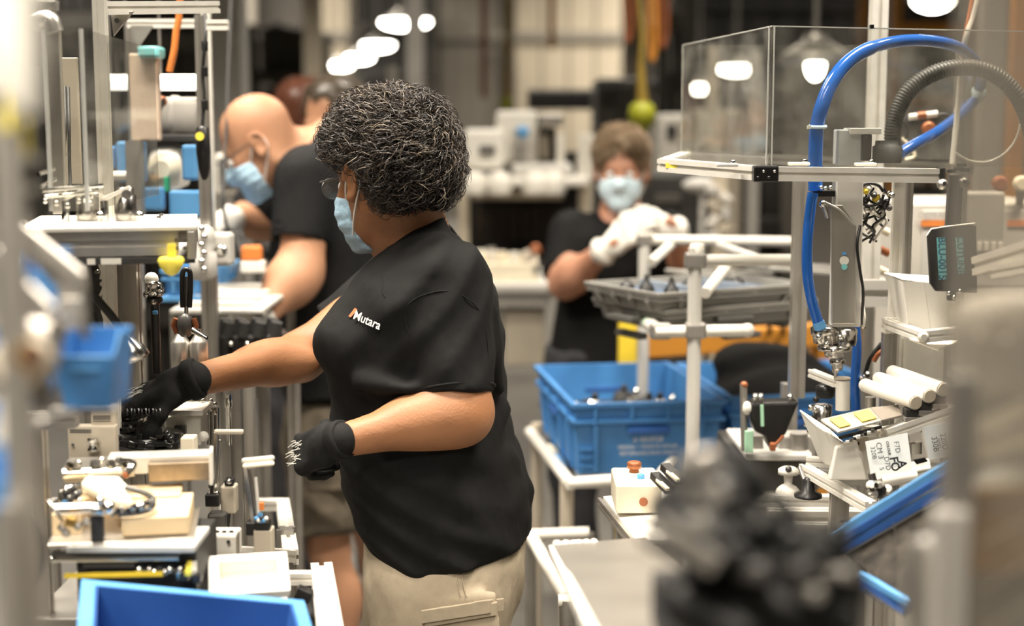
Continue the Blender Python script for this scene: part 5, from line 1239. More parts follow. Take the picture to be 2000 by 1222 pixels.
    MB().b2((P(205, 0, 1.9).x, 1.90, P(0, 1044, 1.9).z), (xr, 2.03, zt)).build('front_block', NYLON, f, .002); MB().b2((xl, 2.0, zt - .03), (P(340, 0, 1.98).x, 2.07, zt + .004)).build('back_block', NYLON, f, .002)
    MB().b2((xl, 1.93, zt - .03), (P(140, 0, 1.95).x, 2.0, zt + .002)).build('left_block', NYLON, f, .002)
    MB().b2((xl, 1.885, zt - .033), (P(350, 0, 1.9).x, 2.05, zt - .027)).build('carrier_plate', ALU, f, .001)
    MB().plate([P(182, 942, 1.98), P(200, 930, 2.02), P(262, 932, 2.02), P(272, 952, 1.98), P(268, 985, 1.93), P(225, 975, 1.93)], .014).build('pale_part', mat('ivory_plastic', (.80, .74, .58), .35, 0, .05, 12), f, .005)
    tb(f, 'dark_loop', [P(262, 948, 1.96), P(290, 958, 1.95), P(306, 972, 1.93), P(298, 990, 1.91), P(270, 998, 1.90), P(235, 1000, 1.90)], .0042, DKSTEEL)
    tb(f, 'steel_loop', [P(255, 990, 1.90), P(275, 985, 1.90), P(300, 975, 1.92)], .004, CHROME); tb(f, 'steel_loop', [P(140, 975, 1.93), P(142, 955, 1.96), P(155, 945, 1.97), P(172, 940, 1.98)], .005, CHROME)
    for i in range(12): MB().ball(P(146 + 6 * (i % 5), 948 + 7 * (i // 3), 1.94), .004 + .001 * (i % 3), 8).build('linkage_stud', [CHROME, DKSTEEL, BLACK][i % 3], f)
    for i in range(14): MB().box(P(222 + 6 * i, 1000 - 3 * (i % 4) - i, 1.895), (.006, .006, .006), Matrix.Rotation(i, 3, 'Y')).build('linkage_piece', [CHROME, DKSTEEL, BLACK][i % 3], f, .001)
    MB().cyl(P(110, 985, 1.88), P(180, 985, 1.88), .0075).build('cylinder', STEEL, f); MB().lathe(P(180, 988, 1.88), (1, 0, 0), [(0, .009), (.01, .010), (.02, .008), (.022, .006)], 14).build('collar', STEEL, f)
    MB().ball(P(208, 986, 1.87), .0095, 12).build('steel_knob', CHROME, f); MB().ball(P(192, 972, 1.87), .006, 10).build('steel_knob', CHROME, f)
    MB().box(P(136, 1010, 1.86), (.014, .012, .014), Matrix.Rotation(.3, 3, 'Y')).build('brass_fitting', mat('brass', (.6, .38, .12), .3, .9, .1, 20), f, .003)
    for x, y in ((120, 1022), (150, 1020), (165, 1012), (128, 1032)): MB().lathe(P(x, y, 1.86), (0, -1, .3), [(0, .005), (.006, .006), (.01, .003)], 8).build('fitting', STEEL, f)
    MB().tube([P(95, 968, 1.87), P(108, 990, 1.86), P(122, 1012, 1.86)], .0022, 6).build('thin_rod', STEEL, f)
    pb(MB(), 178, 990, 199, 1052, 1.88, .02).build('dark_bracket', BLACKM, f, .001)
    f.rotation_euler = b.rotation_euler = (0, 0, R(9))
    # black sled below with yellow stripes
    s = thing('black_slide_unit', 'black slide unit with a yellow stripe below the cream fixture', 'slide', P(230, 1125, 1.9))
    z = P(0, 1065, 1.88).z; MB().b2((P(96, 0, 1.88).x, 1.86, z - .004), (P(356, 0, 1.88).x, 1.96, z + .004)).build('clear_cover', GEDGE, s, .001); MB().b2((P(96, 0, 1.88).x, 1.90, .92), (P(345, 0, 1.88).x, 2.04, z - .006)).build('housing', BLACKM, s, .003)
    pb(MB(), 160, 1068, 262, 1110, 1.885, .02).build('carriage', DGREY, s, .003); MB().cyl(P(100, 1092, 1.88), P(350, 1090, 1.88), .004).build('guide_rod', CHROME, s); MB().cyl(P(100, 1080, 1.88), P(350, 1078, 1.88), .004).build('guide_rod', DKSTEEL, s)
    MB().bar(P(126, 1124, 1.87), P(318, 1120, 1.87), .003, .006, (0, 0, 1)).build('yellow_stripe', YEL, s)
    for i in range(9): MB().ball(P(272 + 10 * i, 1112 + 5 * (i % 2), 1.875), .005, 8).build('stud', [CHROME, BLACK, STEEL][i % 3], s)
    y = thing('slotted_rail', 'slotted steel rail with a yellow strip rising at its right', 'rail', P(370, 1130, 1.9))
    MB().bar(P(352, 1125, 1.87), P(372, 1030, 2.06), .010, .012).build('slotted_bar', STEEL, y, .001); MB().bar(P(367, 1120, 1.86), P(379, 1025, 2.05), .008, .006).build('yellow_strip', YELT, y); MB().bar(P(378, 1120, 1.87), P(388, 1028, 2.06), .006, .012).build('side_bar', ALUW, y)
    for i in range(8): MB().box(P(360 + 1.8 * i, 1108 - 11 * i, 1.866 + .022 * i), (.004, .003, .004)).build('slot', BLACK, y)
    for q in ((360, 1125), (385, 1128), (378, 1024), (392, 1030)): MB().box(P(*q, 1.87 if q[1] > 1100 else 2.05), (.012, .012, .012)).build('clamp', BLACK, y, .002)
    # white block and toggles
    w = thing('white_bearing_block', 'white machined block behind the black part', 'block', P(355, 880, 2.4))
    pb(MB(), 323, 812, 392, 870, 2.4, .06).build('block', WHITEM, w, .003); pb(MB(), 325, 801, 396, 812, 2.38, .08).build('cap', WHITE, w, .002); pb(MB(), 340, 832, 362, 848, 2.39, .02).build('recess', DKSTEEL, w, .001)
    pb(MB(), 353, 855, 378, 898, 2.2, .03).build('cream_pillar', CREAM, w, .002); MB().ball(P(398, 852, 2.38), .009, 12).build('ball_knob', WHITE, w); MB().cyl(P(372, 770, 2.5), P(372, 802, 2.5), .009).build('pin', WHITE, w); MB().cyl(P(352, 785, 2.5), P(352, 802, 2.5), .009).build('pin', WHITEM, w)
    for i in range(9): MB().ball(P(396 + 8 * (i % 4), 782 + 17 * (i // 4) + 7 * (i % 2), 2.45), .004, 8).build('bolt', CHROME, w)
    for i in range(4): MB().cyl(P(400 + 8 * i, 795, 2.46), P(400 + 8 * i, 860 + 8 * i, 2.46), .0035).build('pin', STEEL, w)
    for i, (x0, x1, yt, xp, yb, Y, lab) in enumerate(((418, 476, 843, 422, 975, 2.28, 'L-shaped cream clamp handle beside the white block'), (472, 536, 900, 478, 1030, 2.12, 'L-shaped double clamp handle standing nearest the woman'))):
        h = thing('clamp_handle', lab, 'handle', P(xp, yb, Y), 'clamp handles')
        MB().bar(P(x0, yt, Y), P(x1, yt - (6 if i else 0), Y), .010, .008, (0, 0, 1)).build('grip', TAN if not i else LGREY, h, .003)
        if i: MB().bar(P(x0 + 2, yt + 10, Y - .01), P(x1, yt + 4, Y - .01), .010, .006, (0, 0, 1)).build('grip', CREAM, h, .003)
        MB().bar(P(xp, yt, Y), P(xp + (18 if i else -8), yb, Y), .007, .010).build('stem', STEEL, h, .001); MB().bar(P(xp + 8, yt + 14, Y + .01), P(xp + (26 if i else 0), yb, Y + .01), .004, .008).build('stem', STEEL, h, .001)
        MB().box(P(xp + (18 if i else -6), yb, Y), (.022, .02, .02)).build('base', BLACK, h, .002)
    sb = thing('sensor_bracket', 'tan sensor bracket standing in front of the L-shaped double handle', 'bracket', P(512, 1100, 2.1))
    pb(MB(), 496, 1036, 530, 1098, 2.1, .03).build('body', TAN, sb, .002); pb(MB(), 498, 1020, 526, 1036, 2.1, .02).build('socket', BLACK, sb, .001); MB().cyl(P(500, 932, 2.11), P(506, 1024, 2.11), .0025).build('pin', ALUW, sb)
    MB().cyl(P(508, 1002, 2.1), P(508, 1020, 2.1), .004).build('blue_wire', BLUEB, sb); MB().box(P(511, 988, 2.1), (.007, .006, .012)).build('orange_clip', ORG, sb, .001)
    for i in range(5): MB().ball(P(500 + 5 * i, 1012 + 4 * (i % 2), 2.095), .0035, 8).build('wire_end', [BLUEB, WHITE, BLACK][i % 3], sb)
    v = thing('valve_block', 'tan valve block with black cap between the two clamp handles', 'valve', P(444, 1040, 2.3))
    pb(MB(), 431, 950, 459, 1004, 2.3, .03).build('body', TAN, v, .003); pb(MB(), 438, 936, 455, 948, 2.3, .02).build('cap', BLACK, v, .002); pb(MB(), 405, 1004, 440, 1042, 2.28, .03).build('lower_body', DKSTEEL, v, .004)
    MB().cyl(P(446, 1004, 2.3), P(442, 1040, 2.3), .004).build('cable', BLACK, v); MB().ball(P(447, 940, 2.28), .005, 8).build('stud', CHROME, v)
    for i in range(6): MB().lathe(P(414 + 5 * (i % 3), 948 + 14 * (i // 2), 2.29), (0, -1, 0), [(0, .004), (.008, .005), (.01, .003)], 8).build('fitting', [CHROME, WHITE][i % 2], v)
    ib = thing('ivory_block', 'ivory drilled block on the base beside the slotted rail', 'block', P(425, 1090, 2.1)); pb(MB(), 398, 1046, 460, 1096, 2.1, .05).build('block', WHITEM, ib, .003)
    for q in ((416, 1062), (417, 1092), (446, 1058)): MB().cyl(P(*q, 2.101), P(*q, 2.096), .0028).build('hole', BLACK, ib)
    for i in range(4): MB().ball(P(410 + 14 * i, 1040, 2.12), .004, 8).build('black_stud', BLACK, ib)
    tote('small white tray with a thick rim above the blue tote', Mx((P(452, 0, 1.95).x, 1.975, P(0, 1160, 1.94).z - .004), rx=24, rz=12), .090, .062, .030, WHITE, name='white_tray', cat='tray', ribs=1)
    tw = thing('connector_cluster', 'loose chrome connectors beside the white tray', 'connectors', P(540, 1125, 2.05))
    for i in range(7): MB().tube([P(528 + 4 * i, 1108 + 5 * (i % 3), 2.02), P(532 + 4 * i, 1114 + 4 * (i % 2), 2.01), P(530 + 4 * i, 1122, 2.02)], .0022, 6).build('connector', [CHROME, BLACK, WHITE][i % 3], tw)
    hs = thing('air_hose', 'thick black hose curving down the left foreground post', 'hose', P(60, 1180, 1.5)); tb(hs, 'hose', [P(28, 1010, 1.5), P(58, 1022, 1.5), P(74, 1060, 1.5), P(72, 1110, 1.5), P(52, 1160, 1.5), P(30, 1215, 1.5)], .0085, RUBBER, 12)
    # tall post behind and vertical items between woman and station
    u = thing('guide_rail', 'grey vertical linear rail between the clamp handles and camouflage shorts', 'rail', P(470, 900, 2.75))
    MB().bar(P(487, 770, 2.85), P(486, 980, 2.85), .022, .02).build('rail', ALUD, u, .001); MB().cyl(P(498, 780, 2.9), P(497, 985, 2.9), .006).build('rod', STEEL, u); MB().lathe(P(445, 770, 2.5), (0, 0, -1), [(0, .006), (.02, .008), (.024, .005), (.09, .005)], 10).build('rod_end', CHROME, u)
left_low()
# blue tote at the bottom edge
_A, _B = P(166, 1140, 1.80), P(590, 1180, 1.872); _d = (_B - _A); _L = _d.length; _rz = math.degrees(math.atan2(_d.y, _d.x)); _ry = math.degrees(math.atan2(-_d.z, math.hypot(_d.x, _d.y)))
_L -= .024
tote('bright blue tote cut by the bottom edge, nearest the camera', Mx((_A + _B) / 2, rz=_rz, ry=_ry, rx=4) @ Matrix.Translation((0, -.12, -.17)), _L, .24, .17, BLUED, name='plastic_tote', cat='tote', ribs=4, dm=BLUED, rimm=BLUEB, rw=.017)  # dark shell paints in the shade inside; the rim keeps a lighter blue
st = thing('tote_stand', 'low profile stand under the bottom edge tote, out of the picture', 'stand', (P(372, 0, 1.72).x, 1.66, 0))
zz = .80; MB().box((-.385, 1.70, zz), (.20, .20, .02)).build('board', ALUD, st)
for q in (-1, 1):
    for r_ in (-1, 1): ex(st, 'leg', (-.385 + q * .085, 1.70 + r_ * .085, 0), (-.385 + q * .085, 1.70 + r_ * .085, zz - .01), .025, ALUD, (0, 1, 0))

# ------------------------------------------------------------------ left foreground, out of focus
def fore_left():
    Y = .95
    t = thing('foreground_post', 'blurred grey profile post at the left edge', 'post', (P(22, 0, 1.0).x, 1.0, 0))
    ex(t, 'post', (P(20, 400, 1.0).x, 1.0, 0), (P(20, 400, 1.0).x, 1.0, P(0, 210, 1.0).z), .0165, ALU, (0, 1, 0)); 
    for y in (240, 268, 290): MB().box((P(48, y, 1.02).x, 1.02, P(48, y, 1.02).z), (.003, .01, .006)).build('yellow_mark', YELT, t)
    MB().box((P(2, 0, .98).x, .985, P(0, 180, .98).z), (.003, .01, .05)).build('yellow_mark', YELT, t)
    for y, x in ((310, 76), (372, 72)): MB().bar(P(40, y, 1.05), P(x, y - 4, 1.05), .005, .006).build('side_arm', ALU, t)
    w = thing('white_sleeve', 'blurred white sleeve hanging in the upper left corner', 'sleeve', P(45, 225, .8))
    MB().tube([P(14, -60, .8), P(20, 20, .8), P(28, 90, .8), P(38, 160, .8), P(52, 205, .8)], [.019, .0175, .0155, .0125, .0080], 18).build('sleeve', WHITE, w); MB().ball(P(60, 212, .8), .0052, 14).build('end', WHITE, w)
    MB().tube([P(-10, -60, .82), P(-4, 60, .82), P(2, 180, .82)], .010, 14).build('inner_hose', WHITEM, w)
    r = thing('gravity_rack', 'blurred slanting aluminium bin rack at the left edge', 'rack', (P(80, 0, 1.25).x, 1.25, 0))
    MB().bar(P(30, 438, 1.30), P(160, 545, 1.30), .011, .014).build('slant_bar', ALU, r, .002); MB().bar(P(-20, 490, 1.12), P(98, 612, 1.12), .011, .014).build('slant_bar', ALU, r, .002)
    MB().plate([P(50, 460, 1.31), P(155, 548, 1.31), P(160, 556, 1.31), P(110, 556, 1.31), P(60, 500, 1.31)], .012).build('gusset', ALUD, r)
    ex(r, 'upright', P(165, 660, 1.32), P(163, 545, 1.32), .007, ALU, (0, 1, 0)); ex(r, 'upright', P(104, 700, 1.15), P(105, 610, 1.15), .011, ALUD, (0, 1, 0)); ex(r, 'upright', (P(-30, 0, 1.2).x, 1.22, 0), (P(-30, 0, 1.2).x, 1.22, P(0, 440, 1.2).z), .02, ALUD, (0, 1, 0)); ex(r, 'support_arm', P(-30, 648, 1.2), P(120, 648, 1.3), .012, ALU)
    ex(r, 'cross_bar', P(115, 568, 1.31), P(162, 568, 1.31), .012, ALU); ex(r, 'cross_bar', P(105, 632, 1.30), P(160, 632, 1.30), .009, ALU); pb(MB(), 116, 582, 158, 616, 1.30, .006).build('plate', ALU, r, .001)
    MB().cyl(P(136, 598, 1.299), P(136, 598, 1.296), .002).build('bolt', DKSTEEL, r); MB().cyl(P(28, 600, 1.119), P(28, 600, 1.116), .002).build('bolt', DKSTEEL, r)
    MB().plate([P(0, 560, 1.16), P(95, 615, 1.16), P(105, 680, 1.16), P(0, 660, 1.16)], .01).build('side_plate', ALUD, r)
    ex(r, 'cross_bar', P(10, 640, 1.12), P(110, 640, 1.12), .014, ALUD)
    k = thing('swivel_clamp', 'blurred round beige swivel clamp with a brown bore at the left edge', 'clamp', P(55, 720, 1.0))
    MB().lathe(P(52, 705, 1.03), (.15, -1, .1), [(0, .018), (.005, .021), (.025, .021), (.03, .016), (.034, .016)], 26).build('clamp_ring', TAN, k); MB().lathe(P(60, 695, .99), (.15, -1, .1), [(0, .0095), (.004, .0105), (.008, .009)], 20).build('brass_ring', mat('brass', (.6, .38, .12), .3, .9), k)
    MB().lathe(P(61, 694, .979), (.15, -1, .1), [(0, .0075), (.002, .0075)], 16).build('bore', mat('dark_brown_bore', (.05, .02, .01), .6), k); MB().cyl(P(40, 735, 1.02), P(20, 860, 1.02), .012).build('arm', LGREY, k); MB().cyl(P(80, 740, 1.03), P(96, 800, 1.03), .007).build('arm', ALU, k)
    MB().cyl(P(20, 650, 1.03), P(96, 656, 1.03), .011).build('cross_tube', ALU, k)
    def pick(label, x0, y0, x1, y1, Y, tip=0):
        a = P(x0, y1, Y); b = P(x1, y0, Y); L = b.x - a.x; H_ = b.z - a.z
        root = thing('pick_bin', label, 'bin', ((a.x + b.x) / 2, Y, a.z), 'blue pick bins of the left rack'); D = L * 1.15
        T = lambda x, y, z: Vector(((a.x + b.x) / 2 + x * L / 2, Y + y * D, a.z + z * H_))
        def wall(pts, nm='side'): MB().plate([T(*p) for p in pts], .002).build(nm, BLUE, root, .0008)
        wall([(-.72, 0.1, 0), (.72, 0.1, 0), (.8, 1, 0), (-.8, 1, 0)], 'bottom'); wall([(-.72, .1, 0), (.72, .1, 0), (1, -.05, .72), (-1, -.05, .72)], 'front')
        for q in (-1, 1): wall([(q * .72, .1, 0), (q * .8, 1, 0), (q * 1, 1, 1), (q * 1, .3, 1), (q * 1, -.05, .72)])
        wall([(-.8, 1, 0), (.8, 1, 0), (1, 1, 1), (-1, 1, 1)], 'back')
        MB().tube([T(-1, .3, 1), T(-1, -.05, .72), T(1, -.05, .72), T(1, .3, 1)], L * .022, 8).build('rim', BLUEB, root)
        q0 = T(0, 1.02, .8); MB().bar(q0 - Vector((L * .45, 0, 0)), q0 + Vector((L * .45, 0, 0)), .004, .012).build('hanging_lip', BLUE, root)
        xq = P(-60, 0, q0.y).x; MB().bar(q0 + Vector((0, .006, 0)), (xq, q0.y + .006, q0.z), .008, .016).build('louvre_rail', ALUD, r); MB().bar((xq, q0.y + .006, q0.z), (P(-30, 0, 1.2).x - .01, 1.22, q0.z), .008, .016).build('louvre_rail', ALUD, r)
        MB().bar(T(-.5, -.03, .55), T(.5, -.03, .55), L * .05, L * .06).build('label_holder', BLUEB, root, .0006)
    pick('large blue pick bin with open front, above the nest plate', 108, 655, 222, 800, 1.42)
    pick('blue pick bin behind the slanting bars, highest of the pick bins', 50, 490, 114, 640, 1.38)
    pick('small blue pick bin beside the swivel clamp, cut by the left edge', -24, 652, 38, 725, 1.18)
    pick('dark blue pick bin under the swivel clamp', 38, 752, 92, 792, 1.25)
    pick('blue pick bin low at the left edge, between post and hose', -40, 905, 24, 1010, 1.12)
    pick('blue pick bin at the left edge below the swivel clamp', -40, 800, 28, 900, 1.16)
    MB2 = MB(); MB2.bar(P(100, 800, 1.5), P(230, 800, 1.5), .02, .004); 
    tag(MB2.build('bin_ledge', ALUD), 'thin ledge carrying the large blue pick bin', 'ledge')
    ex(r, 'upright', (P(14, 1100, .95).x, .98, 0), P(14, 985, .98), .012, ALU, (0, 1, 0)); tag(MB().tube([P(-10, 900, 1.2), P(70, 830, 1.2), P(110, 810, 1.3), P(150, 803, 1.45)], .005).build('rack_arm', ALUD), 'thin blurred arm reaching from the left edge to the bin ledge', 'arm')
fore_left()
# ------------------------------------------------------------------ right: cart with grey crates, tube rail
def crate_area():
    # creform tube frame
    t = thing('tube_cart', 'pale tube-frame cart holding grey crates beside the blonde person', 'cart', (P(1390, 0, 3.5).x, 3.5, 0))
    def tu(a, b, Y0, Y1=None, r=.0138, m=LGREY, nm='tube'): return MB().cyl(P(*a, Y0), P(*b, Y1 or Y0), r, n=16).build(nm, m, t)
    x = P(1358, 600, 3.05).x; MB().cyl((x, 3.05, 0), P(1358, 484, 3.05), .0145, n=18).build('post', LGREY, t)
    MB().lathe(P(1362, 494, 3.05), (0, 0, 1), [(0, .016), (.018, .016), (.02, .012)], 16).build('cap', WHITEM, t)
    x2 = P(1259, 480, 3.9).x; MB().cyl((x2, 3.9, 0), P(1259, 455, 3.9), .0155, n=18).build('post', LGREY, t)
    tu((1262, 468), (1545, 472), 3.9, 3.9, .013, WHITEM); tu((1362, 508), (1545, 508), 3.05, 3.05, .0125, WHITEM)
    tu((1272, 512), (1310, 478), 3.8, 3.9, .013, WHITEM); tu((1378, 572), (1418, 520), 3.1, 3.3, .012, WHITEM); tu((1405, 478), (1480, 505), 3.7, 3.3, .010, LGREY)
    tu((1196, 590), (1294, 648), 3.9, 3.05, .014, WHITEM); tu((1280, 648), (1460, 645), 3.05, 3.05, .013, WHITEM)
    for a in ((1196, 590, 3.9), (1460, 645, 3.05)): MB().ball(P(*a), .0155, 12).build('end_cap', WHITEM, t)
    MB().cyl(P(1218, 602, 3.70), P(1226, 607, 3.64), .0148).build('yellow_label', YELT, t); MB().cyl(P(1262, 628, 3.30), P(1268, 632, 3.24), .0148).build('mint_label', MINT, t)
    for a in ((1358, 645, 3.05), (1358, 508, 3.05), (1259, 468, 3.9), (1290, 646, 3.06)): MB().box(P(*a), (.045, .034, .034)).build('joint', ALUD, t, .006)
    z = P(0, 925, 3.4).z
    # lower deck tubes
    tu((1035, 843), (1115, 945), 4.0, 3.3, .015, WHITEM); tu((1112, 943), (1300, 930), 3.3, 3.25, .013, WHITE); tu((1290, 925), (1345, 870), 3.25, 3.7, .012, WHITEM); tu((1355, 855), (1560, 852), 3.95, 3.95, .011, WHITE)
    MB().cyl(P(1072, 878, 3.75), P(1082, 892, 3.65), .0158).build('yellow_label', CREAM, t); MB().cyl(P(1084, 896, 3.62), P(1094, 908, 3.55), .0158).build('blue_label', BLUEB, t)
    x = P(1108, 960, 3.35).x; MB().cyl((x, 3.38, .12), (x, 3.38, P(0, 945, 3.35).z), .017).build('leg', TAN, t); 
    for cx, cy in ((x, 3.38), (P(1050, 0, 4.0).x, 4.0), (P(1600, 0, 3.9).x, 3.9), (P(1500, 0, 3.4).x, 3.3)):
        MB().cyl((cx, cy, .05), (cx, cy, .16), .016).build('caster_stem', ALUD, t); MB().cyl((cx - .012, cy, .05), (cx + .012, cy, .05), .05).build('caster_wheel', RUBBER, t)
        if cx != x: MB().cyl((cx, cy, .12), (cx, cy, z), .015).build('leg', TAN, t)
    MB().b2((P(1130, 0, 3.4).x, 3.38, z - .03), (P(1620, 0, 3.9).x, 3.98, z - .004)).build('deck', ALUD, t)
    # grey crates
    zc = 1.155; cc_ = Vector((.432, 3.386, 0)); RZ = 30
    MB().box((cc_.x + .02, cc_.y + .02, zc - .005), (.36, .24, .006), Matrix.Rotation(R(RZ), 3, 'Z')).build('upper_deck', DGREY, t)
    tote('lower grey crate on the tube cart', Mx((cc_.x + .02, cc_.y + .02, zc), rz=RZ), .42, .28, .046, GREYBIN, group='stacked grey crates', dm=DGREY)
    tote('upper grey crate with a slate blue liner, on top of the other', Mx((cc_.x, cc_.y, zc + .040), rz=RZ), .42, .28, .046, GREYBIN, group='stacked grey crates', dm=DGREY)
    q = Vector((cc_.x, cc_.y, zc + .060)); l = thing('crate_liner', 'slate blue divided liner in the top grey crate', 'liner', q); Rz = Matrix.Rotation(R(RZ), 3, 'Z')
    SL = mat('slate_blue_foam', (.07, .10, .16), .7, 0, .2, 12)
    MB().box(q, (.39, .25, .02), Rz).build('foam', SL, l, .003)
    for u in (-.07, .07): MB().box(q + Rz @ Vector((u, 0, .018)), (.010, .25, .016), Rz).build('divider', mat('slate_light', (.25, .29, .34), .6), l)
    for i, (u, v) in enumerate(((-.13, .02), (-.11, -.05), (-.15, .07), (.0, .03), (.12, 0))):
        pt = MB().lathe(q + Rz @ Vector((u, v, .010)), (0, 0, 1), [(0, .020), (.012, .016), (.02, .009), (.038 if i < 2 else .024, .004)], 12).build('black_plug', BLACK); tag(pt, ['tallest black plug, middle of the left liner cell', 'black plug at the front of the left liner cell', 'black plug at the back of the left liner cell', 'black plug in the middle liner cell', 'black plug in the right liner cell'][i], 'plug', 'black plugs in the crate liner')
    for i, (dx, dy, dz) in enumerate(((.12, .26, .012), (.30, .24, .03))):
        pp = thing('folded_lid', ['grey folded lid leaning behind the top crate', 'second grey folded lid behind the top crate, further right'][i], 'lid', (cc_.x + dx, cc_.y + dy, zc + .05))
        MB().box((cc_.x + dx, cc_.y + dy, zc + .06 + dz), (.30, .16, .012), Matrix.Rotation(R(25), 3, 'Z') @ Matrix.Rotation(R(6), 3, 'Y')).build('panel', GREYBIN, pp, .004)
        for k in range(3): MB().box((cc_.x + dx, cc_.y + dy - .05 + .05 * k, zc + .070 + dz), (.26, .012, .010), Matrix.Rotation(R(25), 3, 'Z') @ Matrix.Rotation(R(6), 3, 'Y')).build('rib', GREYBIN, pp, .002)
    # orange beam and yellow post
    o = thing('safety_barrier', 'orange barrier beam with a yellow post behind the blue totes', 'barrier', (P(1420, 0, 4.3).x, 4.3, 0))
    a = P(1262, 676, 4.2); b = P(1600, 652, 4.35); MB().bar(a, b, .05, .066, (0, 0, 1)).build('beam', ORGB, o, .006); a.z -= .055; b.z -= .055
    x = P(1234, 0, 4.15).x; MB().b2((x - .026, 4.15, 0), (x + .026, 4.20, P(0, 612, 4.15).z)).build('post', YEL, o, .006); x = P(1620, 0, 4.4).x; MB().b2((x - .03, 4.36, 0), (x + .03, 4.42, P(0, 640, 4.4).z)).build('post', ORGB, o, .006)
    x = P(1256, 0, 4.25).x; MB().cyl((x, 4.26, 0), (x, 4.26, P(0, 610, 4.25).z), .015).build('grey_tube', GREY, o)
    for i in range(2): MB().ball(P(1500 + 26 * i, 612 - 8 * i, 4.1), .014).build('amber_light', ORG, o); MB().cyl(P(1500 + 26 * i, 612 - 8 * i, 4.1), P(1504 + 26 * i, 650, 4.3), .008).build('light_stem', BLACK, o)
    # blue totes
    z = P(0, 924, 3.42).z
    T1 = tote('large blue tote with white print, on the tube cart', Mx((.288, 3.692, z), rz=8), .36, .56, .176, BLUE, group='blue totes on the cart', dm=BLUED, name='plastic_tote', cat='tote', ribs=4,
              prnt=[('# 40HFG8', .0, .082, .017), ('DESIGN + MADE IN HOUSE', .0, .064, .012), ('RETURNABLE BOX ONLY', .0, .048, .012)])
    T2 = tote('second blue tote behind the profile post, full of dark parts', Mx((.705, 3.76, z), rz=8), .42, .50, .176, BLUE, group='blue totes on the cart', dm=BLUED, name='plastic_tote', cat='tote', ribs=4)
    cx, cy = .288, 3.692
    rng = random.Random(3)
    for i in range(10):
        x = cx - .13 + .028 * i; y = cy + rng.uniform(-.16, .16); zz = z + .135
        g = thing('cast_part', ['round steel part', 'small dark part'][i % 2] + ' lying in the large blue tote, ' + ['left end', 'left back', 'left middle', 'centre left', 'centre back', 'centre', 'centre right', 'right middle', 'right back', 'right end'][i], 'part', (x, y, zz - .03), 'parts in the large blue tote')
        MB().lathe((x, y, zz - .05), (rng.uniform(-.4, .4), -.6, .7), [(0, .018), (.01, .026), (.03, .028), (.034, .02), (.04, .012)], 16).build('body', BLACKM if i % 2 else STEEL, g); MB().ball((x, y - .03, zz + .0), .010, 8).build('boss', CHROME if i % 3 == 0 else BLACK, g)
    FL = MB().box((cx, cy, z + .075), (.30, .50, .01), Matrix.Rotation(R(8), 3, 'Z')).build('tote_insert', BLACKM); tag(FL, 'black insert sheet under the parts in the large blue tote', 'insert')
    bg = thing('black_bag', 'black plastic bag bulging out of the second blue tote', 'bag', (P(1450, 0, 3.7).x, 3.8, z + .1))
    F = Field(axis(P(1330, 0, 3.7).x - .1, P(1600, 0, 3.9).x + .1, .012), axis(3.5, 4.1, .012), axis(z + .02, z + .30, .012)); cc = .705
    F.op(ell((cc, 3.77, z + .12), (.175, .215, .10))); F.op(ell((cc - .04, 3.84, z + .20), (.13, .12, .05)), .04); folds(F, .012, 22, [(1, .3, .6), (.3, 1, -.4)], 8)
    F.mesh('bag', mat('black_bag_film', (.007, .0065, .006), .8, 0, .1, 10, bump=.3, bscale=40, spec=.15), bg)
    # low steel cart near the woman's hip
    l = thing('low_tube_rack', 'low pale tube rack standing near the woman\'s hip', 'rack', (P(1090, 0, 2.9).x, 2.9, 0))
    for a, b, Y0, Y1 in (((1036, 1045), (1085, 1130), 3.3, 2.7), ((1085, 1130), (1108, 1170), 2.7, 2.5), ((1036, 1045), (1150, 1040), 3.3, 3.3)): MB().cyl(P(*a, Y0), P(*b, Y1), .014, n=14).build('tube', WHITEM, l)
    MB().cyl(P(1090, 1172, 2.5), P(1128, 1172, 2.5), .011).build('tube', WHITE, l)
    for a, Y in (((1036, 1048), 3.3), ((1108, 1170), 2.5), ((1150, 1040), 3.3)): p = P(*a, Y); MB().cyl((p.x, p.y, 0), p, .014, n=14).build('leg', ALUD, l)
    for k in range(5): MB().ball(P(1088 + 18 * k, 1063, 3.0), .010, 10).build('roller', WHITEM, l)
crate_area()
def ff(name, label, cat, p, group=None): return thing(name, label, cat, p, group)
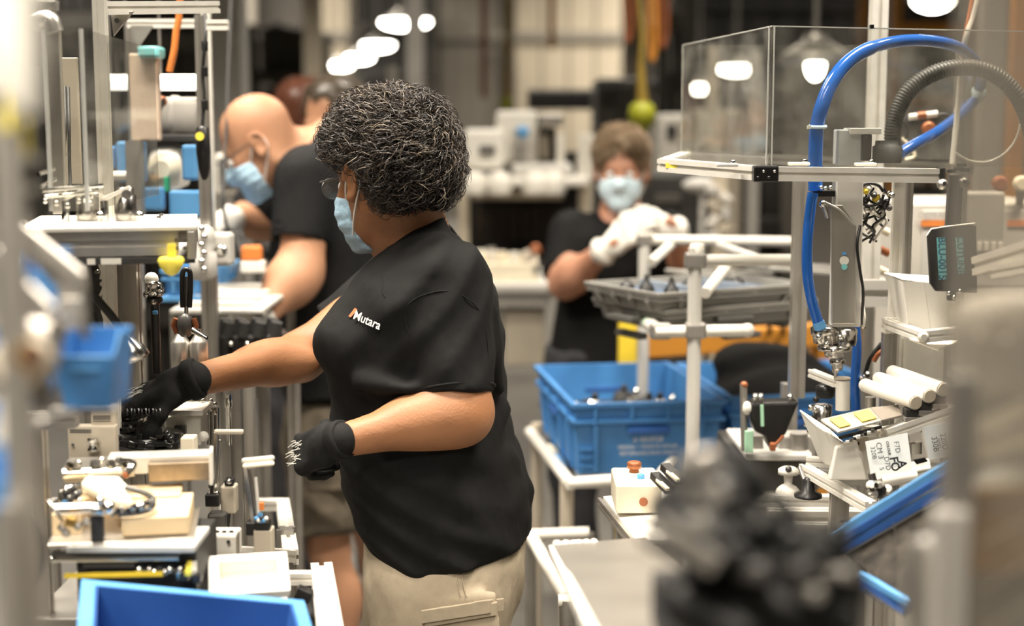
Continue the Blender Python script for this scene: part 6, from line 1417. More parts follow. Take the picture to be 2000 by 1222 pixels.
# profile posts of the right station
def right_frame():
    Yf = 2.42
    t = thing('work_station', 'aluminium profile station at right with a bright top rail', 'workstation', (P(1700, 0, 2.6).x, 2.6, 0))
    # top rail, turning towards the camera at the black joint
    A = P(1293, 322, 2.72); B = P(1494, 339, Yf); C_ = P(1832, 343, Yf)
    A.z = B.z
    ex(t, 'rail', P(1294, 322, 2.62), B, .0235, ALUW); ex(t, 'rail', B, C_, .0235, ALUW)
    MB().box(B + Vector((0, -.001, 0)), (.041, .027, .027)).build('black_joint', BLACK, t, .003)
    for i in range(4): MB().ball(B + Vector((-.014 + .009 * i, -.015, -.006 + .01 * (i % 2))), .0028, 8).build('joint_screw', CHROME if i % 2 else BLACK, t)
    MB().box(C_ + Vector((.004, 0, 0)), (.010, .027, .027)).build('end_cap', BLACK, t, .002)
    MB().box(P(1316, 323, 2.585), (.032, .004, .009), Matrix.Rotation(R(-40), 3, 'Z')).build('yellow_label', YELT, t)
    ex(t, 'rail', P(1294, 322, 2.62), P(1340, 306, 3.0), .02, ALUW); ex(t, 'rail', P(1340, 303, 3.0), P(1900, 330, 2.95), .02, ALU)
    for a in ((1420, 322), (1560, 320), (1690, 321)): 
        c = MB(); p = P(a[0], a[1], 2.44); c.box(p, (.036, .014, .006)); c.build('white_clip', WHITE, t, .002); MB().lathe(p + Vector((.01, 0, .003)), (0, 0, 1), [(0, .004), (.003, .005), (.005, .003)], 10).build('clip_screw', CHROME, t)
    # verticals
    x = P(1556, 560, 2.75).x; ex(t, 'upright', (x + .004, 2.75, P(0, 775, 2.75).z), (x + .004, 2.75, P(0, 350, 2.75).z), .028, ALU, (0, 1, 0))
    x = P(1713, 120, 2.9).x; ex(t, 'upright', (x, 2.9, 1.3), (x, 2.9, 2.4), .031, ALUW, (0, 1, 0))
    x = P(1752, 500, 2.55).x; ex(t, 'upright', (x - .002, 2.55, P(0, 725, 2.55).z), (x - .002, 2.55, P(0, 352, 2.55).z), .018, ALUW, (0, 1, 0)); x = P(1771, 500, 2.62).x; ex(t, 'upright', (x, 2.62, P(0, 560, 2.6).z), (x, 2.62, P(0, 352, 2.55).z), .013, ALU, (0, 1, 0))
    x = P(1700, 500, 3.1).x; ex(t, 'upright', (x, 3.1, 0), (x, 3.1, P(0, 350, 3.1).z), .022, ALU, (0, 1, 0))
    x = P(1880, 200, 2.9).x; ex(t, 'upright', (x, 2.9, 0), (x, 2.9, P(0, 95, 2.9).z), .026, ALU, (0, 1, 0))
    x = P(1735, 700, 2.5).x; ex(t, 'upright', (x, 2.5, .5), (x, 2.5, P(0, 650, 2.5).z), .022, ALU, (0, 1, 0)); x = P(1760, 700, 2.62).x; ex(t, 'upright', (x, 2.62, 0), (x, 2.62, P(0, 655, 2.6).z), .015, ALUW, (0, 1, 0))
    ex(t, 'cross_beam', P(1672, 570, 3.0), P(1745, 570, 3.0), .056, LGREY); ex(t, 'cross_beam', P(1500, 1010, 2.6), P(1700, 1010, 2.6), .03, ALUW); ex(t, 'cross_beam', P(1540, 930, 3.0), P(1700, 930, 3.0), .03, ALU)
    ex(t, 'cross_beam', P(1300, 975, 2.75), P(1660, 978, 2.75), .022, ALUW); ex(t, 'cross_beam', P(1440, 1030, 2.5), P(1660, 1035, 2.5), .022, ALUW); ex(t, 'cross_beam', P(1562, 868, 3.2), P(1640, 880, 3.0), .03, ALUD)
    ex(t, 'upright', (P(1640, 0, 2.35).x, 2.36, 0), P(1641, 945, 2.36), .03, ALU, (0, 1, 0), .018); ex(t, 'upright', (P(1900, 0, 2.3).x, 2.4, 0), P(1900, 900, 2.4), .03, ALUD, (0, 1, 0))
    ex(t, 'upright', (P(1560, 0, 2.9).x, 2.9, 0), (P(1560, 0, 2.9).x, 2.9, P(0, 775, 2.75).z), .03, ALUD, (0, 1, 0))
    ex(t, 'slanted_beam', P(1570, 915, 2.5), P(1700, 990, 2.2), .018, ALUW); ex(t, 'slanted_beam', P(1575, 900, 2.52), P(1650, 905, 2.5), .016, ALUW)
    ex(t, 'slanted_beam', P(1915, 520, 2.2), P(2040, 482, 2.0), .028, ALUW); ex(t, 'slanted_beam', P(1945, 532, 2.1), P(2040, 515, 2.0), .018, ALUW)
    return t
right_frame()
def clear_box():
    Yf = 2.44
    t = thing('clear_box_guard', 'large clear sheet box standing on the bright top rail', 'guard', P(1600, 320, 2.6))
    z0 = P(0, 326, Yf).z; z1 = P(0, 51, Yf).z; xc = P(1509, 0, Yf).x; xl, yl = P(1335, 0, 3.0).x, 3.0; xr = P(2080, 0, Yf).x
    k = lambda pts, nm='clear_sheet': MB().plate(pts, .004).build(nm, ACR, t)
    k([(xc, Yf, z0), (xr, Yf, z0), (xr, Yf, z1 - .01), (xc, Yf, z1)]); k([(xl, yl, z0), (xc, Yf, z0), (xc, Yf, z1), (xl, yl, z1)]); k([(xl, yl, z0), (xr, yl, z0), (xr, yl, z1), (xl, yl, z1)])
    for x, y in ((xc - .0045, Yf), (xc + .004, Yf - .001)): MB().bar((x, y, z0 - .01), (x, y, z1), .0022, .004).build('edge_strip', GEDGE, t)
    MB().bar((xl, yl, z0), (xl, yl, z1), .002, .003).build('edge_strip', GEDGE, t)
    MB().bar((xc, Yf, z1), (xr, Yf, z1 - .01), .002, .0022).build('top_edge', GEDGE, t); MB().bar((xl, yl, z1), (xc, Yf, z1), .002, .0022).build('top_edge', GEDGE, t)
    MB().box((P(1704, 0, Yf).x, Yf, P(0, 52, Yf).z), (.006, .008, .006)).build('latch', BLACK, t)
    return t
clear_box()
def hoses():
    t = thing('blue_air_hose', 'glossy blue hose arching inside the clear box', 'hose', P(1592, 320, 2.5))
    pts = [P(1593, 372, 2.5), P(1592, 330, 2.5), P(1593, 285, 2.5), P(1596, 245, 2.5), P(1606, 205, 2.5), P(1625, 160, 2.51), P(1655, 122, 2.53), P(1700, 94, 2.55), P(1760, 80, 2.58), P(1820, 80, 2.62), P(1870, 92, 2.68), P(1902, 118, 2.76), P(1915, 150, 2.86), P(1908, 185, 2.9), P(1880, 220, 2.86), P(1830, 258, 2.78), P(1790, 280, 2.74), P(1760, 298, 2.72)]
    MB().tube(bez(pts, 7), [.0125] * (7 * 7 + 1) + [.0105] * (7 * 10), 16).build('hose', HOSEB, t)
    MB().tube([P(1597, 247, 2.5) + Vector((.0135 * math.cos(a), .0135 * math.sin(a), .0012 * math.sin(a))) for a in [i * .5236 for i in range(12)]], .0032, 6, closed=True).build('hose_tie', mat('pale_blue_tie', (.62, .80, .92), .4), t); MB().box(P(1580, 248, 2.49), (.006, .006, .006)).build('tie_lock', WHITE, t)
    MB().lathe(P(1905, 188, 2.9), (-.4, 0, -.5), [(-.02, .011), (-.01, .015), (.01, .015), (.016, .012)], 16).build('clear_coupling', mat('pale_blue_tie', (1, 1, 1)), t)
    t = thing('blue_air_hose', 'blue hose hanging straight down left of the actuator', 'hose', P(1600, 640, 2.48))
    MB().tube(bez([P(1588, 376, 2.48), P(1584, 400, 2.48), P(1577, 470, 2.48), P(1577, 530, 2.48), P(1584, 580, 2.48), P(1598, 630, 2.48)], 7), .0092, 14).build('hose', HOSEB, t); MB().cyl(P(1598, 628, 2.48), P(1603, 642, 2.48), .0105).build('hose_end', BLUEB, t)
    t = thing('blue_air_hose', 'dark blue hose hanging below the actuator at right', 'hose', P(1671, 780, 2.55)); MB().tube(bez([P(1670, 630, 2.6), P(1674, 680, 2.6), P(1670, 740, 2.6), P(1672, 800, 2.6)], 5), .0085, 12).build('hose', HOSEB, t)
    # corrugated hose
    t = thing('corrugated_hose', 'grey corrugated hose arching down into a black collar', 'hose', P(1735, 300, 2.52))
    path = bez([P(1745, 296, 2.52), P(1744, 255, 2.52), P(1754, 215, 2.52), P(1775, 178, 2.52), P(1810, 150, 2.52), P(1855, 134, 2.52), P(1905, 133, 2.52), P(1950, 150, 2.52), P(1985, 185, 2.52), P(2008, 235, 2.52), P(2022, 300, 2.5), P(2028, 380, 2.48)], 22)
    rr = [.0150 if (i % 3) == 0 else (.0128 if (i % 3) == 1 else .0140) for i in range(len(path))]
    dense = []; 
    MB().tube(path, rr, 16).build('hose', mat('grey_hose_rubber', (.05, .048, .044), .45, 0, .1, 20), t)
    MB().lathe(P(1732, 318, 2.52), (0, 0, 1), [(0, .024), (.004, .025), (.028, .025), (.03, .021), (.038, .020)], 24).build('collar', BLACKM, t)
    b = thing('solenoid_block', 'pale grey block with a black side beside the hose collar', 'block', P(1660, 320, 2.5)); pb(MB(), 1636, 253, 1685, 322, 2.5, .04).build('grey_block', mat('pale_blue_grey_paint', (.50, .52, .53), .45), b, .002); pb(MB(), 1683, 262, 1704, 314, 2.49, .03).build('black_block', BLACK, b, .002); pb(MB(), 1660, 250, 1722, 262, 2.49, .05).build('top_plate', LGREY, b, .001)
    MB().cyl(P(1693, 268, 2.488), P(1693, 268, 2.485), .002).build('screw', CHROME, b)
    w = thing('orange_cable', 'thin orange and white cables running down behind the clear box', 'cable', P(1890, 110, 2.7)); tb(w, 'orange_wire', [P(1905, -40, 2.7), P(1892, 30, 2.7), P(1880, 90, 2.7)], .003, ORG); tb(w, 'white_wire', [P(1918, -40, 2.7), P(1900, 30, 2.7), P(1883, 90, 2.7), P(1872, 200, 2.75), P(1860, 320, 2.75)], .005, WHITE)
    g = thing('pressure_fittings', 'copper fittings and thin hoses behind the blue hose', 'fittings', P(1800, 240, 3.0))
    MB().cyl(P(1775, 229, 3.0), P(1830, 222, 3.0), .007).build('pipe', WHITE, g); MB().cyl(P(1792, 226, 2.995), P(1808, 224, 2.995), .0078).build('copper_band', RUST, g); MB().lathe(P(1811, 250, 3.0), (0, -1, 0), [(0, .013), (.012, .014), (.015, .009)], 18).build('copper_cap', RUST, g)
    tb(g, 'thin_hose', [P(1830, 224, 3.0), P(1852, 226, 3.0), P(1862, 260, 3.0)], .003, BLACK); tb(g, 'loop_hose', [P(1762, 270, 3.0), P(1780, 290, 3.0), P(1786, 305, 3.0), P(1768, 312, 3.0)], .0035, CREAM); tb(g, 'loop_hose', [P(1762, 235, 3.0), P(1772, 255, 3.0), P(1764, 275, 3.0)], .003, BLACK)
    sp = thing('reel_rim', 'pale metal reel rim behind the corrugated hose', 'reel', P(1935, 300, 2.75)); MB().tube([P(1915 + 78 * math.cos(a), 232 + 85 * math.sin(a), 2.75) for a in [i * .21 for i in range(-6, 12)]], .002, 6).build('rim', GEDGE, sp)
hoses()
def actuator():
    t = thing('electric_actuator', 'grey vertical screwdriving actuator with an oval sticker', 'actuator', P(1650, 640, 2.5))
    MB().plate([P(1630, 352, 2.5), P(1682, 352, 2.5), P(1676, 636, 2.5), P(1622, 636, 2.5)], .036).build('body', LGREY, t, .002); MB().plate([P(1622, 400, 2.47), P(1645, 400, 2.47), P(1672, 440, 2.47), P(1670, 632, 2.47), P(1624, 632, 2.47)], .006).build('cover', ALU, t, .0015)
    MB().lathe(P(1649, 509, 2.466), (0, -1, 0), [(0, .0078), (.0006, .0078)], 24).build('white_sticker', WHITE, t); MB().lathe(P(1649, 521, 2.4655), (0, -1, 0), [(0, .0052), (.0008, .0052)], 3 * 6).build('teal_sticker', TEAL, t); MB().box(P(1649, 495, 2.4655), (.007, .001, .005)).build('blue_mark', BLUEB, t)
    for i, (ox, py, r0, r1, ln) in enumerate(((1610, 636, .024, .020, .03), (1650, 640, .022, .022, .03), (1630, 672, .030, .018, .022), (1636, 700, .014, .010, .02))): MB().lathe(P(ox, py, 2.5), (0, 0, -1), [(0, r0 * .8), (.003, r0), (ln * .5, r0 * .96), (ln * .55, r1), (ln, r1 * .9)], 18).build('chuck_section', STEEL, t)
    for i in range(4): MB().ball(P(1600 + 14 * i, 658 + 14 * (i % 3), 2.475), .0055, 10).build('chuck_ball', CHROME, t)
    MB().lathe(P(1632, 715, 2.5), (0, 0, -1), [(0, .007), (.01, .006), (.012, .003), (.03, .002)], 10).build('bit', STEEL, t)
    pb(MB(), 1588, 372, 1632, 384, 2.49, .02).build('black_bracket', BLACK, t, .001)
    for x, y in ((1604, 366), (1612, 368), (1622, 366)): MB().ball(P(x, y, 2.485), .004, 8).build('bracket_screw', CHROME, t)
    MB().cyl(P(1610, 400, 2.48), P(1618, 425, 2.48), .006).build('steel_fitting', STEEL, t); MB().ball(P(1607, 398, 2.48), .007, 8).build('fitting_ball', CHROME, t)
    tb(t, 'black_cable', [P(1680, 440, 2.47), P(1674, 480, 2.46), P(1680, 530, 2.46), P(1686, 570, 2.46), P(1684, 620, 2.47), P(1688, 640, 2.48)], .0026, BLACK); tb(t, 'grey_cable', [P(1684, 590, 2.48), P(1688, 620, 2.47), P(1686, 640, 2.48)], .003, WHITEM)
    tb(t, 'grey_cable', [P(1612, 395, 2.47), P(1640, 410, 2.465), P(1668, 440, 2.465)], .002, ALUD)
    k = thing('cable_knot', 'tangle of black cables and fittings under the top rail', 'cables', P(1710, 400, 2.55)); rng = random.Random(8)
    for i in range(11):
        x = 1690 + rng.random() * 42; y = 362 + rng.random() * 50; tb(k, 'cable', [P(x, y, 2.52), P(x + rng.uniform(-18, 18), y + 22, 2.5), P(x + rng.uniform(-22, 22), y + 42, 2.51), P(x + rng.uniform(-22, 22), y + 62, 2.52)], .0022, [BLACK, BLACK, WHITEM, DKSTEEL][i % 4])
    for i in range(12): MB().lathe(P(1684 + rng.random() * 52, 362 + rng.random() * 76, 2.5), (rng.uniform(-1, 1), -1, rng.uniform(-1, 1)), [(0, .004), (.004, .006), (.012, .005), (.014, .003)], 10).build('air_fitting', [CHROME, DKSTEEL, WHITE, YEL, BLACK, CHROME][i % 6], k)
    tb(k, 'loop', [P(1700 + 26 * math.cos(a), 380 + 22 * math.sin(a), 2.49) for a in [i * .6 for i in range(11)]], .0026, BLACK)
    for i in range(3): MB().cyl(P(1716, 445 + 40 * i, 2.9), P(1736, 455 + 40 * i, 2.9), .008).build('brass_fitting', [CREAM, RUST, CREAM][i], k)
    # teach pendant bracket with labels
    p = thing('label_bracket', 'black rounded plate with two teal tape labels reading upside down', 'plate', P(1850, 590, 2.28))
    a = [P(1810, 458, 2.28), P(1818, 447, 2.28), P(1890, 437, 2.28), P(1906, 440, 2.28), P(1908, 572, 2.28), P(1826, 568, 2.28), P(1815, 552, 2.28)]
    MB().plate(a, .006).build('plate', mat('anthracite_plastic', (.045, .042, .04), .4, 0, .15, 25), p, .0015)
    MB().tube([P(1810, 460, 2.276), P(1819, 447, 2.276), P(1850, 442, 2.276), P(1904, 436, 2.276)], .0012, 6).build('bright_edge', ALUW, p)
    for (x0, y0, x1, y1, s_, sz) in ((1829, 463, 1849, 546, 'BLU-0015', .0165), (1866, 463, 1884, 534, 'CUTLINE', .0150)):
        q = [P(x0, y0 + 1, 2.2755), P(x1 - 3, y0, 2.2755), P(x1, y1 - 1, 2.2755), P(x0 + 5, y1, 2.2755)]; o = MB().plate(q, .0008).build('tape_label', TEAL, p)
        c = sum((Vector(v) for v in q), Vector()) / 4; text('label_text', s_, TEALD, c + Vector((0, -.0006, 0)), sz, Matrix.Rotation(R(-3), 3, 'Y') @ Matrix.Rotation(R(90), 3, 'X') @ Matrix.Rotation(R(-90), 3, 'Z'), o, bold=.0003)
    MB().cyl(P(1838, 556, 2.275), P(1838, 556, 2.272), .0022).build('hole', BLACK, p); MB().box(P(1858, 578, 2.28), (.014, .008, .014)).build('hinge_block', BLACK, p, .002)
    for x, y in ((1853, 572), (1863, 580), (1874, 568)): MB().ball(P(x, y, 2.272), .0035, 10).build('hinge_screw', CHROME, p)
    MB().plate([P(1852, 340, 2.3), P(1872, 340, 2.3), P(1866, 446, 2.3), P(1846, 446, 2.3)], .012).build('arm', mat('anthracite_metal', (.09, .085, .08), .35, .5), p, .002); MB().plate([P(1872, 345, 2.31), P(1880, 345, 2.31), P(1874, 446, 2.31), P(1866, 446, 2.31)], .010).build('arm_side', BLACK, p)
    for x, y, m in ((1840, 360, ALU), (1841, 358, BLACK), (1881, 356, DKSTEEL), (1881, 354, CHROME)): MB().lathe(P(x, y, 2.29), (0, -1, 0), [(0, .0085 if m in (ALU, DKSTEEL) else .005), (.006, .0085 if m in (ALU, DKSTEEL) else .005), (.010, .003)], 16).build('knob', m, p)
    for x, y in ((1872, 330), (1885, 332), (1878, 322), (1858, 334)): MB().box(P(x, y, 2.29), (.014, .008, .006)).build('clip', BLACK, p, .001)
    # cabinet behind with orange stripe
    c = thing('control_cabinet', 'pale control cabinet with an orange stripe behind the black plate', 'cabinet', (P(1840, 0, 3.2).x, 3.2, 0))
    a = P(1782, 0, 3.15); b = P(2080, 0, 3.15); MB().b2((a.x, 3.15, 0), (b.x, 3.5, P(0, 396, 3.15).z)).build('housing', mat('pale_cabinet_paint', (.58, .55, .49), .45, 0, .05, 6), c, .006)
    pb(MB(), 1800, 430, 1848, 442, 3.145, .008).build('orange_stripe', ORG, c); pb(MB(), 1968, 430, 2010, 442, 3.145, .008).build('orange_stripe', ORG, c)
    pb(MB(), 1796, 410, 2012, 560, 3.148, .006).build('door', LGREY, c, .003); text('maker_text', 'DEPRAG', GREY, P(1824, 421, 3.143), .018, (math.pi / 2, 0, 0), c)
    pb(MB(), 1885, 375, 1965, 500, 3.0, .06).build('keypad_unit', GREY, c, .006)
    for i in range(4): pb(MB(), 1908 + 14 * i, 473, 1918 + 14 * i, 490, 2.995, .008).build('key', WHITEM, c, .001)
    for i, (x, y, m) in enumerate(((1950, 358, RUST), (1992, 358, CREAM))):
        k = thing('signal_knob', ['copper coloured round knob', 'cream coloured round knob'][i] + ' on top of the control cabinet', 'knob', P(x, y, 3.1)); MB().lathe(P(x, y, 3.1), (0, -1, 0), [(0, .016), (.012, .017), (.018, .012)], 20).build('cap', m, k); MB().bar(P(x, y, 3.12), P(x, 400, 3.16), .016, .016).build('stem', GREY, k)
actuator()
def funnels():
    def funnel(label, pts_top, pts_bot, Y0, Y1, grp):
        t = thing('white_funnel', label, 'funnel', P(pts_bot[0][0], pts_bot[0][1], Y0), grp)
        (xa, ya), (xb, yb) = pts_top; (xc, yc), (xd, yd) = pts_bot
        F0 = [P(xa, ya, Y0), P(xb, yb, Y0), P(xd, yd, Y0 + .01), P(xc, yc, Y0 + .01)]; B0 = [p + Vector((0, Y1 - Y0, 0)) for p in F0[:2]] + [p + Vector((0, (Y1 - Y0) * .45, 0)) for p in F0[2:]]
        MB().plate(F0, .002).build('front_wall', WHITE, t, .0005); MB().plate(B0, .002).build('back_wall', WHITE, t, .0005)
        MB().plate([F0[0], B0[0], B0[3], F0[3]], .002).build('side_wall', WHITE, t, .0005); MB().plate([F0[1], B0[1], B0[2], F0[2]], .002).build('side_wall', WHITE, t, .0005)
        MB().plate([F0[3], F0[2], B0[2], B0[3]], .002).build('bottom', WHITEM, t); MB().tube([F0[0], F0[1], B0[1], B0[0]], .0018, 6, closed=True).build('rim', WHITE, t)
        d = (F0[3] - F0[0]); MB().tube([F0[0] + (F0[1] - F0[0]) * .35, F0[3] + (F0[2] - F0[3]) * .45], .0015, 6).build('fold', WHITEM, t)
        return t
    funnel('upper white funnel under the black labelled plate', ((1764, 548), (1880, 556)), ((1775, 650), (1872, 664)), 2.38, 2.5, 'white funnels')
    funnel('lower white funnel beside the printed cards', ((1592, 830), (1650, 868)), ((1612, 905), (1690, 938)), 2.3, 2.42, 'white funnels')
    MB2 = thing('white_housing', 'white moulded housing joined to the lower funnel', 'housing', P(1660, 935, 2.34)); MB().plate([P(1630, 870, 2.3), P(1672, 858, 2.3), P(1692, 935, 2.3), P(1618, 935, 2.3)], .02).build('front', WHITE, MB2, .003); MB().plate([P(1668, 850, 2.33), P(1768, 826, 2.33), P(1780, 900, 2.33), P(1690, 935, 2.33)], .03).build('side', WHITEM, MB2, .003)
    MB().plate([P(1668, 858, 2.31), P(1695, 850, 2.31), P(1698, 872, 2.31), P(1685, 882, 2.31), P(1672, 876, 2.31)], .004).build('metal_tab', TAN, MB2, .001); MB().cyl(P(1676, 866, 2.307), P(1676, 866, 2.303), .0025).build('hole', BLACK, MB2)
    # small shelf
    s = thing('profile_shelf', 'small bright profile shelf under the upper white funnel', 'shelf', P(1800, 680, 2.35))
    ex(s, 'side_profile', P(1730, 630, 2.5), P(1806, 658, 2.28), .0165, ALUW); ex(s, 'front_profile', P(1800, 657, 2.28), P(1890, 648, 2.28), .0185, ALUW); MB().plate([P(1775, 662, 2.30), P(1832, 684, 2.28), P(1885, 662, 2.30), P(1830, 650, 2.42)], .004).build('under_plate', ALUW, s, .001); ex(s, 'back_profile', P(1730, 628, 2.52), P(1885, 640, 2.6), .015, ALUW)
    for a in ((1735, 640), (1802, 657)): MB().lathe(P(*a, 2.27 if a[0] > 1750 else 2.48), (0, -1, 0), [(0, .008), (.004, .009), (.008, .005)], 12).build('end_bolt', WHITEM, s)
    MB().plate([P(1745, 660, 2.6), P(1880, 672, 2.55), P(1880, 745, 2.55), P(1745, 725, 2.6)], .003).build('clear_sheet', ACR, s)
    # rollers
    for i in range(3):
        a = P(1690 + 27 * i, 752 - 13 * i, 2.42); b = P(1788 + 27 * i, 786 - 13 * i, 2.26); t = thing('steel_roller', ['front', 'middle', 'rear'][i] + 'most of the three bright rollers' if False else ['front one', 'middle one', 'rear one'][i] + ' of the three bright slanting rollers', 'roller', b - Vector((0, 0, .01)), 'bright rollers')
        MB().cyl(a, b, .0115, n=22).build('tube', ALUW, t); d = (b - a).normalized(); MB().cyl(b, b + d * .003, .0098, n=20).build('end_disc', TAN, t); MB().cyl(a, a - d * .004, .0105, n=18).build('end_ring', WHITEM, t)
        MB().box(b - d * .015 - Vector((0, 0, .018)), (.02, .022, .014)).build('cradle', BLACKM, t, .002); MB().box(b - d * .012 - Vector((0, 0, .028)), (.024, .02, .008)).build('cradle_foot', ALUD, t, .001)
    r = thing('roller_support', 'bright profile arm carrying the three rollers', 'arm', P(1780, 830, 2.3)); ex(r, 'arm', P(1732, 848, 2.27), P(1868, 800, 2.27), .020, ALUW); ex(r, 'arm', P(1700, 838, 2.4), P(1730, 845, 2.3), .016, ALUW); MB().lathe(P(1698, 836, 2.28), (0, 0, -1), [(0, .011), (.004, .013), (.012, .012)], 14).build('end_cap', WHITE, r)
    ex(r, 'leg', P(1745, 845, 2.33), P(1745, 1050, 2.33), .015, ALUD, (0, 1, 0)); MB().cyl(P(1700, 775, 2.45), P(1700, 830, 2.45), .009).build('pin', ALUD, r)
    # yellow sticker plate
    y = thing('sticker_plate', 'grey slanted plate with two yellow stickers', 'plate', P(1680, 835, 2.32)); 
    A, B, C2, D = P(1603, 820, 2.32), P(1636, 845, 2.26), P(1722, 822, 2.26), P(1700, 797, 2.32); E, G2 = P(1698, 796, 2.33), P(1757, 800, 2.28)
    MB().plate([A, B, C2, D], .004).build('plate', ALU, y, .001); MB().plate([D, C2, P(1762, 812, 2.27), P(1755, 792, 2.33)], .004).build('dark_plate', mat('brown_grey_plate', (.20, .17, .14), .5), y, .001); MB().plate([P(1636, 852, 2.262), P(1722, 830, 2.262), P(1722, 836, 2.262), P(1640, 858, 2.262)], .003).build('black_edge', BLACK, y)
    n = Vector((0, -.0015, .004))
    for u0, u1 in ((.10, .35), (.60, .92)):
        q = [A.lerp(D, u0).lerp(B.lerp(C2, u0), .18), A.lerp(D, u0).lerp(B.lerp(C2, u0), .85), A.lerp(D, u1).lerp(B.lerp(C2, u1), .85), A.lerp(D, u1).lerp(B.lerp(C2, u1), .18)]; MB().plate([v + n for v in q], .0008).build('yellow_sticker', YELT, y)
    for i in range(8): MB().box(P(1655 + 7 * i, 862 - 3 * i, 2.25), (.005, .004, .004 + .002 * (i % 2))).build('terminal', [WHITE, STEEL, BLACK][i % 3], y, .0006)
    # cards
    c = thing('printed_card', 'white card with rotated numbers leaning in a white holder', 'card', P(1740, 925, 2.24), 'printed cards')
    q = [P(1690, 862, 2.24), P(1772, 845, 2.24), P(1780, 905, 2.23), P(1700, 925, 2.23)]; MB().plate(q, .0015).build('card', PAPER, c)
    def tx(s_, x, y, sz, ang=-78, Y=2.224, par=c, m=INK, bold=0): text('print', s_, m, P(x, y, Y), sz, Matrix.Rotation(R(ang), 3, 'Y').inverted() @ Matrix.Rotation(R(90), 3, 'X') if False else Matrix.Rotation(R(-ang), 3, 'Y') @ Matrix.Rotation(R(90), 3, 'X'), par, bold=bold)
    tx('F7D', 1752, 873, .011); tx('COLOUR', 1735, 875, .0055, bold=.0002); tx('CM 3', 1718, 880, .012); tx('320B', 1706, 884, .010); tx('D7D', 1733, 905, .011); tx('FO', 1747, 906, .018, bold=.0005); tx('A', 1762, 906, .018, bold=.0005); tx('5', 1722, 915, .010)
    hld = thing('card_holder', 'white moulded channel below the first printed card', 'holder', P(1760, 930, 2.26)); MB().plate([P(1700, 922, 2.26), P(1815, 895, 2.26), P(1818, 918, 2.25), P(1712, 940, 2.25)], .012).build('channel', WHITEM, hld, .002); MB().plate([P(1783, 898, 2.245), P(1806, 893, 2.245), P(1812, 900, 2.245), P(1790, 906, 2.245)], .004).build('black_slot', BLACK, hld); MB().cyl(P(1702, 924, 2.24), P(1706, 940, 2.24), .006).build('black_end', DKSTEEL, hld)
    MB().cyl(P(1722, 940, 2.25), P(1790, 928, 2.25), .010).build('tube', WHITEM, hld)
    c2 = thing('printed_card', 'second printed card stack standing further right', 'card', P(1830, 890, 2.26), 'printed cards')
    for k in range(3): MB().plate([P(1797 + 3 * k, 838 - 2 * k, 2.265 - .004 * k), P(1868, 824 - 2 * k, 2.265 - .004 * k), P(1866, 888, 2.262 - .004 * k), P(1812 + k, 898, 2.262 - .004 * k)], .0012).build('card', PAPER if k == 2 else WHITE, c2)
    tx('220D', 1843, 862, .012, Y=2.240, par=c2); tx('330B', 1826, 867, .012, Y=2.240, par=c2); tx('SERIES', 1834, 865, .006, Y=2.240, par=c2)
    for i in range(3): MB().cyl(P(1774 + 9 * i, 862 + 4 * (i % 2), 2.3), P(1774 + 9 * i, 885, 2.3), .007).build('roller_pin', WHITEM if i % 2 else ALU, hld)
funnels()
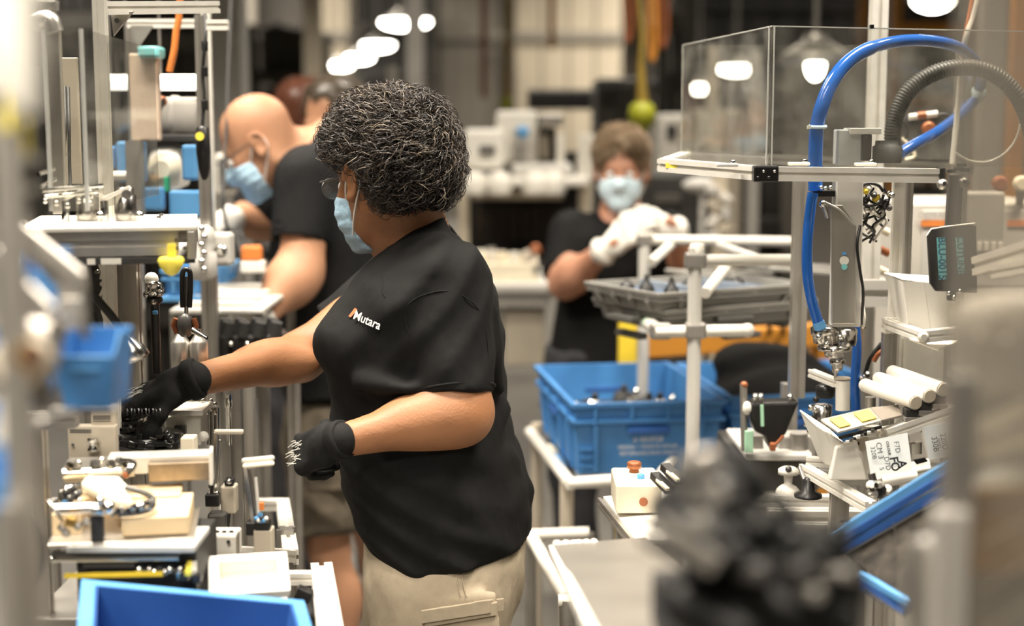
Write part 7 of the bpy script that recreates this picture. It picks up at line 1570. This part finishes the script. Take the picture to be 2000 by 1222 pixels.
def right_low():
    # tilted sheet tray with blue rails
    t = thing('blue_railed_chute', 'tilted clear chute with blue and silver rails', 'chute', P(1740, 1000, 2.0))
    for (a, b, m, w, h) in (((1612, 1058), (1858, 905), BLUEB, .006, .014), ((1622, 1066), (1862, 918), BLUED, .014, .010), ((1634, 1070), (1862, 936), BLUEB, .005, .004), ((1642, 1074), (1862, 946), BLUED, .012, .010), ((1655, 1078), (1862, 960), ALUW, .004, .004)):
        MB().bar(P(*a, 1.95), P(*b, 1.92), w, h, (0, 0, 1)).build('rail', m, t, .001)
    for u in (.18, .9): p = P(1612 + 246 * u, 1058 - 153 * u - 4, 1.945); MB().bar(p - Vector((.012, 0, -.0075)), p + Vector((.012, 0, .0075)), .003, .002).build('slot', BLACK, t)
    for i in range(3): MB().cyl(P(1732 + 7 * i, 983 - 4 * i, 1.94), P(1732 + 7 * i, 983 - 4 * i, 1.935), .0022).build('hole', BLACK, t)
    SP = mat('speckled_brown_grey_sheet', (.032, .027, .021), .6, 0, .6, 60, spec=.2)
    MB().plate([P(1655, 1082, 1.95), P(1862, 962, 1.92), P(1862, 1150, 1.8), P(1775, 1175, 1.8)], .004).build('speckled_sheet', SP, t)
    MB().bar(P(1680, 1120, 1.86), P(1775, 1178, 1.8), .010, .010, (0, 0, 1)).build('lower_rail', BLUEB, t, .002); MB().bar(P(1690, 1150, 1.84), P(1768, 1205, 1.8), .003, .003).build('lower_rod', CHROME, t); MB().bar(P(1684, 1135, 1.86), P(1772, 1192, 1.81), .02, .012).build('lower_channel', BLUED, t)
    MB().bar(P(1745, 1020, 1.9), P(1752, 1060, 1.9), .001, .001).build('scratch_wire', ALU, t)
    for px in (1700, 1850): p = P(px, 1100, 1.9); MB().bar((p.x, 1.97, 0), (p.x, 1.97, p.z), .02, .02).build('leg', ALUD, t)
    # black screw feeder and fixture
    h = thing('black_hopper', 'black rounded hopper with a pale stripe and copper tip', 'hopper', P(1500, 875, 2.75))
    pts = [P(1462, 782, 2.75), P(1556, 780, 2.75), P(1530, 845, 2.75), P(1520, 850, 2.75), P(1512, 872, 2.75), P(1498, 872, 2.75), P(1492, 848, 2.75), P(1470, 838, 2.75), P(1463, 815, 2.75)]
    MB().plate(pts, .05).build('shell', BLACK, h, .006); MB().bar(P(1488, 790, 2.72), P(1489, 832, 2.72), .006, .003, (0, 1, 0)).build('pale_stripe', MINT, h); MB().box(P(1509, 872, 2.72), (.012, .012, .016)).build('copper_tip', RUST, h, .003); MB().tube([P(1514, 868, 2.72), P(1524, 858, 2.72), P(1530, 850, 2.72)], .003).build('copper_tube', RUST, h)
    for x in (1475, 1486, 1543): MB().cyl(P(x, 768, 2.74), P(x, 782, 2.74), .004).build('stud', ALU, h); MB().ball(P(x, 775, 2.735), .0055, 10).build('stud_ball', CHROME, h)
    MB().cyl(P(1452, 750, 2.75), P(1454, 880, 2.75), .007).build('side_rod', ALUD, h); MB().ball(P(1453, 752, 2.75), .008, 10).build('copper_ball', RUST, h); MB().ball(P(1459, 797, 2.73), .009, 10, (1, 1, 1.5)).build('white_bulb', WHITE, h)
    f = thing('screw_fixture', 'grey screw-down fixture block under the black hopper', 'fixture', P(1540, 900, 2.8))
    pb(MB(), 1455, 888, 1590, 900, 2.75, .25).build('base', LGREY, f, .003); pb(MB(), 1470, 850, 1492, 888, 2.8, .05).build('block', ALUD, f, .003); pb(MB(), 1520, 852, 1590, 888, 2.8, .06).build('block', GREY, f, .003); MB().cyl(P(1560, 845, 2.8), P(1560, 888, 2.8), .018).build('cylinder', ALUD, f)
    pb(MB(), 1455, 842, 1472, 884, 2.73, .01).build('mint_sheet', MINT, f, .001); pb(MB(), 1440, 900, 1600, 960, 2.85, .3).build('lower_box', DGREY, f, .004)
    MB().bar((P(1500, 0, 2.9).x, 3.0, 0), (P(1500, 0, 2.9).x, 3.0, P(0, 955, 2.85).z), .05, .05).build('pedestal', ALUD, f)
    g = thing('gripper_unit', 'steel gripper unit with a black cap left of the sticker plate', 'gripper', P(1600, 850, 2.5))
    MB().lathe(P(1605, 845, 2.55), (0, 0, 1), [(0, .02), (.01, .022), (.03, .016), (.05, .018), (.052, .012)], 20).build('body', STEEL, g); MB().lathe(P(1612, 776, 2.55), (0, 0, 1), [(0, .014), (.004, .017), (.02, .017), (.024, .012)], 18).build('black_cap', BLACK, g)
    for i, (x, y) in enumerate(((1594, 780), (1584, 796), (1592, 800), (1586, 817), (1576, 828), (1582, 842), (1618, 796))): MB().ball(P(x, y, 2.5), .006, 10).build('ball_stud', CHROME if i % 3 else BLACK, g)
    MB().cyl(P(1646, 742, 2.5), P(1646, 800, 2.5), .0125).build('bright_post', ALUW, g); ex(g, 'arm', P(1585, 728, 2.6), P(1635, 748, 2.5), .014, ALUW); MB().lathe(P(1646, 740, 2.5), (0, 0, 1), [(0, .0135), (.003, .0135)], 20).build('post_cap', TAN, g)
    MB().bar(P(1605, 845, 2.56), P(1605, 900, 2.56), .03, .03).build('stand', ALUD, g)
    for i in range(10): MB().lathe(P(1680 + 6 * (i % 5), 735 + 8 * (i // 3), 2.6), (0, -1, i % 3 - 1), [(0, .004), (.006, .006), (.012, .003)], 8).build('fitting', [BLACK, CHROME, DKSTEEL, BLACK][i % 4], g)
    tb(g, 'orange_tool', [P(1705, 705, 2.6), P(1715, 690, 2.6), P(1730, 682, 2.6)], .006, RUST); tb(g, 'black_hose', [P(1690, 730, 2.6), P(1700, 700, 2.6), P(1722, 670, 2.6)], .004, BLACK)
    # chrome coupling and black foot below
    k = thing('suspension_foot', 'white and chrome levelling foot left of the slanted beam', 'foot', P(1545, 965, 2.5))
    MB().lathe(P(1540, 912, 2.5), (0, 0, -1), [(0, .012), (.004, .018), (.012, .018), (.014, .008), (.03, .007), (.034, .014), (.04, .020), (.046, .022)], 18).build('foot', WHITEM, k); MB().ball(P(1540, 916, 2.485), .006, 10).build('bolt', DKSTEEL, k)
    MB().lathe(P(1578, 970, 2.45), (0, 0, 1), [(0, .024), (.005, .024), (.01, .012), (.03, .010), (.034, .006)], 18).build('black_foot', BLACK, k); MB().cyl(P(1572, 940, 2.45), P(1562, 912, 2.48), .004).build('rod', STEEL, k)
    for i in range(8): MB().lathe(P(1700 + 8 * (i % 5), 948 + 8 * (i // 3), 2.2), (0, -1, .3), [(0, .006), (.004, .008), (.010, .004)], 10).build('clamp', [WHITE, CHROME, ALU, BLACK][i % 4], k)
    # beige push-button box
    b = thing('button_box', 'beige push-button box with a brown and a blue button', 'button box', P(1245, 1030, 2.35))
    z0 = P(0, 1003, 2.28).z; a = P(1212, 0, 2.28); e = P(1290, 0, 2.28); MB().b2((a.x, 2.28, z0), (e.x + .012, 2.40, z0 + .048)).build('housing', CREAM, b, .004)
    MB().lathe((P(1249, 0, 2.36).x, 2.365, z0 + .048), (0, 0, 1), [(0, .008), (.006, .008), (.007, .012), (.016, .012), (.018, .009)], 18).build('brown_button', RUST, b); MB().lathe((P(1262, 0, 2.32).x, 2.32, z0 + .048), (0, 0, 1), [(0, .0065), (.006, .0065), (.008, .005)], 14).build('blue_button', BLUEB, b)
    MB().lathe((P(1268, 0, 2.28).x, 2.28, z0 + .02), (0, -1, 0), [(0, .007), (.003, .007)], 16).build('bore', RUST, b)
    pl = thing('bench_plate', 'bright grey bench edge plate under the button box', 'plate', P(1220, 1010, 2.35)); MB().plate([P(1178, 972, 2.5), P(1310, 960, 2.5), P(1330, 1060, 2.1), P(1240, 1055, 2.1)], .006).build('top', ALUW, pl, .001); ex(pl, 'edge_profile', P(1176, 980, 2.5), P(1245, 1064, 2.1), .016, ALU)
    MB().bar((P(1250, 0, 2.2).x, 2.3, 0), (P(1250, 0, 2.2).x, 2.3, P(0, 1050, 2.2).z), .04, .04).build('leg', ALUD, pl)
    s = thing('slotted_connector', 'black connector blocks with amber strips beside the button box', 'connector', P(1300, 950, 2.2))
    for i, (x, y) in enumerate(((1292, 945), (1312, 928))):
        MB().bar(P(x - 14, y - 18, 2.25), P(x + 16, y + 12, 2.2), .016, .012, (0, 0, 1)).build('block', BLACK, s, .001); MB().bar(P(x - 8, y - 8, 2.225), P(x + 12, y + 10, 2.19), .006, .004, (0, 0, 1)).build('amber_strip', CREAM, s)
    # steel sheet bench in front
    d = thing('steel_bench', 'blurred light steel bench sheet at the bottom centre right', 'bench', (P(1280, 0, 1.6).x, 1.6, 0))
    MB().plate([P(1080, 1068, 2.0), P(1260, 1052, 2.05), P(1560, 1300, 1.25), P(1190, 1300, 1.25)], .006).build('sheet', mat('satin_steel_sheet', (.27, .25, .22), .38, .5, .08, 6), d, .001)
    MB().bar(P(1080, 1074, 2.0), P(1190, 1306, 1.25), .012, .014).build('folded_edge', ALUW, d, .001); MB().bar((P(1300, 0, 1.6).x, 1.6, 0), (P(1300, 0, 1.6).x, 1.6, P(0, 1180, 1.6).z - .01), .05, .05).build('leg', ALUD, d)
    for k_ in range(6): MB().ball(P(1090 + 14 * k_, 1064 - k_, 2.02), .006, 8).build('edge_bead', WHITEM, d)
right_low()
def black_casting_front():
    Y = 1.0; t = thing('black_mechanism', 'large black blurred mechanism in the lower right foreground', 'part', P(1450, 1150, 1.0))
    C0 = lambda x, y, d=0: P(x, y, 1.0 + d)
    lo = P(1200, 1300, 1.0); hi = P(1760, 840, 1.0)
    F = Field(axis(lo.x, hi.x, .0035), axis(.86, 1.20, .0045), axis(lo.z, hi.z, .0035))
    def E(x, y, rx, ry, dy=0, rd=None, ang=0):
        s_ = 1.0 / FPX; F.op(ell(C0(x, y, dy), (rx * s_, rd or .05, ry * s_), np.array(Matrix.Rotation(R(ang), 3, 'Y'))), .006)
    E(1450, 1060, 205, 75, .05, .10, 24); E(1520, 1130, 175, 90, .0, .09, 22); E(1400, 950, 90, 75, .1, .06, 30); E(1440, 920, 75, 42, .11, .06, 35); E(1600, 1110, 90, 70, 0, .07, 20); E(1350, 1030, 100, 38, .08, .07, 24); E(1480, 1200, 200, 80, -.02, .06, 10)
    for x0, y0, x1, y1, r, d in ((1270, 1030, 1480, 1110, 17, .0), (1370, 880, 1420, 960, 16, .04), (1420, 900, 1530, 1000, 15, .03), (1250, 1050, 1420, 1150, 12, -.03), (1450, 1000, 1650, 1090, 15, -.02), (1340, 960, 1440, 1010, 14, .0)):
        F.op(rcone(C0(x0, y0, d), C0(x1, y1, d), r / FPX, r / FPX * .8), .004)
    rng = random.Random(2)
    for i in range(46):
        u, v = rng.random(), rng.random(); x = 1290 + 380 * u; y = 950 + 120 * u + 180 * (v - .2); F.op(rbox(C0(x, y, rng.uniform(-.07, -.02)), [rng.uniform(.003, .012), rng.uniform(.01, .03), rng.uniform(.002, .008)], np.array(Matrix.Rotation(rng.uniform(-.6, .8), 3, 'Y')), .0015), .003)
    F.mesh('body', mat('black_oiled_plastic', (.005, .005, .005), .42, 0, .2, 30, spec=.35), t)
    for x, y, r, m in ((1378, 900, .0075, ALU), (1396, 962, .0075, ALUD), (1375, 1022, .0055, ALUD), (1480, 1118, .006, DKSTEEL), (1560, 1112, .004, DKSTEEL), (1590, 1160, .005, ALUD), (1650, 1120, .004, ALUD)): 
        MB().lathe(C0(x, y, -.10), (.1, -1, .3), [(-.06, r), (.006, r), (.008, r * .7)], 16).build('highlight_pin', m, t)  # pins enlarged and lightened to paint the blurred highlights on the black body
    MB().bar(C0(1275, 1020, -.10), C0(1400, 1105, -.11), .006, .014).build('grey_lever', ALUD, t, .001)
    st_ = thing('mechanism_stand', 'black stand carrying the blurred mechanism, below the picture', 'stand', (P(1480, 0, 1.0).x, 1.0, 0)); zt = P(0, 1290, 1.0).z; MB().b2((P(1330, 0, 1.0).x, .9, zt - .02), (P(1680, 0, 1.0).x, 1.15, zt + .02)).build('plate', BLACKM, st_); MB().bar((P(1480, 0, 1).x, 1.0, 0), (P(1480, 0, 1).x, 1.0, zt), .06, .06).build('column', DGREY, st_)
black_casting_front()
def fore_right():
    # near clear door and grey machine parts, strongly out of focus
    g = thing('near_clear_door', 'blurred clear machine door covering the right edge', 'door', (P(1940, 0, 1.0).x, 1.0, 0))
    x0, x1 = P(1872, 0, 1.02).x, P(2200, 0, 1.02).x; SM = acrylic(); SM.name = 'smoky_clear_sheet'
    for n in SM.node_tree.nodes:
        if n.type == 'BSDF_TRANSPARENT': n.inputs[0].default_value = (.80, .77, .72, 1)
        if n.type == 'MAP_RANGE': n.inputs['To Min'].default_value = .14; n.inputs['To Max'].default_value = .22
    MB().b2((x0, 1.02, .5), (x1, 1.026, P(0, -60, 1.02).z)).build('clear_sheet', SM, g); ex(g, 'door_profile', (P(1908, 0, 1.0).x, 1.0, 0), (P(1908, 0, 1.0).x, 1.0, P(0, 735, 1.0).z), .018, ALUD, (0, 1, 0))
    m = thing('near_grey_machine', 'blurred grey rounded machine cover at the right edge', 'machine', (P(1985, 0, 1.1).x, 1.13, 0))
    F = Field(axis(P(1870, 0, 1.12).x - .02, P(2200, 0, 1.12).x, .006), axis(1.08, 1.2, .006), axis(P(0, 830, 1.12).z, P(0, 540, 1.12).z + .01, .006))
    a = P(2010, 700, 1.12); F.op(rbox((a.x + .03, 1.135, a.z), [.085, .022, .045], None, .02)); F.op(ell(P(1990, 640, 1.13), (.045, .025, .026)), .02)
    F.mesh('cover', GREY, m); MB().b2((P(1905, 0, 1.14).x, 1.12, 0), (P(2200, 0, 1.12).x, 1.16, P(0, 760, 1.12).z)).build('body', GREY, m, .01)
    for x, y in ((1912, 652), (1945, 610), (1965, 660)): MB().lathe(P(x, y, 1.105), (0, -1, 0), [(0, .003), (.002, .003)], 10).build('screw', ALUW, m)
    ex(m, 'slanted_rail', P(1885, 850, 1.09), P(2060, 770, 1.05), .012, ALUW); ex(m, 'slanted_rail', P(1885, 890, 1.09), P(2060, 840, 1.05), .008, ALUW)
    for y0, y1 in ((1060, 980), (1150, 1060), (1230, 1140)): MB().bar(P(1920, y0, 1.06), P(2060, y1, 1.04), .0014, .0014).build('bright_wire', ALUW, m)
    c = thing('cardboard_box', 'blurred brown cardboard box with a plastic bag on it, right edge', 'box', P(1960, 1100, 1.05)); a = P(1885, 1120, 1.06); b = P(2180, 960, 1.06); MB().b2((a.x, 1.06, a.z), (b.x, 1.08, b.z)).build('carton', CARD, c, .002); MB().bar(P(1878, 958, 1.055), P(2180, 958, 1.055), .004, .006).build('flap', CARD, c)
    bg = thing('plastic_bag', 'clear crumpled bag lying on the blurred cardboard box', 'bag', P(1950, 950, 1.07)); F = Field(axis(P(1890, 0, 1.07).x, P(2120, 0, 1.07).x, .004), axis(1.03, 1.14, .004), axis(P(0, 965, 1.07).z, P(0, 870, 1.07).z, .004)); q = P(1990, 940, 1.085); F.op(ell(q, (.03, .02, .012))); F.op(ell(q + Vector((-.015, 0, -.004)), (.018, .02, .008)), .01); folds(F, .003, 90, [(1, .2, .5), (.4, .4, 1)], 6); F.mesh('film', mat('grey_film', (.42, .43, .42), .25, 0, .1, 30), bg)
    r = thing('grey_lever_post', 'blurred grey vertical lever in front of the speckled sheet', 'lever', P(1800, 1222, 1.05)); MB().tube([P(1795, 1055, 1.05), P(1800, 1100, 1.05), P(1805, 1180, 1.05), P(1815, 1330, 1.05)], [.008, .012, .014, .016], 16).build('lever', ALU, r); MB().ball(P(1815, 1072, 1.05), .010, 12).build('knob', LGREY, r); MB().ball(P(1842, 1150, 1.0), .006, 10, (1, 1, 1.7)).build('tip', WHITEM, r); MB().bar((P(1815, 0, 1.05).x, 1.05, 0), (P(1815, 0, 1.05).x, 1.05, P(0, 1325, 1.05).z), .03, .03).build('foot', ALUD, r)
    p = thing('near_grey_column', 'blurred brown grey column right of the lever', 'column', (P(1905, 0, 1.0).x, .98, 0)); x = P(1905, 0, .98).x; MB().b2((x - .012, .98, 0), (x + .012, 1.0, P(0, 1000, .98).z)).build('column', GREY, p, .003)
fore_right()
